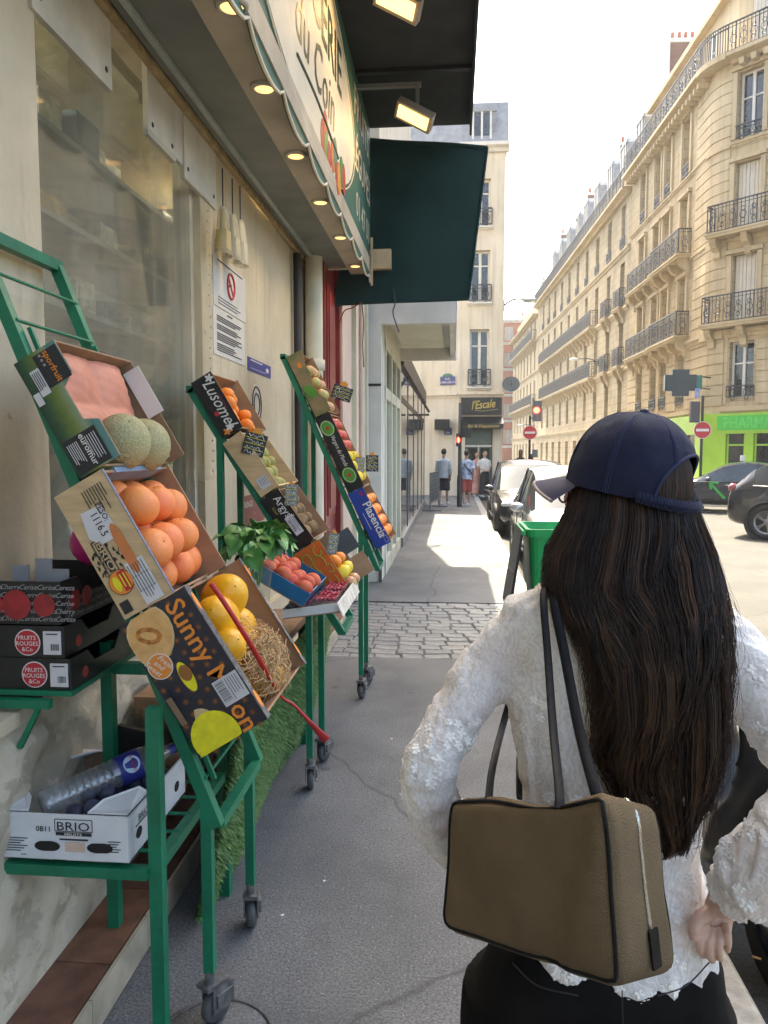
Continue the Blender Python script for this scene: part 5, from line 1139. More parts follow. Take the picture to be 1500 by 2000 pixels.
# 3 dark melon box
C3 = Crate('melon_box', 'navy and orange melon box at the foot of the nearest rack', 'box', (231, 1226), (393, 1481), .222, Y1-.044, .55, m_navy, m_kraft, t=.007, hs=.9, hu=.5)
m_flesh = pm('melon_flesh_print', (0.72, 0.40, 0.14), .5, var=.1, scale=30); m_seed = pm('melon_seed_print', (0.55, 0.20, 0.04), .5, var=.4, scale=60); m_rind = pm('melon_rind_print', (0.68, 0.50, 0.24), .5)
C3.blob(.155, .30, .085, .068, m_rind, lift=.0018, rot=-.5); C3.blob(.155, .30, .079, .062, m_flesh, rot=-.5); C3.blob(.15, .285, .038, .024, m_seed, lift=.003, rot=.95); C3.blob(.15, .285, .024, .011, m_flesh, lift=.0036, rot=.95)
m = MB(); mo_ = pm('star_print', (0.30, 0.11, 0.02), .5, var=0); st = random.Random(5)
for i in range(11):
    for j in range(6):
        a, c = .04+i*.092+(.045 if j % 2 else 0), .06+j*.165
        q = C3.F(a, c, .0019)
        for k in range(4):
            t = k*pi/4; d_ = C3.u*cos(t)+C3.n*sin(t); e_ = C3.n*cos(t)-C3.u*sin(t); m.add([q-d_*.009-e_*.0008, q+d_*.009-e_*.0008, q+d_*.009+e_*.0008, q-d_*.009+e_*.0008], [(0, 1, 2, 3)])
m.build('star_pattern', mo_, C3.end)['kind'] = 'stuff'
C3.text('Sunny Melon', .52, .66, .078, m_or, off=.012, sx=1.02)
C3.blob(.355, .20, .037, .037, m_wht, lift=.0038); C3.blob(.355, .20, .034, .034, m_or, lift=.0046)
for i, t_ in enumerate(('Fresh', 'and', 'Sweet')): MB().text(t_, C3.F(.355, .20, .0054)+C3.n*(.014-.02*i), C3.u*.93+C3.n*.36, C3.n*.93-C3.u*.36, .022, shear=.3, off=.005, lift=.0008).build('lettering', m_wht, C3.end)
C3.blob(.50, .42, .046, .018, m_yel, 'hand_hole', .003, rot=.0); C3.blob(.475, .43, .024, .018, pm('hole_dark', (0.30, 0.12, 0.02), .6), 'hand_hole', .0036)
C3.patch(.56, .02, .76, .10, m_kin, 'slot'); 
C3.blob(.87, .17, .075, .055, m_rind, lift=.0024, a0=.1, a1=pi+.6, rot=-.6); C3.blob(.86, .17, .040, .020, m_seed, lift=.0032, rot=-.6)
C3.blob(.93, .33, .075, .072, m_yel, lift=.0040, n=26)
C3.patch(.62, .64, .80, .99, m_lab, lift=.0046); C3.lines(.635, .95, .79, 5, .035, m_bk, .0016, lift=.0056); m = MB(); bc = random.Random(8)
for k in range(16): m.para(C3.F(.635+k*.009, .66, .0056), C3.u*bc.uniform(.0007, .0024), C3.n*.026, -C3.w*.0003)
m.build('barcode', m_bk, C3.end)
MB().para(C3.P(0, -.004, C3.H+.0005), C3.u*C3.L, C3.w*.030, C3.n*.002).build('top_tape', pm('grey_tape', (0.15, 0.15, 0.16), .25, var=.3, scale=60, bump=.3), C3.T)
MB().para(C3.P(0, C3.D-.02, C3.H+.0005), C3.u*C3.L, C3.w*.022, C3.n*.002).build('top_tape', MATS['grey_tape'], C3.T)
for a in (.12, .86):
    ctr = C3.P(a*C3.L, .012, C3.H+.003); MB().prism([ctr+C3.u*.028*cos(t)+C3.w*.011*sin(t) for t in [2*pi*i/16 for i in range(16)]], C3.n*.0006).build('tape_print', m_or, C3.T)
    ctr = C3.P(a*C3.L, C3.D-.009, C3.H+.003); MB().prism([ctr+C3.u*.025*cos(t)+C3.w*.009*sin(t) for t in [2*pi*i/16 for i in range(16)]], C3.n*.0006).build('tape_print', m_or, C3.T)
MB().text('SUNNY MELON', C3.P(.5*C3.L, C3.D-.014, C3.H+.0028), C3.u, C3.w, .016, off=.004).build('tape_lettering', m_wht, C3.T)
for i, (a, b, c, rz) in enumerate([(.30, .24, .16, .3), (.20, .36, .17, .8), (.50, .20, .13, 1.0), (.60, .36, .13, .5), (.84, .34, .12, 1.2), (.45, .45, .11, .2)]):
    fruit(fm_canary, C3.P(a*C3.L, b, c), ['yellow melon leaning at the back of the navy box', 'uppermost yellow melon in the navy box', 'yellow melon half under the straw, near side', 'yellow melon under the middle of the straw', 'lowest yellow melon by the front edge of the navy box', 'yellow melon by the far side of the navy box'][i], 'melon', 'yellow melons in the navy box', (radians(60), radians(-20+10*i), rz))
m_straw = pm('wood_wool', (0.68, 0.45, 0.22), .8, var=.25, scale=40); m = MB(); sr = random.Random(9)
for i in range(900):
    a, b = sr.gauss(.72, .12), sr.gauss(.33, .075); h = .165+.05*(1-((a-.72)/.3)**2-((b-.33)/.2)**2)+sr.uniform(-.03, .02); a = min(max(a, .35), .96); b = min(max(b, .10), .50)
    c0 = C3.P(a*C3.L, b, h); th = sr.uniform(0, 2*pi); d1 = C3.u*cos(th)+C3.w*sin(th); d2 = C3.w*cos(th)-C3.u*sin(th); ln_, bow = sr.uniform(.02, .05), sr.uniform(.01, .035)
    pts = [c0-d1*ln_-C3.n*sr.uniform(0, .02), c0-d1*ln_*.4+C3.n*bow*.6+d2*sr.uniform(-.015, .015), c0+d1*ln_*.4+C3.n*bow*.5+d2*sr.uniform(-.015, .015), c0+d1*ln_-C3.n*sr.uniform(0, .02)]
    m.tube(pts, .0011, 3, cap=False)
tag(m.build('wood_wool', m_straw), 'pale wood wool packed over the melons in the navy box', 'wood wool', kind='stuff')
m_rib = pm('red_ribbon', (0.55, 0.03, 0.03), .35, var=.1)
rp = curve_pts([at(412, 1140, Y=2.12), at(440, 1180, Y=2.12), at(490, 1260, Y=2.14), at(545, 1355, Y=2.28), at(575, 1378, Y=2.30), at(612, 1418, Y=2.30), at(638, 1446, Y=2.30)], 6)
tag(MB().tube(rp, [(.008 if i < 16 else .005 if i < 26 else .005+.0012*(i-26), .004) for i in range(len(rp))], 8).build('red_ribbon', m_rib), 'red plastic ribbon trailing over the edge of the navy melon box', 'ribbon')
# bottom bumper of the box, mouldy wood strip below
# stack of dark fruit trays at the back of the nearest rack
def tray(z0, z1, x1, label, mo, y0=1.99, y1=2.40, dx=.30, name='fruit_tray'):
    T = thing(name, label, 'tray', (x1-.15, y0, z0)); x0 = x1-dx; t = .006; h = z1-z0
    MB().bx((x0+t, y0+t, z0), (x1-t, y1-t, z0+t)).build('base', mo, T)
    MB().bx((x0, y0, z0), (x1, y0+t, z1)).build('end_panel', mo, T)
    MB().bx((x0, y1-t, z0), (x1, y1, z1)).build('end_panel', mo, T)
    MB().prism([(x1-t, y0+t+.0005, z0), (x1-t, y1-t-.0005, z0), (x1-t, y1-t-.0005, z1), (x1-t, y1-.10, z1), (x1-t, y1-.14, z0+h*.55), (x1-t, y0+.14, z0+h*.55), (x1-t, y0+.10, z1), (x1-t, y0+t+.0005, z1)], (t, 0, 0)).build('side_panel', mo, T, clean=True)
    MB().bx((x0, y0+t+.0005, z0), (x0+t, y1-t-.0005, z1)).build('side_panel', mo, T)
    return T
m_tblk = pm('tray_black', (0.014, 0.014, 0.015), .3, var=.2, scale=20); Ux = V((1, 0, 0))
for z0, z1, x1, k in ((1.0, 1.088, -1.045, 0), (1.09, 1.178, -1.062, 1)):
    T = tray(z0, z1, x1, ['black red fruit tray at the bottom of the stack', 'black red fruit tray in the middle of the stack'][k], m_tblk)
    c = V((x1-.105, 1.989, z0+.042)); MB().prism(circle3(c, .037, Ux, Zu, 24), (0, -.001, 0)).build('round_label', m_wht, T); MB().prism(circle3(c-V((0, .0012, 0)), .034, Ux, Zu, 24), (0, -.001, 0)).build('round_label', m_redc, T)
    m = MB(); [m.text(t_, c+V((0, -.0025, .008-.016*i)), Ux, Zu, .017, off=.006, lift=.001) for i, t_ in enumerate(('FRUITS', 'ROUGES', '&Co'))]; m.build('lettering', m_wht, T)
    c = V((x1-.0, 2.05, z0+.045)); MB().prism(circle3(V((x1+.0005, 2.07, z0+.030)), .017, U, Zu, 20), (.001, 0, 0)).build('round_label', pm('print_salmon', (0.45, 0.07, 0.05), .5), T)
    MB().bx((x1-.058, 1.985, z0+.010), (x1-.008, 1.989, z0+.075)).build('white_label', m_lab, T); m = MB(); [m.bx((x1-.036+i*.0035, 1.9838, z0+.022), (x1-.036+i*.0035+bc.uniform(.0008, .002), 1.9846, z0+.04)) for i in range(7)]; m.bx((x1-.05, 1.9838, z0+.066), (x1-.016, 1.9846, z0+.069)); m.build('barcode', m_bk, T)
m_cher = pm('cherry_print', (0.33, 0.02, 0.025), .35, var=.2, scale=15); T = tray(1.18, 1.30, -1.075, 'black cherry tray with white script on top of the stack', m_tblk, y0=2.0, y1=2.42)
m = MB()
for i in range(6):
    for j in range(5): m.text(('Cerise', 'Cereza', 'Cherry', 'Cerise')[(i+j) % 4], (-1.37+.05+i*.052, 1.9988, 1.19+j*.022), Ux, Zu, .020, shear=.4, lift=.0008)
m.build('script_print', pm('script_grey', (0.32, 0.31, 0.30), .5, var=0), T); m = MB()
for i in range(6):
    for j in range(3): m.text(('Cereza', 'Cherry', 'Cerise')[(i+j) % 3], (-1.0745, 2.05+i*.06, 1.19+j*.022), U, Zu, .018, shear=.4, lift=.0008)
m.build('script_print', pm('script_grey', (0.32, 0.31, 0.30), .5, var=0), T)
for x, r in ((-1.20, .042), (-1.285, .045), (-1.12, .032)): MB().prism(circle3(V((x, 1.9968-.0008*r*10, 1.235)), r, Ux, Zu, 24), (0, -.001, 0)).build('cherry_print', m_cher, T)
for y in (2.08, 2.15): MB().prism(circle3(V((-1.0738, y, 1.235)), .03, U, Zu, 20), (.0008+y*.0002, 0, 0)).build('cherry_print', m_cher, T)
for x, dz in ((-1.20, .05), (-1.15, .02), (-1.27, .03)):
    tag(MB().bx((x, 2.10, 1.20), (x+.05, 2.104, 1.30+dz)).build('white_card', pm('card_grey', (0.30, 0.30, 0.31), .6)), 'pale card standing in the cherry tray, %s' % ('tallest of three' if dz == .05 else 'shortest of three' if dz == .02 else 'beside the wall'), 'card')
p = V((-1.15, 2.38, 1.36)); m = MB(); m.ell(p, (.09, .05, .075), 14, 9); tag(m.build('pink_bag', pm('pink_bag', (0.65, 0.03, 0.22), .35, var=.2)), 'bright pink bag behind the cherry tray', 'bag')
# white fruit box on the lower shelf with bottle and plums
W0, W1 = 1.90, 2.34; wz = zt+.02; wx1 = at(250, 1640, Y=W0).x; wx0 = wx1-.42; wh = .125
WB = thing('white_fruit_box', 'white printed fruit box on the lower shelf with a bottle in it', 'box', (wx1-.2, W0, wz)); m_wb = pm('white_board_print', (0.68, 0.69, 0.70), .55, var=.06, scale=10); t = .006
MB().bx((wx0+t, W0+t, wz), (wx1-t, W1-t, wz+t)).build('base', m_kin, WB)
fp = MB().bx((wx0, W0, wz), (wx1, W0+t, wz+wh)).build('front_panel', m_wb, WB); MB().bx((wx0, W1-t, wz), (wx1, W1, wz+wh)).build('back_panel', m_kin, WB)
MB().bx((wx1-t, W0+t+.0005, wz), (wx1, W1-t-.0005, wz+wh*.96)).build('side_panel', m_wb, WB); MB().bx((wx0, W0+t+.0005, wz), (wx0+t, W1-t-.0005, wz+wh*.96)).build('side_panel', m_kin, WB)
def corner_flap(cx_, cy, sx, sy):
    m = MB(); pts = [V((cx_, cy, wz+wh+.001)), V((cx_+sx*.11, cy, wz+wh+.001)), V((cx_+sx*.09, cy+sy*.05, wz+wh+.015)), V((cx_+sx*.02, cy+sy*.13, wz+wh+.02)), V((cx_, cy+sy*.14, wz+wh+.001))]; m.prism(pts, (0, 0, .004)); m.build('corner_flap', m_wb, WB, clean=True)
for a in ((wx0+.03, W0+.01, 1, 1), (wx1-.005, W0+.01, -1, 1), (wx0+.05, W1-.01, 1, -1)): corner_flap(*a)
yF = W0-.0012
m = MB(); m.text('0B11', (wx1-.235, yF, wz+.078), Ux, Zu, .021, off=.012); m.text('BRIO', (wx1-.15, yF, wz+.083), Ux, Zu, .034, off=.003, sx=1.25)
for zz in (.079, .112): m.bx((wx1-.203, yF-.0003, wz+zz), (wx1-.097, yF, wz+zz+.002))
for xx in (-.203, -.099): m.bx((wx1+xx, yF-.0003, wz+.081), (wx1+xx+.002, yF, wz+.112))
m.bx((wx1-.20, yF-.0003, wz+.068), (wx1-.10, yF, wz+.0775)); m.bx((wx1-.19, yF-.0003, wz+.055), (wx1-.11, yF, wz+.060)); m.build('lettering', m_bk, fp)
MB().text('FRUITS', (wx1-.15, yF-.0006, wz+.0695), Ux, Zu, .010, off=.01, sx=1.6).build('lettering', m_wht, fp)
for x in (-.225, -.078): m = MB(); m.prism([(wx1+x+.026*cos(q)+(.010 if cos(q) > 0 else -.010), yF, wz+.037+.014*sin(q)) for q in [2*pi*i/16 for i in range(16)]], (0, -.0006, 0)); m.build('hand_hole', pm('hole_black', (0.015, 0.012, 0.01), .9, var=0), fp)
MB().bx((wx1-.175, yF-.001, wz+.024), (wx1-.12, yF, wz+.05)).build('label', pm('label_pink', (0.60, 0.43, 0.34), .6), fp)
m = MB()
for k in range(6): m.bx((wx1-.35, yF-.0003, wz+.055-k*.007), (wx1-.28-.01*(k % 3), yF, wz+.0575-k*.007))
for k in range(5): m.bx((wx1-.055, yF-.0003, wz+.055-k*.007), (wx1-.02-.006*(k % 3), yF, wz+.0575-k*.007))
for k in range(6): m.bx((wx1-.30, yF-.0003, wz+.010), (wx1-.285, yF, wz+.012))
xs = wx1+.0008; m.text('BRIO', (xs, W0+.10, wz+.08), U, Zu, .03, off=.003); m.bx((xs-.0005, W0+.05, wz+.072), (xs+.0002, W0+.15, wz+.076)); m.build('small_print', m_bk, fp)['kind'] = 'stuff'
for y in (.07, .22, .36): m = MB(); m.prism([(xs, W0+y+.02*cos(q), wz+.05+.016*sin(q)) for q in [2*pi*i/12 for i in range(12)]], (.0006, 0, 0)); m.build('hand_hole', MATS['hole_black'], fp)
pk = thing('plum_punnet', 'dark plums in the white fruit box under the bottle', 'fruit', (wx1-.12, W0+.2, wz))
for i in range(16): 
    o = put('plum', fm_plum, pk); o.location = V((wx1-.19+(i % 4)*.05, W0+.09+(i//4)*.085, wz+.085+.012*((i*7) % 3))); o.rotation_euler = (rf.uniform(0, 3), 0, rf.uniform(0, 3))
BT = thing('water_bottle', 'clear ribbed plastic water bottle lying in the white fruit box', 'bottle', tuple(at(180, 1540, Y=2.08)))
pa, pb = at(80, 1575, Y=1.985), at(300, 1478, Y=2.20); ax = (pb-pa).normalized(); Lb = (pb-pa).length; q = ax.to_track_quat('Z', 'Y'); Mb = Matrix.Translation(pa) @ q.to_matrix().to_4x4()
prof = [(.001, .006), (.03, 0), (.043, .012)]
zz = .025
while zz < Lb*.62: prof += [(.044, zz), (.044, zz+.008), (.0405, zz+.012), (.0405, zz+.016)]; zz += .02
prof += [(.044, Lb*.63), (.045, Lb*.9), (.04, Lb*.95), (.018, Lb*1.12), (.015, Lb*1.16)]
m = MB(); m.lathe(prof, 22, Mb); bt = m.build('bottle_wall', glass_mat('pet_plastic', (0.92, 0.95, 0.97), 0.9, .05, body=.12, bodyc=(.75, .8, .85), ior=1.6), BT)
m = MB(); m.lathe([(.0462, Lb*.66), (.0462, Lb*.86)], 26, Mb); lb = m.build('bottle_label', m_bluep, BT)
m = MB(); cdir = (V((0, 0, 1))*.35+V((.2, -1, 0))*.7); cdir = (cdir-ax*cdir.dot(ax)).normalized(); lc = pa+ax*Lb*.77+cdir*.0472; sd = ax.cross(cdir)
m.prism([lc+ax*.024*cos(t_)+sd*.026*sin(t_)-cdir*.0065*sin(t_)**2 for t_ in [2*pi*i/18 for i in range(18)]], cdir*.001); m.build('label_disc', pm('pale_blue', (0.45, 0.62, 0.80), .4), lb)
MB().text('CRISTALINE', lc+cdir*.002, -sd, ax, .011, off=.004, sx=.9, lift=.001).build('lettering', m_redc, lb)
tag(MB().tube([pa+ax*Lb*1.15, pa+ax*Lb*1.2], .017, 12).build('cap_print', m_bluep, BT))
tag(MB().box(at(255, 1450, Y=2.33), (.10, .02, .10), Matrix.Rotation(.2, 3, 'Y')).build('black_box', m_tblk), 'small black carton standing behind the water bottle', 'box')
# 4-7 crates of the middle rack
C4 = Crate('mandarin_box', 'black mandarin box with white script at the top of the middle rack', 'box', (372, 749), (435, 857), .113, Y2-.03, .46, m_tblk, m_kraft, hs=.9)
C4.text('Lusomel', .52, .42, .085, m_wht, shear=.35, off=.004, sx=.82); C4.blob(.62, .33, .012, .012, m_redc, lift=.003)
C4.blob(.49, .80, .045, .009, pm('hole_purple', (0.10, 0.03, 0.05), .6), 'hand_hole', .003)
for a, c in ((.08, .80), (.9, .52), (.94, .35)):
    for k in range(5): C4.blob(a+.035*cos(k*1.256), c+.10*sin(k*1.256), .011, .006, m_wht if c > .45 else m_or, lift=.0024+.0002*k, rot=k*1.256, n=8)
for i in range(13): fruit(fm_mand, C4.P((.32+.2*(i % 4))*C4.L, .06+.095*(i//4)+.02*(i % 2), .05+.022*((i*5) % 3)), 'bright mandarin in the black script box, %s down, %s across' % (ORD[i % 4], ORD[i//4]), 'mandarin', 'mandarins in the black box')
C5 = Crate('pear_crate', 'pale wooden pear crate on the middle rack with a slate price tag', 'crate', (435, 867), (510, 972), .105, Y2-.03, .46, m_ply, m_ply, t=.008, hs=.9, far=True)
C5.patch(.74, .25, .93, .75, m_lab); C5.lines(.76, .68, .91, 4, .1, m_bk, .002, lift=.0032)
for i in range(14): fruit(fm_pear, C5.P((.30+.2*(i % 4))*C5.L, .07+.10*(i//4), .05+.02*((i*3) % 3)), 'green brown pear in the pale wooden crate, %s down, %s across' % (ORD[i % 4], ORD[i//4]), 'pear', 'pears in the wooden crate')
C6 = Crate('kiwi_box', 'black and gold kiwi box on the middle rack', 'box', (507, 979), (578, 1078), .108, Y2-.03, .46, m_tblk, m_kraft, hs=.85)
C6.text("Argys'", .30, .55, .055, m_wht, sx=.9); C6.blob(.28, .92, .012, .008, m_gold); C6.patch(.46, .45, .80, .85, m_lab); m = MB()
for k in range(14): m.para(C6.F(.52+k*.016, .50, .0032), C6.u*bc.uniform(.001, .003), C6.n*.012, -C6.w*.0003)
m.build('barcode', m_bk, C6.end); C6.lines(.49, .80, .77, 3, .08, m_bk, .0018, lift=.0032); C6.text('kiwi', .28, .25, .025, m_gold)
for i in range(16): fruit(fm_kiwi, C6.P((.22+.19*(i % 4))*C6.L, .07+.10*(i//4), .055+.022*((i*3) % 3)), 'fuzzy brown kiwi in the black box, %s down, %s across' % (ORD[i % 4], ORD[i//4]), 'kiwi', 'kiwis in the black box')
C7 = Crate('orange_carton', 'orange carton with green swirls at the foot of the middle rack', 'carton', (572, 1085), (637, 1186), .145, Y2-.05, .42, pm('carton_orange', (0.66, 0.14, 0.015), .45, var=.1, scale=12), m_kraft, hs=.6)
m = MB()
for k, (a, c, r) in enumerate([(.2, .3, .03), (.35, .6, .04), (.55, .35, .035), (.15, .75, .025), (.7, .7, .03), (.5, .82, .02)]):
    pts = circle3(C7.F(a, c, .002), r, C7.u, C7.n*.7, 14, k, k+5); m.tube(pts, .003, 4)
m.build('swirl_print', pm('swirl_green', (0.30, 0.36, 0.05), .5), C7.end); C7.text('BOOCHOOS', .62, .12, .030, m_bk, off=.012, rot=pi/2*0, sx=1.0); C7.patch(.82, .62, .92, .78, m_wht)
for a, b in ((.1, .25), (.6, .3)):
    MB().para(C7.P(a*C7.L, C7.D-.02, C7.H*.7), C7.u*.12, C7.w*.004, C7.n*.12+C7.w*.03).build('flap', m_kraft if a > .3 else m_tblk, C7.T)
for i in range(6): fruit([fm_mand, fm_lemon, fm_apple][i % 3], C7.P((.45+.22*(i % 3))*C7.L, .08+.13*(i//3), .14), ['mandarin', 'lemon', 'pale apple'][i % 3]+' loose on the orange swirl carton, '+('near side' if i < 3 else 'far side'), ['mandarin', 'lemon', 'apple'][i % 3], 'fruit on the orange carton')
# crates of the farthest rack
C8 = Crate('torn_carton', 'torn brown and green carton at the top of the farthest rack', 'carton', (559, 698), (617, 815), .108, Y3-.03, .42, pm('carton_brown_print', (0.30, 0.17, 0.09), .7, var=.5, scale=6, var2=(0.05, 0.13, 0.04)), m_kraft, hs=.8, notch=[(0, 0), (1, 0), (1, 1), (.82, 1.05), (.70, .8), (.52, .72), (.36, .9), (.22, .82), (.10, 1), (0, 1)])
C8.blob(.62, .42, .05, .03, m_grn, rot=.5); C8.blob(.2, .5, .02, .014, m_or)
for i in range(10): fruit(fm_apple, C8.P((.3+.2*(i % 4))*C8.L, .08+.11*(i//4), .085), 'green and pink apple in the torn carton, %s down, %s across' % (ORD[i % 4], ORD[i//4]), 'apple', 'apples in the torn carton')
C9 = Crate('lemon_box', 'long black fruit box with green round emblems on the farthest rack', 'box', (616, 820), (683, 962), .105, Y3-.03, .42, m_tblk, m_kraft, hs=.9)
for a in (.16, .80): C9.blob(a, .45, .055, .045, m_grn, rot=.2); C9.blob(a, .45, .049, .039, m_wht, lift=.003, rot=.2); C9.blob(a, .45, .046, .036, m_grn, lift=.0036, rot=.2); C9.blob(a, .45, .012, .012, m_redc, lift=.0042)
C9.text('Vergers du Monde', .48, .42, .040, m_wht, shear=.35, sx=.72)
for i in range(9): fruit(fm_lemon, C9.P((.58+.14*(i % 3))*C9.L, .07+.11*(i//3), .085), 'bright yellow lemon in the long black box, %s down, %s across' % (ORD[i % 3], ORD[i//3]), 'lemon', 'lemons in the black box')
for i in range(9): fruit(fm_tom, C9.P((.12+.15*(i % 3))*C9.L, .07+.11*(i//3), .085), 'red tomato in the long black box, %s down, %s across' % (ORD[i % 3], ORD[i//3]), 'tomato', 'tomatoes in the black box')
C10 = Crate('blue_orange_box', 'bright blue orange box at the foot of the farthest rack', 'box', (679, 966), (735, 1073), .11, Y3-.04, .46, m_blue, m_kraft, hs=.9)
C10.text('Plasencia', .56, .52, .078, m_wht, off=.016, sx=.9); C10.text('FP', .09, .62, .034, m_redc, off=.01); C10.patch(.86, .72, .97, .92, m_wht); C10.patch(.865, .735, .965, .905, m_blue, lift=.003); MB().para(C10.F(.38, .28, .0022), C10.u*.12, C10.n*.003, -C10.w*.0004).build('rule', m_wht, C10.end)
for i in range(12): fruit(fm_mand, C10.P((.22+.2*(i % 4))*C10.L, .07+.12*(i//4), .085), 'orange in the bright blue box, %s down, %s across' % (ORD[i % 4], ORD[i//4]), 'orange', 'oranges in the blue box', s=1.15)
# slate price tags
m_slate = pm('slate_board', (0.035, 0.04, 0.04), .6, var=.3, scale=30); m_chalk = pm('chalk', (0.55, 0.56, 0.52), .9, var=0); m_tagy = pm('tag_yellow', (0.62, 0.55, 0.06), .5, var=0); m_tago = pm('tag_orange', (0.80, 0.33, 0.03), .45)
def price_tag(px, py, Y, w, h, tilt, label, grey=False):
    c = at(px, py, Y=Y); T = thing('price_tag', label, 'price tag', tuple(c), 'slate price tags'); u = V((cos(tilt), .25, -sin(tilt))).normalized(); v = V((sin(tilt), .0, cos(tilt))).normalized(); n = u.cross(v).normalized()
    if n.y > 0: n = -n
    MB().para(c-u*w/2-v*h/2, u*w, v*h, -n*.004).build('board', m_slate if not grey else pm('slate_grey', (0.22, 0.25, 0.24), .6, var=.2, scale=30), T)
    m = MB()
    for k in range(1, 4): q = c-u*w*.45+v*(h*(k/4)-h/2)+n*.0012; m.para(q, u*w*.9, v*.003, n*.0004)
    m.build('rules', m_tagy, T); m = MB(); rr = random.Random(int(px))
    for k in range(4):
        q = c-u*w*.36+v*(h*(k/4)-h*.40)+n*.0025; pts = [q+u*w*.72*i/14+v*rr.uniform(-.008, .012) for i in range(15)]; m.tube(pts, .0022, 3, smooth=False)
    m.build('chalk_writing', m_chalk, T)
    m = MB(); q = c+v*h*.5; m.prism([q+u*w*.2*cos(t_)+v*w*.26*sin(t_) for t_ in [pi*i/10 for i in range(11)]], -n*.006); m.build('orange_clip', m_tago, T)
price_tag(497, 868, Y2-.03, .105, .105, .28, 'slate price tag clipped to the wooden pear crate'); price_tag(569, 967, Y2-.03, .055, .10, .02, 'narrow slate price tag above the kiwi box', True); price_tag(650, 1062, Y2-.05, .05, .10, .18, 'narrow grey price tag standing in the orange carton', True)
price_tag(668, 768, Y3-.02, .13, .09, .30, 'wide slate price tag beside the torn carton apples'); price_tag(703, 908, Y3+.1, .06, .10, .05, 'grey price tag over the lemons, nearer the rack', True); price_tag(727, 905, Y3+.16, .085, .11, .0, 'slate price tag over the lemons, nearer the street')
# table between the racks: basil, peaches, berries, turf skirt
TB = thing('fruit_table', 'low sloping fruit table dressed with artificial turf between the racks', 'table', (-.9, 3.2, 0))
MB().bx((-1.16, 2.66, .72), (-.80, 4.25, .76)).build('top', m_kraft, TB)
for (x, y) in ((-1.1, 2.7), (-.84, 2.7), (-1.1, 4.2), (-.84, 4.2)): MB().bx((x-.02, y-.02, 0), (x+.02, y+.02, .72)).build('leg', m_gr, TB)
tb0 = lambda a, b: V((-.90+.17*b**.8+.02*sin(a*9)*(1-b), 2.50+a*2.1, .012+b*.76))
mt = pm('turf_backing', (0.02, 0.06, 0.015), .9); m = MB(); m.grid(tb0, 24, 10); sk = m.build('turf_skirt', mt, TB)
gr = random.Random(21); mats = [pm('turf_%d' % i, c, .6, var=.2, scale=30) for i, c in enumerate([(0.085, 0.20, 0.04), (0.13, 0.27, 0.07), (0.055, 0.14, 0.03)])]; m = MB()
for i in range(26000):
    a, b = gr.random(), gr.random(); p = tb0(a, b); h = gr.uniform(.022, .046); d_ = V((gr.uniform(.7, 1), gr.uniform(-.8, .8), gr.uniform(-.7, .6))).normalized(); s_ = d_.cross(V((0, 0, 1))).normalized()*.0030; mid = p+d_*h*.6+V((0, 0, -.002)); tip = p+d_*h+V((0, 0, -.008))
    m.add([p-s_, p+s_, mid+s_, mid-s_, tip], [(0, 1, 2, 3), (3, 2, 4)], i % 3)
o = m.build('turf_blades', mats, TB); o['kind'] = 'stuff'
def tilt_tray(name, label, cat, px, py, Y, sx, sy, h, tilt, mo, mi):
    p = at(px, py, Y=Y); R = Matrix.Rotation(tilt, 3, 'Y') ; T = thing(name, label, cat, tuple(p)); t = .005
    def P(a, b, c): return p + R @ V((a, b, c))
    ea, eb, ec = R @ V((1, 0, 0)), V((0, 1, 0)), R @ V((0, 0, 1))
    MB().para(P(0, 0, 0), ea*sx, eb*sy, ec*t).build('base', mi, T)
    MB().para(P(0, 0, t), ea*sx, eb*t, ec*h).build('end_panel', mo, T); MB().para(P(0, sy-t, t), ea*sx, eb*t, ec*h).build('end_panel', mo, T)
    MB().para(P(0, t, t), ea*t, eb*(sy-2*t), ec*h).build('side_panel', mo, T); MB().para(P(sx-t, t, t), ea*t, eb*(sy-2*t), ec*h).build('side_panel', mo, T)
    return T, P
T, PT = tilt_tray('peach_tray', 'blue edged tray of red peaches behind the basil', 'tray', 492, 1128, 3.05, .24, .42, .06, radians(30), pm('tray_blue', (0.02, 0.16, 0.33), .4, var=.2), m_kin)
for i in range(14): fruit(fm_peach, PT(.035+.056*(i % 4)+rf.uniform(-.01, .01), .05+.085*(i//4)+rf.uniform(-.015, .015), .05+.012*(i % 2)), 'red peach in the blue edged tray, %s down, %s across' % (ORD[i % 4], ORD[i//4]), 'peach', 'peaches in the blue edged tray')
T, PT = tilt_tray('berry_tray', 'pale tray of raspberry and blueberry punnets on the fruit table', 'tray', 552, 1210, 3.10, .24, .52, .035, radians(-8), m_wht, m_kin)
m_ras = pm('raspberry', (0.50, 0.015, 0.05), .35, var=.3, scale=60, bump=.5, bscale=300); m_bb = pm('blueberry', (0.03, 0.035, 0.08), .6, var=.3, scale=60); m_pun = glass_mat('punnet_plastic', (.9, .9, .92), .15, .08, body=.06, bodyc=(.7, .7, .75))
rme = MB().ell((0, 0, 0), (.009, .009, .011), 8, 6).mesh('raspberry', m_ras); bme = MB().ell((0, 0, 0), (.0085, .0085, .008), 8, 6).mesh('blueberry', m_bb)
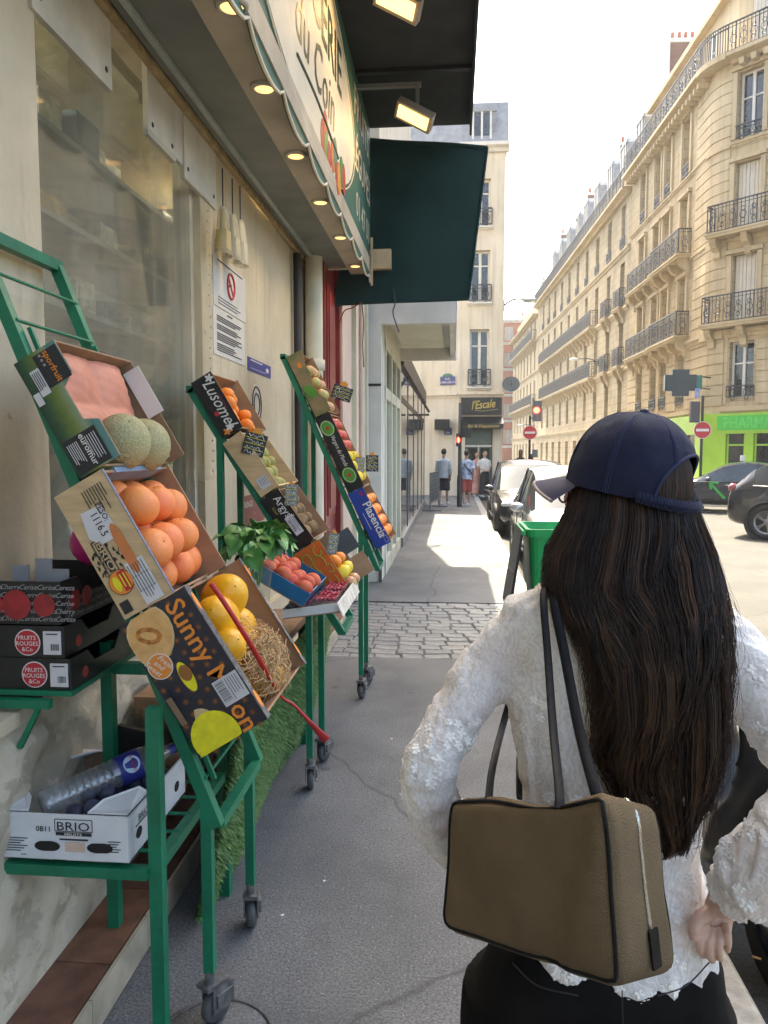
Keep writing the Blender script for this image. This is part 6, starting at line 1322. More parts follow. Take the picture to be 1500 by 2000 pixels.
for k in range(4):
    red = k < 3 and k != 2; q = PT(.02 if k % 2 == 0 else .125, .03+.24*(k//2), .008)
    PU = thing('berry_punnet', ['raspberry punnet nearest the melon box', 'raspberry punnet nearest the pavement edge', 'blueberry punnet at the back of the pale tray', 'raspberry punnet at the far street corner of the pale tray'][k], 'punnet', tuple(q))
    m = MB(); o3 = q
    for (a, b) in (((0, 0, 0), (.095, .002, .06)), ((0, .2, 0), (.095, .202, .06)), ((0, .0021, 0), (.002, .1999, .06)), ((.093, .0021, 0), (.095, .1999, .06))): m.bx(o3+V(a), o3+V(b))
    m.build('punnet_wall', m_pun, PU)
    mm = rme if k != 2 else bme; j = MB()
    for i in range(40):
        o = put(mm.name, mm, PU); o.location = q+V((.012+.018*(i % 5), .014+.0245*((i//5) % 8), .045+.012*rf.random())); o.rotation_euler = (rf.uniform(0, 3), rf.uniform(0, 3), 0)
m = MB(); e0, e1 = PT(.24, -.02, .03), PT(.24, .54, .03); m.para(e0, e1-e0, V((.02, 0, -.045)), V((.004, 0, .003))); tag(m.build('white_lath', pm('white_lath', (0.62, 0.58, 0.50), .7, var=.2, scale=20)), 'weathered white lath along the front of the berry tray', 'lath')
# basil bunch in a clear sleeve
p = at(500, 1090, Y=2.86); BS = thing('basil_bunch', 'bunch of fresh green basil in a clear sleeve behind the grapefruit crate', 'herbs', (p.x, p.y, p.z-.15)); br = random.Random(6)
m = MB(); m.lathe([(.05, -.18), (.055, -.12), (.062, -.05), (.078, .02), (.085, .05)], 11, Matrix.Translation(p)); m.build('sleeve', m_plastic, BS)
lm = [pm('basil_leaf_%d' % i, c, .4, var=.2, scale=25) for i, c in enumerate([(0.09, 0.29, 0.06), (0.17, 0.40, 0.11), (0.06, 0.20, 0.045)])]
lfs = []
for i in range(3):
    q = MB()
    def lf(a, b): 
        w = .74*sin(pi*min(1, b*1.02))**.7*(1-.25*b); return V(((a-.5)*w, b, .18*sin(b*2.2)-.35*b*b+.25*abs(a-.5)*w+.05*sin(b*14)*abs(a-.5)))
    q.grid(lf, 4, 7); lfs.append(q.mesh('leaf', lm[i]))
for i in range(120):
    th = br.uniform(0, 2*pi); rr = br.uniform(0, .13)**1; z = .02+.10*br.random()*(1-rr*3.5)
    o = put('leaf', lfs[br.randrange(3)], BS); o.location = p+V((cos(th)*rr*.8, sin(th)*rr*1.2, z+.02)); o.rotation_euler = (br.uniform(-.9, .2), br.uniform(-.5, .5), th-pi/2+br.uniform(-.6, .6)); k = br.uniform(.055, .105); o.scale = (k, k, k)
m = MB()
for i in range(14):
    th = br.uniform(0, 2*pi); m.tube(curve_pts([p+V((0, 0, -.17)), p+V((cos(th)*.03, sin(th)*.03, 0)), p+V((cos(th)*.07, sin(th)*.09, .13))], 3), .0022, 5)
m.build('stems', lm[1], BS)
# ------------------------------------------------------------------ vehicles
m_tyre = pm('tyre_rubber', (0.018, 0.018, 0.018), .75, var=.2, scale=30); m_rim = pm('alloy_rim', (0.35, 0.35, 0.36), .3, metal=.8, var=.1); m_cglass = pm('car_glass', (0.035, 0.045, 0.05), .03, var=.3, scale=1.2, spec=1.0)
m_trim = pm('black_trim', (0.012, 0.012, 0.012), .45, var=.1); m_hl = pm('headlamp', (0.62, 0.66, 0.68), .08, var=.15, scale=20, coat=1); m_tl = pm('taillamp', (0.30, 0.01, 0.01), .15, coat=1); m_chrome = pm('chrome', (0.7, 0.7, 0.7), .12, metal=1, var=.05)
def car(name, label, paint, loc, heading, L=4.0, W=1.76, H=1.48, suv=False, sedan=False, sign=False):
    T = thing(name, label, 'car', (loc[0], loc[1], -.12)); k = L/4.0; hb = .93 if not suv else 1.08; zb = .22 if not suv else .27; w = W/2
    S = [(-2.0, .80, .50, .55), (-1.97, .90, hb-.15, hb-.08), (-1.80, .96, hb, hb+.06), (-1.52, .985, hb+.01, H-.17 if not sedan else hb+.12), (-1.22, 1.0, hb, H-.05 if not sedan else hb+.34), (-.6, 1.0, hb-.01, H), (.05, 1.0, hb-.02, H-.01), (.38, 1.0, hb-.03, H-.10), (1.02, .995, hb-.05, hb+.03), (1.35, .98, hb-.10, hb-.03), (1.75, .93, hb-.22, hb-.14), (1.95, .82, .62, .68), (2.0, .72, .45, .50)]
    vs = []; n = 15
    for (x, ww, zbelt, zt) in S:
        ww *= w; roof = zt-zbelt > .15; rw = ww*(.74 if roof else .86); z0 = zb if abs(x) < 1.9 else zb+.08
        half = [(0, z0), (ww*.8, z0), (ww*.985, z0+.10), (ww*1.0, z0+(zbelt-z0)*.5), (ww*.985, zbelt-.03 if roof else zbelt), (rw+ (ww-rw)*.12 if roof else rw, zt-.05 if roof else zt-.015), (rw*.62, zt), (0, zt+.012)]
        sec = half + [(-y, z) for y, z in half[-2:0:-1]]; n = len(sec)
        vs += [(x*k, y, z) for y, z in sec]
    fs = []; mi = []
    for i in range(len(S)-1):
        for j in range(n):
            j2 = (j+1) % n; fs.append((i*n+j, i*n+j2, (i+1)*n+j2, (i+1)*n+j)); mm = 0
            x0, x1 = S[i][0], S[i+1][0]
            if j in (4, n-5) and x0 >= -1.53 and x1 <= 1.03: mm = 1
            if j in (5, 6, 7, 8) and x0 >= .37 and x1 <= 1.03: mm = 2
            if j in (5, 6, 7, 8) and x1 <= -1.2 and x0 >= -1.81: mm = 3
            if j in (0, n-1): mm = 4
            mi.append(mm)
    fs.append(tuple(range(n))[::-1]); mi.append(0); fs.append(tuple(range((len(S)-1)*n, len(S)*n))); mi.append(0)
    me = bpy.data.meshes.new('car_shell'); me.from_pydata(vs, [], fs); me.polygons.foreach_set('material_index', mi)
    mats = [paint, m_cglass, m_cglass, m_cglass, m_trim]
    for q in mats: me.materials.append(q)
    ob = bpy.data.objects.new('s', me); col.objects.link(ob); sm = ob.modifiers.new('s', 'SUBSURF'); sm.levels = 2; sm.render_levels = 2
    bm = bmesh.new(); bm.from_mesh(me); cl = bm.edges.layers.float.new('crease_edge')
    for e in bm.edges:
        if len(e.link_faces) == 2 and e.link_faces[0].material_index != e.link_faces[1].material_index: e[cl] = .55
    bmesh.ops.recalc_face_normals(bm, faces=bm.faces); bm.to_mesh(me); bm.free()
    dg = bpy.context.evaluated_depsgraph_get(); ev = bpy.data.meshes.new_from_object(ob.evaluated_get(dg)); bpy.data.objects.remove(ob)
    ang = atan2(heading[1], heading[0]); M = Matrix.Translation((loc[0], loc[1], -.12)) @ Matrix.Rotation(ang, 4, 'Z')
    parts = {}
    for p in ev.polygons:
        c = p.center; key = {0: 'body', 2: 'windscreen', 3: 'rear_window', 4: 'underbody'}.get(p.material_index, 'side_window_a' if c.y > 0 else 'side_window_b'); parts.setdefault(key, []).append(p)
    for key, ps in parts.items():
        idx = {}; v2 = []; f2 = []
        for p in ps:
            f = []
            for v in p.vertices:
                if v not in idx: idx[v] = len(v2); q = ev.vertices[v]; v2.append(M @ (q.co - (q.normal*.004 if 'wind' in key else V())))
                f.append(idx[v])
            f2.append(f)
        nm = 'side_window' if 'side' in key else key; mb = MB(); mb.add(v2, f2, 0, True); mb.build(nm, paint if key == 'body' else m_trim if key == 'underbody' else m_cglass, T)
    def loc2(p): return M @ V(p)
    R3 = M.to_3x3()
    wr = .31 if not suv else .36
    for x in (-1.25*k, 1.28*k):
        for sy in (-1, 1):
            c = V((x, sy*(w-.09), wr)); RM = M @ Matrix.Translation(c) @ Matrix.Rotation(pi/2*sy, 4, 'X').inverted()
            m = MB(); m.lathe([(wr+.06, -.02), (wr+.065, .105), (wr+.02, .112), (wr+.0, .10), (wr+.0, -.02)], 28, RM); m.build('wheel_arch', m_trim, T)
            m = MB(); m.lathe([(wr*.66, -.1), (wr*.97, -.1), (wr, -.07), (wr, .08), (wr*.95, .10), (wr*.66, .098), (wr*.64, .07)], 28, RM); wo_ = m.build('wheel', m_tyre, T)
            m = MB(); m.lathe([(wr*.66, .095), (wr*.60, .085), (wr*.58, .05)], 24, RM); m.lathe([(.001, .085), (wr*.16, .085), (wr*.18, .06)], 12, RM)
            for s_ in range(5):
                a = 2*pi*s_/5
                for da in (-.13, .13): m.bar(RM @ V((cos(a+da)*wr*.14, sin(a+da)*wr*.14, .072)), RM @ V((cos(a+da*.8)*wr*.62, sin(a+da*.8)*wr*.62, .078)), .028, .02)
            m.build('rim', m_rim, wo_)
            m = MB(); m.lathe([(.001, .03), (wr*.6, .03)], 20, RM); m.build('hub_shadow', m_trim, wo_)
    for sy in (-1, 1):
        m = MB(); m.ell(loc2((.72*k, sy*(w+.09), hb+.04)), (.09, .10, .07), 12, 8, R3); m.build('mirror', paint, T)
        m = MB(); m.ell(loc2((1.80*k, sy*w*.66, hb-.24)), (.14, .20, .075), 14, 8, R3); m.build('headlight', m_hl, T)
        m = MB(); m.ell(loc2((-1.90*k, sy*w*.78, hb-.06)), (.09, .14, .10), 12, 8, R3); m.build('taillight', m_tl, T)
        for x in (-.75, .15): m = MB(); m.tube([loc2((x*k, sy*(w+.012), hb-.13)), loc2((x*k+.18, sy*(w+.012), hb-.13))], .016, 8); m.build('door_handle', m_chrome, T)
        m = MB()
        for x in (-.42, .52, -1.2): m.tube([loc2((x*k, sy*(w*1.001), zb+.15)), loc2((x*k, sy*(w*.996), hb-.06))], .005, 4)
        m.tube([loc2((-.95*k, sy*(w*1.0), zb+.13)), loc2((.98*k, sy*(w*1.0), zb+.13))], .03 if suv else .015, 6); m.build('door_seam', m_trim, T)
        m = MB(); pth = [loc2((-1.5*k, sy*w*.99, hb+.0)), loc2((-.6*k, sy*w*1.0, hb-.02)), loc2((.3*k, sy*w*1.0, hb-.035)), loc2((1.0*k, sy*w*.99, hb-.05))]; m.tube(curve_pts(pth, 4), .011, 5); m.build('window_trim', m_chrome if suv else m_trim, T)
        m = MB()
        m.bar(loc2((-.42*k, sy*(w*.985), hb-.02)), loc2((-.44*k, sy*(w*.80), H-.05)), .05, .02); m.build('pillar', m_trim, T)
    m = MB(); m.para(loc2((1.965*k, -.26, .40)), R3 @ V((0, .52, 0)), R3 @ V((.012, 0, 0)), V((0, 0, .11))); m.para(loc2((-1.975*k, -.26, .50)), R3 @ V((0, .52, 0)), R3 @ V((-.012, 0, 0)), V((0, 0, .11))); m.build('number_plate', m_wht, T)
    m = MB(); m.para(loc2((1.93*k, -w*.5, .52)), R3 @ V((0, w, 0)), R3 @ V((.02, 0, 0)), V((0, 0, .10))); m.build('grille', m_trim, T)
    if sign:
        m = MB(); m.box(loc2((-.1, 0, H+.09)), (.12, .34, .16), R3); m.build('roof_sign', m_wht, T)
    return T, loc2, R3
p_sil = pm('paint_silver', (0.52, 0.52, 0.51), .28, metal=.55, var=.04, coat=.8); p_dk = pm('paint_graphite', (0.045, 0.047, 0.05), .25, metal=.5, var=.05, coat=1); p_nv = pm('paint_navy', (0.010, 0.016, 0.034), .22, metal=.3, var=.05, coat=1); p_bl = pm('paint_black', (0.012, 0.012, 0.014), .22, metal=.2, var=.05, coat=1)
car('parked_car', 'silver hatchback parked at the kerb behind the green bin', p_sil, (1.90, 11.9), (0, -1), 4.1, 1.78, 1.55)
car('parked_car', 'dark hatchback parked behind the silver hatchback', p_bl, (1.74, 17.6), (0, -1), 4.1, 1.74, 1.58)
TX, tl2, tr3 = car('taxi', 'dark taxi with a white roof sign in front of the chemist', p_nv, (8.3, 23.3), (-.95, .31), 4.4, 1.82, 1.47, sedan=True, sign=True)
m = MB(); m.bar(tl2((.35, .925, .42)), tl2((.75, .918, .86)), .014, .07); m.bar(tl2((.76, .915, .87)), tl2((.52, .922, .86)), .014, .06); m.bar(tl2((.76, .916, .87)), tl2((.72, .922, .68)), .014, .06); m.build('green_arrow', pm('arrow_green', (0.03, 0.42, 0.06), .4), TX)
car('suv', 'dark grey SUV turning in the road at the picture edge', p_dk, (7.85, 15.7), (.80, -.60), 4.4, 1.86, 1.64, suv=True)
# ------------------------------------------------------------------ wheelie bin
BI = thing('wheelie_bin', 'green wheelie bin with its dark lid hanging open at the kerb', 'bin', (.83, 6.25, 0)); m_bin = pm('bin_green', (0.01, 0.36, 0.10), .4, var=.12, scale=5, bump=.05)
bx_, by_ = .87, 6.25
def binring(z, hx, hy, r=.06):
    pts = []
    for (sx, sy) in ((1, 1), (-1, 1), (-1, -1), (1, -1)):
        a0 = atan2(sy, sx)-pi/4
        for i in range(4): a = a0+pi/2*i/3; pts.append(V((bx_+sx*(hx-r)+r*cos(a), by_+sy*(hy-r)+r*sin(a), z)))
    return pts
m = MB(); rings = [binring(.06, .21, .22), binring(.30, .235, .25), binring(1.0, .285, .33), binring(1.0, .305, .35), binring(1.06, .31, .355), binring(1.06, .285, .33), binring(.98, .272, .315), binring(.10, .20, .21)]
for a, b in zip(rings, rings[1:]): n = len(a); m.add(a+b, [(i, (i+1) % n, n+(i+1) % n, n+i) for i in range(n)], 0, False)
m.add(rings[-1], [tuple(range(16))]); m.add(rings[0], [tuple(range(16))[::-1]]); m.build('tub', m_bin, BI, clean=True)
m = MB(); m.prism([(bx_-.33, by_-.33, 1.03), (bx_-.345, by_-.33, 1.05), (bx_-.44, by_-.30, .40), (bx_-.42, by_-.30, .38)], (0, .64, 0)); m.bx((bx_-.40, by_-.2, .62), (bx_-.372, by_+.2, .70)); m.build('lid', pm('lid_dark', (0.018, 0.02, 0.022), .45, var=.15), BI, clean=True)
m = MB(); m.tube([(bx_-.33, by_-.34, 1.03), (bx_-.33, by_+.34, 1.03)], .018, 8); m.build('hinge', m_bin, BI)
for sx in (-1, 1):
    m = MB(); m.lathe([(.001, -.03), (.1, -.03), (.1, .03), (.001, .03)], 16, Matrix.Translation((bx_+sx*.24, by_+.26, .1)) @ Matrix.Rotation(pi/2, 4, 'Y')); m.build('wheel', m_tyre, BI)
# ------------------------------------------------------------------ black scooter at the kerb
SCT = thing('motor_scooter', 'black motor scooter parked at the kerb beside the woman', 'scooter', (1.1, 3.2, -.12)); sz = -.12
def wheel2(c, r, w, nm):
    m = MB(); RM = Matrix.Translation(c) @ Matrix.Rotation(pi/2, 4, 'Y'); m.lathe([(r*.62, -w*.4), (r*.92, -w*.5), (r, 0), (r*.92, w*.5), (r*.62, w*.4)], 28, RM); o = m.build(nm, m_tyre, SCT)
    m = MB(); m.lathe([(.03, -.05), (r*.6, -.03), (r*.62, 0), (r*.6, .03), (.03, .05)], 20, RM); m.build('rim', m_rim, o)
fx, fy = 1.10, 2.55; wheel2((fx, fy, sz+.24), .24, .11, 'front_wheel'); wheel2((fx+.02, fy+1.25, sz+.24), .24, .13, 'rear_wheel')
mb = MB(); mb.tube(curve_pts([(fx, fy+.05, sz+.95), (fx, fy+.0, sz+.75), (fx, fy+.14, sz+.5), (fx, fy+.28, sz+.30), (fx, fy+.62, sz+.28), (fx, fy+.80, sz+.45), (fx, fy+1.0, sz+.60), (fx, fy+1.45, sz+.66)], 3), [(.16, .05)]*3+[(.17, .06)]*3+[(.2, .07)]*3+[(.19, .07)]*4+[(.17, .08)]*3+[(.16, .16)]*3+[(.14, .15)]*3, 12, up=(1, 0, 0))
mb.ell((fx, fy, sz+.46), (.075, .20, .05), 12, 8); put('body', remeshed(mb, .015, 8), SCT).data.materials.append(pm('scooter_black', (0.010, 0.010, 0.011), .3, var=.2, spec=.4))
m = MB(); m.ell((fx, fy+1.1, sz+.74), (.15, .42, .06), 16, 8); m.build('seat', pm('seat_vinyl', (0.014, 0.014, 0.014), .5), SCT)
m = MB(); m.tube([(fx-.30, fy+.16, sz+1.0), (fx-.1, fy+.05, sz+1.03), (fx+.1, fy+.05, sz+1.03), (fx+.30, fy+.16, sz+1.0)], .018, 8); m.tube([(fx, fy+.08, sz+1.0), (fx, fy-.02, sz+.3)], .022, 8); m.build('handlebar', m_trim, SCT)
m = MB(); m.ell((fx, fy-.06, sz+.82), (.09, .05, .07), 12, 8); m.build('headlight', m_hl, SCT)
m = MB(); m.bar((fx-.05, fy+.62, sz+.24), (fx-.18, fy+.66, sz+.01), .025); m.bar((fx+.05, fy+.62, sz+.24), (fx+.18, fy+.66, sz+.01), .025); m.tube([(fx+.13, fy+.75, sz+.25), (fx+.15, fy+1.3, sz+.33)], .045, 10); m.build('stand', m_trim, SCT)
# ------------------------------------------------------------------ poles, signs, lights
m_pole = pm('pole_dark', (0.03, 0.035, 0.035), .5, var=.2); m_red_l = emat('red_signal', (1.0, 0.03, 0.02), 6.0); m_sred = pm('sign_red_reflective', (0.55, 0.02, 0.025), .4, var=.04); m_backg = pm('sign_back_grey', (0.13, 0.14, 0.15), .5, var=.15)
PD = thing('pedestrian_signal', 'dark pole with a red pedestrian light on the pavement by the men', 'traffic light', (.19, 22.8, 0)); px_, py_ = .19, 22.8
m = MB(); m.lathe([(.075, 0), (.075, .9), (.055, .95), (.05, 3.05), (.001, 3.06)], 12, Matrix.Translation((px_, py_, 0))); m.build('pole', m_pole, PD)
m = MB(); m.bx((px_-.11, py_-.13, 1.78), (px_+.02, py_-.05, 2.16)); m.bx((px_+.04, py_-.1, 2.05), (px_+.32, py_+.1, 2.32)); m.bx((px_+.06, py_-.08, 2.36), (px_+.2, py_+.05, 2.6)); m.build('housing', m_trim, PD)
m = MB(); m.ell((px_-.045, py_-.135, 1.97), (.045, .02, .08), 10, 8); m.build('lens', m_red_l, PD)
def no_entry(px, py, Y, r, label, zt, box=None, light=None):
    c = at(px, py, Y=Y); T = thing('no_entry_sign', label, 'sign', (c.x, c.y, -.12), 'no entry signs'); Xv = V((1, 0, 0))
    m = MB(); m.tube([(c.x, c.y+.06, -.12), (c.x, c.y+.06, zt)], .045, 10); m.build('pole', m_pole, T)
    m = MB(); m.prism(circle3(c, r, Xv, Zu, 32), (0, .02, 0)); d = m.build('disc', m_wht, T); MB().prism(circle3(c-V((0, .004, 0)), r*.94, Xv, Zu, 32), (0, .003, 0)).build('red_face', m_sred, d); MB().bx((c.x-r*.72, c.y-.008, c.z-r*.15), (c.x+r*.72, c.y-.0045, c.z+r*.15)).build('white_bar', m_wht, d)
    return T, c
T, c = no_entry(1035, 845, 30.0, .27, 'no entry sign on the pole with the red traffic light', 3.0)
m = MB(); m.bx((c.x+.09, c.y-.12, 2.78), (c.x+.42, c.y+.16, 3.55)); m.bar((c.x, c.y+.06, 2.9), (c.x+.1, c.y+.06, 2.9), .05); m.build('signal_housing', m_backg, T); MB().bx((c.x+.1, c.y-.05, 1.4), (c.x+.3, c.y+.1, 1.7)).build('lower_housing', m_backg, T)
q = at(1048, 800, Y=30.0-.14); m = MB(); m.ell((q.x, q.y, q.z-.02), (.12, .04, .12), 14, 10); m.build('lens', m_red_l, T); m = MB(); m.lathe([(.14, 0), (.14, .12)], 16, Matrix.Translation((q.x, q.y+.04, q.z)) @ Matrix.Rotation(pi/2, 4, 'X'), arc=pi); m.build('hood', m_trim, T)
T, c = no_entry(1372, 840, 24.6, .265, 'no entry sign in front of the green chemist', 3.35)
m = MB(); q = at(1357, 806, Y=24.55); m.bx((q.x-.14, q.y-.05, q.z-.30), (q.x+.14, q.y+.10, q.z+.34)); m.build('signal_housing', pm('sign_back_brown', (0.07, 0.06, 0.065), .5), T)
tag(MB().box(at(1362, 768, Y=28.2), (.17, .03, .34)).build('blue_shop_sign', pm('small_blue', (0.10, 0.16, 0.40), .5, var=.4, scale=15, var2=(0.4, 0.42, 0.5))), 'small pale blue sign below the chemist cross', 'sign')
RS = thing('round_sign', 'round grey sign seen from behind on the café corner', 'sign', (1.9, 27.6, 4.0)); c = at(998, 750, Y=27.6)
m = MB(); m.prism(circle3(c, .31, V((1, 0, 0)), Zu*.85, 28), (0, .03, 0)); m.build('disc', m_backg, RS); m = MB(); m.bar(c+V((-.05, .04, 0)), (1.78, 28.5, c.z), .05); m.bx((c.x+.0, c.y-.012, c.z-.1), (c.x+.03, c.y-.001, c.z+.12)); m.build('bracket', m_pole, RS)
def wall_lamp(p, d, label):
    T = thing('street_lamp', label, 'street lamp', tuple(p), 'wall mounted street lamps'); p = V(p); d = V(d)
    m = MB(); m.tube(curve_pts([p, p+d*.5+V((0, 0, .22)), p+d*1.1+V((0, 0, .22))], 5), .03, 8); m.bx(p-V((.05, .05, .2)), p+V((.05, .05, .2))); m.build('arm', m_pole, T)
    m = MB(); m.ell(p+d*1.3+V((0, 0, .18)), (.28, .28, .09), 14, 8); m.build('lantern', m_hl, T)
wall_lamp(CV+uS*18.0+Z*6.9+nS*.02, nS*1.1, 'street lamp on the long pale stone building'); wall_lamp((1.80, 29.2, 7.0), (.75, 0, 0), 'street lamp bracket on the cream café corner building'); wall_lamp(CV+uS*45+Z*3.9+nS*.02, nS, 'small street lamp on the farthest stone building')
BR = thing('crowd_barrier', 'galvanised crowd barrier beside the glazed shop', 'barrier', (-.6, 21.6, 0)); a, b = V((-.62, 20.9, 0)), V((-.42, 22.9, 0)); m = MB()
for z in (.22, 1.05): m.tube([a+Zu*z, b+Zu*z], .02, 8)
for t_ in (0, 1): m.tube([a.lerp(b, t_)+Zu*.03, a.lerp(b, t_)+Zu*1.05], .02, 8)
m.build('frame', m_gal, BR)
bar_me = MB().tube([(0, 0, .22), (0, 0, 1.05)], .009, 6).mesh('bar', m_gal)
for i in range(1, 16): put('bar', bar_me, BR).location = a.lerp(b, i/16)
for t_ in (.08, .92): q = a.lerp(b, t_); m = MB(); m.bar(q+V((-.28, 0, .02)), q+V((.28, 0, .02)), .04, .03); m.build('foot', m_gal, BR)
# ------------------------------------------------------------------ people in the distance
m_skin = pm('skin', (0.50, 0.29, 0.20), .55, var=.06); m_hairb = pm('hair_black', (0.012, 0.010, 0.009), .5, var=.2, scale=40); m_shoe = pm('shoe_white', (0.6, 0.6, 0.6), .6)
def walker(label, loc, h, face, top, bottom, style, hairc=None, long_hair=False, bag=None, step=.0, arms='down'):
    T = thing('person', label, 'person', loc, 'people farther along the street'); f = V((sin(face), cos(face), 0)); r = V((f.y, -f.x, 0)); O = V(loc); Zl = V((0, 0, 1))
    def P(x, y, z): return O+r*x*h+f*y*h+Zl*z*h
    hip, kn, an = {}, {}, {}
    st = step
    b = MB(); b.ell(P(0, .012, .935), (.044*h, .052*h, .065*h), 14, 10, Matrix((r, f, Zl)).transposed()); b.ell(P(0, .062, .925), (.008*h, .014*h, .014*h), 6, 5, Matrix((r, f, Zl)).transposed())
    for sx in (-1, 1): b.ell(P(sx*.045, .0, .93), (.006*h, .014*h, .02*h), 6, 5)
    b.tube([P(0, -.005, .80), P(0, 0, .90)], .030*h, 10)
    b.tube([P(0, -.005, .50), P(0, .005, .58), P(0, .008, .70), P(0, 0, .79), P(0, 0, .825)], [(.065*h, .09*h), (.055*h, .078*h), (.065*h, .10*h), (.06*h, .105*h), (.03*h, .06*h)], 14, up=tuple(f))
    hands = {}
    for sx in (-1, 1):
        d = sx*st
        b.tube([P(sx*.055, 0, .53), P(sx*.055, d*.3+.01, .29), P(sx*.055, d*.55-.03*(d < 0), .05)], [.052*h, .034*h, .020*h], 10)
        b.tube([P(sx*.055, d*.55-.03, .025), P(sx*.058, d*.55+.09, .018)], [(.018*h, .025*h), (.012*h, .022*h)], 8)
        if arms == 'down': el, wr = P(sx*.125, -.01-d*.2, .63), P(sx*.125, .03-d*.5, .49)
        else: el, wr = P(sx*.15, -.03, .64), P(sx*.06, .08, .58)
        b.tube([P(sx*.10, 0, .79), el, wr], [.030*h, .024*h, .016*h], 9); hd = wr+(wr-el).normalized()*.04*h; hands[sx] = hd
        b.tube([wr, hd, hd+(wr-el).normalized()*.02*h], [.016*h, .02*h, .012*h], 8)
        for k in range(4): q = hd+r*(k-1.5)*.007*h; b.tube([q, q+(wr-el).normalized()*.04*h], .0055*h, 5)
        b.tube([hd-(wr-el).normalized()*.02*h, hd+f*.025*h], .006*h, 5)
    put('body', remeshed(b, .011*h, 2), T).data.materials.append(m_skin)
    s = MB(); s.tube([P(0, -.005, .47), P(0, .0, .55), P(0, .008, .70), P(0, 0, .79), P(0, 0, .832)], [(.082*h, .105*h), (.075*h, .098*h), (.078*h, .112*h), (.07*h, .118*h), (.036*h, .05*h)], 16, up=tuple(f))
    for sx in (-1, 1):
        d = sx*st; el, wr = (P(sx*.125, -.01-d*.2, .63), P(sx*.125, .03-d*.5, .49)) if arms == 'down' else (P(sx*.15, -.03, .64), P(sx*.06, .08, .58))
        sh = P(sx*.10, 0, .79); e2 = sh.lerp(el, .85) if style != 'long' else el.lerp(wr, .7)
        s.tube([sh, sh.lerp(el, .5), e2] if style != 'long' else [sh, el, e2], [.042*h, .040*h, .040*h] if style != 'long' else [.042*h, .036*h, .030*h], 10)
    put('shirt', remeshed(s, .011*h, 2), T).data.materials.append(top)
    q = MB()
    if style == 'skirt': q.tube([P(0, 0, .58), P(0, 0, .50), P(0, .0, .30), P(0, .0, .06)], [(.075*h, .085*h), (.085*h, .105*h), (.095*h, .11*h), (.11*h, .125*h)], 16, up=tuple(f))
    else:
        q.tube([P(0, 0, .56), P(0, 0, .47)], [(.075*h, .095*h), (.08*h, .105*h)], 14, up=tuple(f))
        for sx in (-1, 1): d = sx*st; q.tube([P(sx*.052, 0, .52), P(sx*.057, d*.28, .29), P(sx*.058, d*.33, .255)], [.058*h, .056*h, .058*h], 12)
    put('skirt' if style == 'skirt' else 'shorts', remeshed(q, .011*h, 2), T).data.materials.append(bottom)
    hr = MB(); hr.ell(P(0, -.004, .95), (.050*h, .058*h, .060*h), 14, 10, Matrix((r, f, Zl)).transposed())
    if long_hair: hr.tube([P(0, -.045, .93), P(0, -.06, .85), P(0, -.06, .76)], [(.03*h, .045*h), (.025*h, .045*h), (.012*h, .03*h)], 10, up=tuple(f))
    hm = remeshed(hr, .012*h, 1)
    for v in hm.vertices:      # hair line: keep the face clear
        l = v.co-O; y = l.dot(f)/h; z = l.z/h
        if y > .028 and z < .955: v.co -= f*(y-.028)*h*.9
    put('hair', hm, T).data.materials.append(hairc or m_hairb)
    if bag:
        m = MB(); m.tube([P(-.09, -.02, .81), P(-.02, -.085, .70), P(.10, -.075, .56)], [(.012*h, .006*h)]*3, 6); m.build('bag_strap', m_trim, T)
    for sx in (-1, 1):
        d = sx*st; m = MB(); m.tube([P(sx*.055, d*.55-.045, .022), P(sx*.058, d*.55+.06, .020), P(sx*.06, d*.55+.105, .014)], [(.022*h, .026*h), (.02*h, .028*h), (.012*h, .022*h)], 10); m.build('shoe', m_shoe, T)
    return T, P, hands
m_sh1 = pm('shirt_pale_blue', (0.52, 0.57, 0.60), .8, var=.1, scale=12); m_navyc = pm('cloth_navy', (0.015, 0.018, 0.035), .85, var=.2); m_sh2 = pm('shirt_blue_print', (0.55, 0.58, 0.62), .8, var=.6, scale=9, var2=(0.03, 0.09, 0.28)); m_redsh = pm('shorts_red', (0.42, 0.07, 0.06), .8); m_whc = pm('cloth_white', (0.66, 0.64, 0.60), .8); m_bkc = pm('cloth_black', (0.012, 0.012, 0.013), .85); m_pkc = pm('cloth_pink', (0.55, 0.30, 0.24), .8)
walker('man in a loose pale shirt and dark shorts walking away past the barrier', (-.29, 23.7, 0), 1.72, .15, m_sh1, m_navyc, 'long', step=.10)
walker('man in blue patterned shirt and red shorts beside the signal pole', (.40, 23.2, 0), 1.68, -.1, m_sh2, m_redsh, 'short', bag=True, step=.12)
walker('woman in white top and black skirt standing by the café', (1.12, 27.9, -.002), 1.66, 2.7, m_whc, m_bkc, 'skirt', hairc=pm('hair_brown', (0.05, 0.025, 0.015), .5), arms='front')
walker('person in pinkish clothes behind the woman in the black skirt', (.86, 28.2, -.002), 1.62, 2.9, m_pkc, m_pkc, 'skirt', hairc=MATS['hair_brown'])
walker('long haired woman in black seen above the parked car roof', (2.55, 29.6, -.004), 1.70, .2, m_bkc, m_bkc, 'skirt', hairc=MATS['hair_brown'], long_hair=True)
walker('pedestrian in white farther along, above the silver car roof', (3.35, 33.5, -.12), 1.66, .1, m_whc, m_navyc, 'short', hairc=MATS['hair_brown'], long_hair=True)
m = MB(); sr = random.Random(13); BS2 = thing('potted_shrub', 'small bright green shrub at the café corner', 'plant', (1.5, 27.9, 0)); lf_ = MB(); 
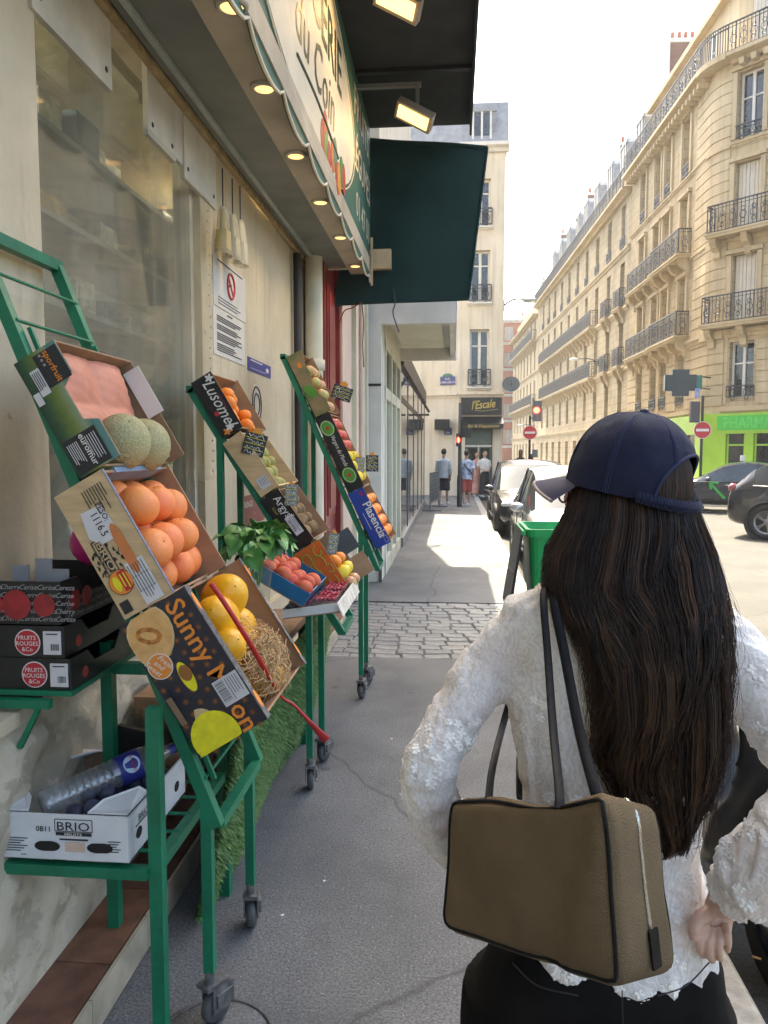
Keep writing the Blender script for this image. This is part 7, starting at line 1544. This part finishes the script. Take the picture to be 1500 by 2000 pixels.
for i in range(260):
    a, b_, c_ = sr.gauss(0, .09), sr.gauss(0, .09), sr.gauss(0, .12); p = V((2.05+a, 28.2+b_, .95+c_)); d_ = V((sr.uniform(-1, 1), sr.uniform(-1, 1), sr.uniform(-.3, 1))).normalized()*.05; e_ = d_.cross(V((0, 0, 1))).normalized()*.018; lf_.add([p, p+d_*.5+e_, p+d_, p+d_*.5-e_], [(0, 1, 2, 3)])
lf_.build('crown', pm('shrub_leaf', (0.10, 0.30, 0.04), .5, var=.3), BS2); MB().tube([(2.05, 28.2, .4), (2.05, 28.2, .9)], .012, 6).build('stem', m_wood, BS2); MB().lathe([(.001, 0), (.14, 0), (.18, .40), (.16, .40), (.15, .36), (.001, .36)], 16, Matrix.Translation((2.05, 28.2, -.004))).build('pot', m_terra, BS2)
# ------------------------------------------------------------------ the woman in the foreground
from mathutils import noise as mnoise
def W_(px, py, Y): return at(px, py, Y=Y)
WY = 1.32
WM = thing('person', 'woman in navy cap and white lace blouse seen from behind, hand on hip', 'person', (.25, WY, 0))
def ring(py, cx, hw, b, Y, n=28, ex=2.3):
    c = W_(cx, py, Y); a = hw/1500*Y; out = []
    for i in range(n):
        t = 2*pi*i/n; ct, s_ = cos(t), sin(t); x = abs(ct)**(2/ex)*(1 if ct > 0 else -1)*a; y = abs(s_)**(2/ex)*(1 if s_ > 0 else -1)*b; out.append(c+V((x, y, 0)))
    return out
def loft(mb, rings, mi=0, cap=True):
    n = len(rings[0])
    for a, b in zip(rings, rings[1:]): mb.add(a+b, [(i, n+i, n+(i+1) % n, (i+1) % n) for i in range(n)], mi, True)
    if cap: mb.add(rings[0], [tuple(range(n))], mi); mb.add(rings[-1], [tuple(range(n))[::-1]], mi)
LS = [W_(1040, 1232, 1.32), W_(956, 1303, 1.31), W_(888, 1405, 1.27), W_(838, 1505, 1.23), W_(856, 1590, 1.27), W_(908, 1668, 1.34), W_(985, 1712, 1.42)]
RS_ = [W_(1375, 1232, 1.32), W_(1468, 1320, 1.30), W_(1535, 1430, 1.26), W_(1592, 1525, 1.2), W_(1560, 1640, 1.17), W_(1480, 1712, 1.19), W_(1412, 1752, 1.23)]
fdir = V((-sin(radians(55)), cos(radians(55)), 0)); rdir = V((fdir.y, -fdir.x, 0)); Zl = V((0, 0, 1)); RH = Matrix((rdir, fdir, Zl)).transposed()
hc = W_(1222, 955, 1.335)
# body under the clothes: one surface, with head, face, ears and hands
bd = MB()
loft(bd, [ring(1100, 1165, 48, .05, 1.33), ring(1150, 1182, 100, .06, 1.33), ring(1190, 1195, 190, .075, WY), ring(1260, 1200, 205, .085, WY), ring(1400, 1200, 172, .085, WY), ring(1600, 1192, 128, .072, WY), ring(1760, 1190, 140, .085, WY), ring(1900, 1175, 185, .105, WY)])
bd.tube([W_(1180, 1150, 1.33), W_(1205, 1050, 1.33), W_(1215, 1000, 1.335)], [.052, .047, .05], 14)
bd.ell(hc, (.073, .092, .112), 22, 16, RH); bd.ell(hc+fdir*.045-Zl*.055, (.05, .045, .055), 14, 10, RH)
bd.ell(hc+fdir*.097-Zl*.022, (.012, .018, .022), 10, 8, RH); bd.tube([hc+fdir*.090+Zl*.012, hc+fdir*.104-Zl*.022], [.007, .011], 8)
for sx in (-1, 1): bd.ell(hc+rdir*sx*.072-Zl*.012, (.010, .022, .032), 10, 8, RH)
bd.ell(hc+fdir*.084-Zl*.055, (.024, .010, .008), 10, 6, RH); bd.ell(hc+fdir*.083-Zl*.068, (.021, .010, .008), 10, 6, RH)
for path, rr in ((LS, (.044, .040, .037, .034, .031, .028, .024)), (RS_, (.044, .042, .038, .036, .034, .028, .026))): bd.tube(path, list(rr), 12)
# right hand: palm on the hip, fingers bent over the pocket edge
wr = RS_[-1]; palm = W_(1400, 1790, 1.225)
hd = MB(); hd.tube([wr, W_(1404, 1775, 1.225), palm, W_(1398, 1818, 1.212)], [(.023, .019), (.023, .017), (.026, .014), (.024, .011)], 14, up=(1, 0, 0))
for (a, b, c, d, r) in (((1379, 1808), (1367, 1834), (1367, 1854), (1374, 1866), .0066), ((1392, 1813), (1385, 1843), (1385, 1864), (1391, 1876), .0068), ((1405, 1813), (1404, 1842), (1404, 1862), (1407, 1872), .0066), ((1417, 1807), (1422, 1831), (1422, 1847), (1421, 1856), .0058)):
    hd.tube(curve_pts([W_(*a, 1.205), W_(*b, 1.187), W_(*c, 1.192), W_(*d, 1.21)], 4), [r*1.12]*4+[r]*5+[r*.86]*4, 12)
hd.tube(curve_pts([W_(1386, 1782, 1.222), W_(1366, 1796, 1.20), W_(1356, 1818, 1.19), W_(1357, 1832, 1.19)], 4), [.0125]*4+[.0105]*5+[.0088]*4, 12)
hme = remeshed(hd, .0017, 2, 'hand'); hme.materials.append(pm('woman_skin', (0.58, 0.36, 0.27), .5, var=.07, scale=20)); put('hand', hme, WM)
# left hand in front of the waist
lw = LS[-1]; bd.tube([lw, lw+V((.05, .05, -.02)), lw+V((.08, .07, -.03))], [(.024, .016), (.032, .014), (.03, .012)], 10)
for k in range(4): q = lw+V((.08, .07, -.03+.018*(k-1.5))); bd.tube([q, q+V((.04, .02, -.005)), q+V((.06, .005, -.012))], [.0085, .008, .007], 8)
bd.tube([lw+V((.04, .04, .0)), lw+V((.06, .03, .035)), lw+V((.085, .035, .045))], [.011, .009, .008], 8)
me = remeshed(bd, .0046, 2, 'body'); me.materials.append(pm('woman_skin', (0.58, 0.36, 0.27), .5, var=.05, scale=20)); put('body', me, WM)
ey = MB(); 
for sx in (-1, 1): ey.ell(hc+rdir*sx*.031+fdir*.080+Zl*.004, (.012, .007, .005), 10, 6, RH)
ey.build('eyes', m_hairb, WM)
gl = MB()
for sx in (-1, 1):
    pts = circle3(hc+rdir*sx*.033+fdir*.098-Zl*.010, .019, rdir, Zl*.8, 18); gl.tube(pts+[pts[0]], .002, 5); gl.tube([hc+rdir*sx*.058+fdir*.10+Zl*.006, hc+rdir*sx*.080+fdir*.02+Zl*.008], .0022, 5)
tag(gl.build('glasses', pm('glasses_frame', (0.20, 0.07, 0.05), .3), WM))
# blouse
bl = MB()
loft(bl, [ring(1118, 1168, 62, .062, 1.335), ring(1145, 1180, 118, .075, 1.33), ring(1172, 1192, 205, .088, WY), ring(1225, 1200, 232, .102, WY), ring(1330, 1205, 222, .115, WY), ring(1450, 1200, 200, .112, WY), ring(1560, 1195, 176, .105, WY), ring(1650, 1190, 168, .105, WY), ring(1740, 1195, 186, .118, WY), ring(1800, 1195, 198, .128, WY), ring(1858, 1192, 200, .132, WY)])
bl.tube(curve_pts(LS, 4), [.060]*3+[.054]*4+[.050]*4+[.049]*4+[.050]*4+[.046]*3+[.040]*3, 18); bl.tube(curve_pts(RS_[:-1]+[W_(1420, 1745, 1.225)], 4), [.062]*3+[.060]*4+[.060]*4+[.068]*4+[.074]*4+[.071]*3+[.048]*3, 18)
bme = remeshed(bl, .0060, 22, 'blouse')
axes = [(a, b) for p in (LS, RS_) for a, b in zip(p, p[1:])]
bme.update(); nr = [v.normal.copy() for v in bme.vertices]
for v, n in zip(bme.vertices, nr):
    p = v.co; d = 0.0; best = 9; ax_ = Zl; tt = 0
    for a, b in axes:
        ab = b-a; t = max(0, min(1, (p-a).dot(ab)/ab.length_squared)); q = (p-a-ab*t).length
        if q < best: best, ax_, tt, qa = q, ab.normalized(), t, a
    rid = lambda q: 1-min(1, abs(mnoise.noise(q))*2.6)
    if best < .088:     # folds run round the sleeve and along it
        s = (p-qa).dot(ax_); rad = (p-qa-ax_*s); an = atan2(rad.x, rad.z+rad.y)
        d += .0058*rid(V((s*21+an*1.2, an*1.1, qa.z*7)))+.0015*rid(V((s*50, an*3, 3)))+.0007*mnoise.noise(p*95)-.006
    else:
        d += .007*rid(V((p.x*17, p.y*9, p.z*5+p.x*6)))+.0018*rid(V((p.x*38, 2, p.z*16)))+.0007*mnoise.noise(p*95)-.004
    v.co = p+n*d
def lace():
    m = bpy.data.materials.new('white_lace'); m.use_nodes = True; nt = m.node_tree; N = nt.nodes; L = nt.links; b = N['Principled BSDF']; tc = N.new('ShaderNodeTexCoord'); co = tc.outputs['Object']
    n1 = N.new('ShaderNodeTexNoise'); n1.inputs['Scale'].default_value = 9; n1.inputs['Detail'].default_value = 5; L.new(co, n1.inputs['Vector'])
    wv = N.new('ShaderNodeTexWave'); wv.inputs['Scale'].default_value = 24; wv.inputs['Distortion'].default_value = 14; wv.inputs['Detail'].default_value = 3; wv.inputs['Detail Scale'].default_value = 2; L.new(co, wv.inputs['Vector'])
    vo = N.new('ShaderNodeTexVoronoi'); vo.inputs['Scale'].default_value = 190; L.new(co, vo.inputs['Vector'])
    mu = N.new('ShaderNodeMath'); mu.operation = 'MULTIPLY_ADD'; mu.inputs[1].default_value = .22; L.new(wv.outputs['Fac'], mu.inputs[0]); L.new(n1.outputs['Fac'], mu.inputs[2])
    mr = N.new('ShaderNodeMapRange'); mr.inputs['From Min'].default_value = .42; mr.inputs['From Max'].default_value = .80; L.new(mu.outputs[0], mr.inputs['Value'])
    mx = N.new('ShaderNodeMix'); mx.data_type = 'RGBA'; mx.inputs['A'].default_value = (0.92, 0.85, 0.79, 1); mx.inputs['B'].default_value = (0.95, 0.94, 0.91, 1); L.new(mr.outputs[0], mx.inputs['Factor'])
    L.new(mx.outputs['Result'], b.inputs['Base Color']); b.inputs['Roughness'].default_value = .85; b.inputs['Sheen Weight'].default_value = .3; b.inputs['Specular IOR Level'].default_value = .2
    ad = N.new('ShaderNodeMath'); ad.operation = 'MULTIPLY_ADD'; ad.inputs[1].default_value = -.35; L.new(vo.outputs['Distance'], ad.inputs[0]); L.new(mu.outputs[0], ad.inputs[2])
    bp = N.new('ShaderNodeBump'); bp.inputs['Strength'].default_value = .4; bp.inputs['Distance'].default_value = .006; L.new(ad.outputs[0], bp.inputs['Height']); L.new(bp.outputs[0], b.inputs['Normal'])
    tr = N.new('ShaderNodeBsdfTranslucent'); tr.inputs[0].default_value = (0.85, 0.78, 0.68, 1); ms = N.new('ShaderNodeMixShader'); ms.inputs[0].default_value = .2; L.new(b.outputs[0], ms.inputs[1]); L.new(tr.outputs[0], ms.inputs[2]); tp = N.new('ShaderNodeBsdfTransparent'); iv = N.new('ShaderNodeMapRange'); iv.inputs['To Min'].default_value = .24; iv.inputs['To Max'].default_value = .03; L.new(mr.outputs[0], iv.inputs['Value'])
    m3 = N.new('ShaderNodeMixShader'); L.new(iv.outputs[0], m3.inputs[0]); L.new(ms.outputs[0], m3.inputs[1]); L.new(tp.outputs[0], m3.inputs[2]); L.new(m3.outputs[0], N['Material Output'].inputs['Surface'])
    return m
m_lace = lace(); bme.materials.append(m_lace); blouse = put('blouse', bme, WM)
# embroidered sprays of small flowers standing off the cloth
er = random.Random(31); fl = MB(); bme.update(); polys = [p for p in bme.polygons]
cents = []
for _ in range(4200):
    p = polys[er.randrange(len(polys))]
    if p.normal.y > .55: continue
    c = p.center
    u_ = mnoise.noise(V((c.x*9, c.y*9, c.z*13)))
    if u_ < .12: continue
    cents.append((c.copy(), p.normal.copy()))
for c, n in cents[:700]:
    t = n.orthogonal().normalized(); b = n.cross(t); a0 = er.uniform(0, 6); k = er.choice((4, 5, 5, 3))
    for i in range(k):
        a = a0+2*pi*i/k; d = (t*cos(a)+b*sin(a)); q = c+d*.0046+n*.0002
        Rf = Matrix((d, b*cos(a)-t*sin(a), n)).transposed(); fl.ell(q, (.0050, .0034, .0009), 6, 4, Rf)
em = fl.build('embroidery', pm('lace_thread', (0.90, 0.86, 0.80), .9, var=.04), blouse); em['kind'] = 'stuff'
# trousers down to the pavement
tr_ = MB(); loft(tr_, [ring(1808, 1192, 186, .118, WY), ring(1850, 1185, 222, .135, WY), ring(1930, 1170, 246, .148, WY), ring(2060, 1160, 268, .15, WY)])
hipz = W_(1160, 2060, WY)
for sx in (-1, 1):
    x0 = hipz.x+sx*.105; tr_.tube([(x0, WY, hipz.z+.12), (x0+sx*.01, WY, hipz.z-.05), (x0+sx*.015, WY+.01, .42), (x0+sx*.02, WY, .03)], [(.13, .145), (.125, .14), (.115, .12), (.125, .135)], 20, up=(1, 0, 0))
tme = remeshed(tr_, .0085, 5, 'trousers')
for v in tme.vertices: v.co += V((0, 0, 0)) + (v.co-V((hipz.x, WY, v.co.z))).normalized()*(.006*mnoise.noise(V((v.co.x*12, v.co.y*12, v.co.z*4)))+.002*sin(v.co.x*70+v.co.z*20))
tme.materials.append(pm('black_wool_twill', (0.009, 0.008, 0.0075), .95, var=.3, scale=9, bump=.3, bscale=500, spec=.15)); trs = put('trousers', tme, WM)
sm_ = MB(); sm_.tube(curve_pts([W_(1285, 1945, 1.165), W_(1340, 1925, 1.175), W_(1385, 1880, 1.20)], 5), .0012, 5); sm_.build('seam', m_trim, trs); sm_ = MB(); sm_.tube([W_(1215, 1935, 1.16), W_(1217, 2030, 1.165)], .0011, 5); sm_.build('seam', m_trim, trs); sm_ = MB(); sm_.tube(curve_pts([W_(1000, 1880, 1.19), W_(1050, 1925, 1.172), W_(1130, 1945, 1.163)], 5), .0012, 5); sm_.build('seam', m_trim, trs)
for sx in (-1, 1): sh = MB(); sh.tube([(hipz.x+sx*.12, WY-.08, .035), (hipz.x+sx*.12, WY+.07, .04), (hipz.x+sx*.12, WY+.16, .025)], [(.035, .045), (.035, .048), (.02, .04)], 12); sh.build('shoe', m_trim, WM)
# ------------------------------------------------------------------ cap
m_cap = pm('cap_navy_cotton', (0.016, 0.020, 0.048), .9, var=.14, scale=14, bump=.35, bscale=700, sheen=.08, spec=.2); cb = W_(1228, 958, 1.335)
CP = bpy.data.objects.new('cap', None); col.objects.link(CP); CP.parent = WM; CP.matrix_parent_inverse = world_of(WM).inverted(); CP.location = cb
tilt = Matrix.Rotation(radians(10), 3, rdir)
def cp(a, h, inset=0.0):   # a: angle from the front, h: 0 rim .. 1 top
    z = h*.134; rr = (max(0.0, 1-h**2.5))**(1/2.05); k = 1+.012*cos(6*a)*(1-h)
    return cb + tilt @ (fdir*cos(a)*(.108*rr*k-inset) + rdir*sin(a)*(.096*rr*k-inset) + Zl*z)
nA, nH = 72, 22; arcw = radians(50)
def arch(a):
    da = abs((a-pi+pi) % (2*pi)-pi); da = abs(abs(a if a <= pi else a-2*pi)-pi)
    return .58*sqrt(max(0, 1-(da/arcw)**2)) if da < arcw else 0.0
cm = MB()
for ins in (0.0, .004):
    vs = []; 
    for i in range(nA):
        a = 2*pi*i/nA; h0 = arch(a)
        for j in range(nH+1): h = h0+(1-h0)*j/nH; p = cp(a, h, ins); w_ = .0022*mnoise.noise(p*28)+.0012*mnoise.noise(p*70); vs.append(p+(p-cb).normalized()*w_)
    w = nH+1; fs = [(i*w+j, ((i+1) % nA)*w+j, ((i+1) % nA)*w+j+1, i*w+j+1) for i in range(nA) for j in range(nH)]
    if ins: fs = [f[::-1] for f in fs]
    cm.add(vs, fs, 0, True)
cm.build('crown', m_cap, CP)
sg = MB()
for k in range(6):
    a = 2*pi*(k+.5)/6
    for da in (-.035, 0, .035): sg.tube([cp(a+da*(1 if h < .9 else .3), h, -.0008) for h in [arch(a)+(1-arch(a))*q/16 for q in range(17)]], .0011 if da else .0016, 5)
sg.ell(cp(0, 1), (.008, .008, .005), 10, 6)
pts = [cp(pi+arcw*(1-2*i/24), arch(pi+arcw*(1-2*i/24)), -.001) for i in range(25)]; sg.tube(pts, .0028, 6)
sg.build('seams', pm('cap_thread', (0.022, 0.028, 0.075), .9), CP)
st_ = MB()                 # gathered elastic strap across the opening
for i in range(44):
    a = pi+arcw*1.25*(1-2*i/43); p = cp(a, .0, -.001)-Zl*.012*cos((a-pi)*1.2); q = cp(a, .10, -.001)-Zl*.010*cos((a-pi)*1.2); st_.tube([p, (p+q)/2+(p-cb).normalized()*.006, q], [.0045, .0062, .0045], 7)
st_.build('strap', m_cap, CP)
bm_ = MB()                 # brim with thickness, arched
def brim(s, t, up):
    a = radians(57)*(2*s-1); base = cp(a, .02, .0); L_ = .064*(cos(a*1.12)**.6 if abs(a*1.12) < pi/2 else 0); d = (fdir*.92+(fdir*cos(a)+rdir*sin(a))*.35).normalized()
    return base + d*L_*t - Zl*(.012*t + .020*(2*s-1)**2*(.3+.7*t)) + Zl*(.0028 if up else 0)
bm_.grid(lambda s, t: brim(s, t, True), 28, 10, 0); bm_.grid(lambda s, t: brim(1-s, t, False), 28, 10, 1); bm_.tube([brim(i/28, 1, True)-Zl*.0014 for i in range(29)], .0032, 8, 2)
bm_.build('brim', [pm('brim_top', (0.07, 0.065, 0.105), .9, var=.1, scale=20, bump=.3, bscale=600), pm('brim_lining', (0.16, 0.14, 0.22), .8, var=.05), pm('brim_edge', (0.42, 0.33, 0.30), .7)], CP)
# ------------------------------------------------------------------ hair
HR = [(905, 1150, 1310, 1.335, .065), (955, 1126, 1340, 1.335, .083), (1015, 1108, 1356, 1.315, .088), (1075, 1084, 1374, 1.292, .080), (1140, 1088, 1386, 1.255, .062), (1210, 1136, 1396, 1.215, .048), (1300, 1176, 1398, 1.197, .044), (1400, 1190, 1394, 1.19, .040), (1480, 1192, 1384, 1.19, .035), (1560, 1222, 1370, 1.19, .027), (1625, 1262, 1354, 1.192, .017), (1660, 1284, 1330, 1.193, .008)]
def hrow(t):
    f = t*(len(HR)-1); i = min(int(f), len(HR)-2); k = f-i; return [HR[i][j]*(1-k)+HR[i+1][j]*k for j in range(5)]
hm_ = MB(); rg = []
for i in range(40):
    t = i/39*.80; py, l, r, Y, d = hrow(t); c = W_((l+r)/2, py, Y); a = (r-l)/2/1500*Y*.86; row = []
    for k in range(40):
        an = 2*pi*k/40; w = 1+.05*sin(an*9+t*8)+.03*sin(an*23+t*14); row.append(c+V((cos(an)*a*w, sin(an)*d*.85*w, 0)))
    rg.append(row)
loft(hm_, rg); m_hair = [pm('hair_%d' % i, c, .5, var=.2, scale=30, spec=.4) for i, c in enumerate([(0.011, 0.006, 0.004), (0.030, 0.015, 0.008), (0.085, 0.042, 0.020), (0.007, 0.004, 0.003)])]
hm_.ell(hc-fdir*.014+Zl*.006, (.079, .090, .113), 20, 14, RH); ha = hm_.build('hair', m_hair[0], WM)
hr_ = random.Random(77)
def strand(mb, s, ph, t0, t1, amp, out, mi, r0=.0009, seg=22, drift=0.0, side=-1, fr=11.0):
    pts = []; rs = []
    for j in range(seg):
        q = j/(seg-1); t = t0+(t1-t0)*q; py, l, r, Y, d = hrow(min(t, 1)); c = W_((l+r)/2, py, Y); a = (r-l)/2/1500*Y
        x = s+drift*q*q; fy = sqrt(max(0, 1-min(1, x*x)))
        env = min(1, max(0, t-.12)*3.2); wv = amp*env*(sin(ph+t*fr)+.4*sin(ph*2.3+t*fr*2.1))
        pts.append(c+V((x*a+wv, side*fy*d*.88+side*out*min(1, t*5)+amp*.7*env*cos(ph*1.3+t*fr), 0))); rs.append(r0*(1-.5*q))
    mb.tube(pts, rs, 3, mi, True, False)
sb = MB(); NL = 34
locks = [(q_, q_*2.6+hr_.gauss(0, .55), hr_.uniform(.60, 1.0), hr_.uniform(.007, .015), hr_.uniform(15.5, 18.5), hr_.uniform(-.004, .016), hr_.choice((0, 0, 1, 1, 2, 3)), hr_.uniform(-.06, .06)) for q_ in [hr_.uniform(-1, 1) for _ in range(90)]]
for i in range(4800):      # locks of hair that wave together
    L0 = locks[i % 90]; tight = hr_.gauss(0, .055)
    s0 = max(-1.04, min(1.04, L0[0]+tight)); t0 = hr_.uniform(0, .04)
    strand(sb, s0, L0[1]+tight*3+hr_.gauss(0, .12), t0, min(1, L0[2]+hr_.gauss(0, .06)), L0[3]*hr_.uniform(.85, 1.15), L0[5]+hr_.uniform(-.002, .004), L0[6] if hr_.random() < .75 else hr_.randrange(4), hr_.uniform(.0005, .0009), 26, L0[7], -1, L0[4])
for i in range(900):       # browner ends
    L0 = locks[(i*7) % 90]; strand(sb, L0[0]+hr_.gauss(0, .06), L0[1]+hr_.gauss(0, .15), hr_.uniform(.40, .62), min(1, L0[2]+hr_.gauss(.02, .05)), L0[3], L0[5]+.004, 2 if i % 3 else 1, hr_.uniform(.0004, .0008), 16, L0[7], -1, L0[4])
for i in range(260):       # the far side, so the hair is whole from any side
    strand(sb, hr_.uniform(-1, 1), hr_.uniform(0, 6), hr_.uniform(0, .05), hr_.uniform(.25, .45), .005, .003, hr_.randrange(3), .0013, 9, 0, 1)
for i in range(1000):       # loose hairs by the left and right edge
    e = -1 if i % 3 else 1; strand(sb, e*hr_.uniform(.86, 1.04), hr_.uniform(0, 6), hr_.uniform(.02, .3), hr_.uniform(.45, .98), .017, hr_.uniform(0, .016), hr_.choice((1, 2)), hr_.uniform(.0003, .0006), 22, e*hr_.uniform(-.02, .22), -1, hr_.uniform(9, 20))
for i in range(320): strand(sb, hr_.uniform(-.98, -.45), hr_.uniform(0, 6), hr_.uniform(.15, .35), hr_.uniform(.68, .86), .011, .005, hr_.choice((1, 2)), .0007, 20, -hr_.uniform(.05, .42), -1, hr_.uniform(12, 20))
for i in range(420):       # hair seen in the opening of the cap
    a = pi+hr_.uniform(-.95, .95); pts = []
    for j in range(9): t = .15+.7*j/8; pts.append(hc-fdir*.014+Zl*(.006+.116*cos(t*pi))+(fdir*cos(a)*.093+rdir*sin(a)*.082)*sin(t*pi)*(1.0+hr_.uniform(0, .015)))
    sb.tube(pts, .0012, 3, hr_.randrange(3), True, False)
o = sb.build('strands', m_hair, ha); o['kind'] = 'stuff'
# ------------------------------------------------------------------ bag
m_bag = pm('olive_brown_felt', (0.19, 0.136, 0.078), .95, var=.14, scale=6, bump=.6, bscale=420, spec=.15); m_bl = pm('black_leather', (0.005, 0.005, 0.006), .6, var=.15, scale=40, bump=.15, bscale=300, spec=.25)
F = [W_(893, 1560, 1.13), W_(1172, 1566, .875), W_(1200, 1918, .875), W_(872, 1806, 1.13)]
gv = [W_(1268, 1590, 1.01)-F[1], W_(1306, 1890, 1.01)-F[2]]
Bk = [F[0]+gv[0], F[1]+gv[0], F[2]+gv[1], F[3]+gv[1]]
BG = thing('shoulder_bag', 'olive brown felt shoulder bag with black piping hanging on the woman', 'bag', tuple((F[2]+F[3])/2))
BCEN = sum(F+Bk, V())/8
def tri(q):   # q in [-1,1]^3: x along the front, y front(-1)..back(1), z bottom..top
    x, y, z = [(c+1)/2 for c in q]
    f = (F[3].lerp(F[2], x)).lerp(F[0].lerp(F[1], x), z); b = (Bk[3].lerp(Bk[2], x)).lerp(Bk[0].lerp(Bk[1], x), z); p = f.lerp(b, y); return BCEN+(p-BCEN)*1.11
rc = V((.20, .30, .30))
def rnd(q):
    inn = V([max(-1+rc[i], min(1-rc[i], q[i])) for i in range(3)]); d = V([(q[i]-inn[i])/rc[i] for i in range(3)])
    if d.length > 1e-6: d = d.normalized()
    return V([inn[i]+d[i]*rc[i] for i in range(3)])
fn = (F[1]-F[0]).cross(F[3]-F[0]).normalized()
if fn.y > 0: fn = -fn
def bagp(q):
    p = tri(rnd(V(q))); x, y, z = q
    p += fn*(.012*(1-x*x)*(1-z*z))*(-1 if y > 0 else 1)*abs(y)
    if z > .9: p -= Zl*(.014*(1-x*x)+.006*sin(x*5))*(1-.3*y*y)
    p += fn*(.006*mnoise.noise(p*7)+.0022*mnoise.noise(p*18)) + fn*(-.006*math.exp(-((x-.55-.25*z)/.10)**2)+.004*math.exp(-((x-.75-.25*z)/.12)**2))*(1 if y < -.5 else 0)
    return p
bb = MB(); NB = 22
for ax3 in range(3):
    for sg_ in (-1, 1):
        def fce(a, b, ax3=ax3, sg_=sg_):
            q = [0, 0, 0]; q[ax3] = sg_; q[(ax3+1) % 3] = 2*a-1; q[(ax3+2) % 3] = (2*b-1)*sg_; return bagp(q)
        bb.grid(fce, NB, NB)
bo = bb.build('body', m_bag, BG, clean=True)
def edge_loop(y):
    pts = []; n = 16
    for (a, b) in (((-1, -1), (1, -1)), ((1, -1), (1, 1)), ((1, 1), (-1, 1)), ((-1, 1), (-1, -1))):
        for i in range(n): t = i/n; pts.append(bagp((a[0]*(1-t)+b[0]*t, y, a[1]*(1-t)+b[1]*t)))
    return pts+[pts[0], pts[1]]
pp_ = MB()
for y in (-1, 1):
    lp = edge_loop(y); cen = tri((0, 0, 0)); lp = [p+(p-cen).normalized()*.0012 for p in lp]; pp_.tube(lp, .0027, 8)
pp_.build('piping', m_bl, BG)
zp = MB(); zl = [bagp((x, 0, 1)) for x in [-.6+.1*i for i in range(16)]]+[bagp((1, 0, z)) for z in [.9-.1*i for i in range(14)]]; cen = tri((0, 0, 0))
zp.tube([p+(p-cen).normalized()*.0015 for p in zl], [(.0016, .0032)]*len(zl), 6); zp.build('zip', pm('zip_metal', (0.62, 0.60, 0.55), .25, metal=.9, var=.3, scale=400), BG)
e = zl[-1]; o_ = (e-cen).normalized(); up_ = (zl[-2]-zl[-1]).normalized(); sd = up_.cross(o_); pl = MB(); pl.para(e+o_*.004-sd*.0075-up_*.045, sd*.015, up_*.05, o_*.0035); pl.build('zip_pull', m_bl, BG)
def strap(pts, w=.0085, nm='strap'):
    P = curve_pts(pts, 7); m = MB(); m.tube(P, [(.0022, w)]*len(P), 8, up=(0, -1, 0)); return m.build(nm, m_bl, BG)
strap([W_(1092, 1580, .93), W_(1092, 1540, .955), W_(1080, 1420, 1.06), W_(1070, 1280, 1.16), W_(1062, 1180, 1.205), W_(1066, 1146, 1.25), W_(1078, 1128, 1.32)], .0062)
strap([W_(1170, 1566, 1.0), W_(1160, 1535, 1.01), W_(1130, 1420, 1.09), W_(1105, 1290, 1.17), W_(1085, 1190, 1.205), W_(1082, 1146, 1.25), W_(1088, 1126, 1.32)], .0076)
strap([W_(1078, 1128, 1.32), W_(1060, 1160, 1.42), W_(1010, 1320, 1.46), W_(980, 1425, 1.42), W_(962, 1500, 1.25), W_(955, 1556, 1.09), W_(955, 1575, 1.075)], .0068)
strap([W_(1088, 1126, 1.32), W_(1085, 1170, 1.43), W_(1040, 1350, 1.47), W_(1016, 1470, 1.44), W_(1014, 1545, 1.26), W_(1015, 1562, 1.22)], .0075)
# ------------------------------------------------------------------ the air of the street
hz = MB().bx((-60, -30, -1.2), (80, 160, 26)).build('haze', [])
m = bpy.data.materials.new('haze_air'); m.use_nodes = True; N = m.node_tree.nodes; N.remove(N['Principled BSDF'])
pv = N.new('ShaderNodeVolumePrincipled'); pv.inputs['Color'].default_value = (0.93, 0.95, 1.0, 1); pv.inputs['Density'].default_value = 0.0007; pv.inputs['Anisotropy'].default_value = 0.3
m.node_tree.links.new(pv.outputs[0], N['Material Output'].inputs['Volume']); hz.data.materials.append(m); hz['kind'] = 'stuff'
tag(hz, 'thin pale sunlit haze filling the street', 'haze')
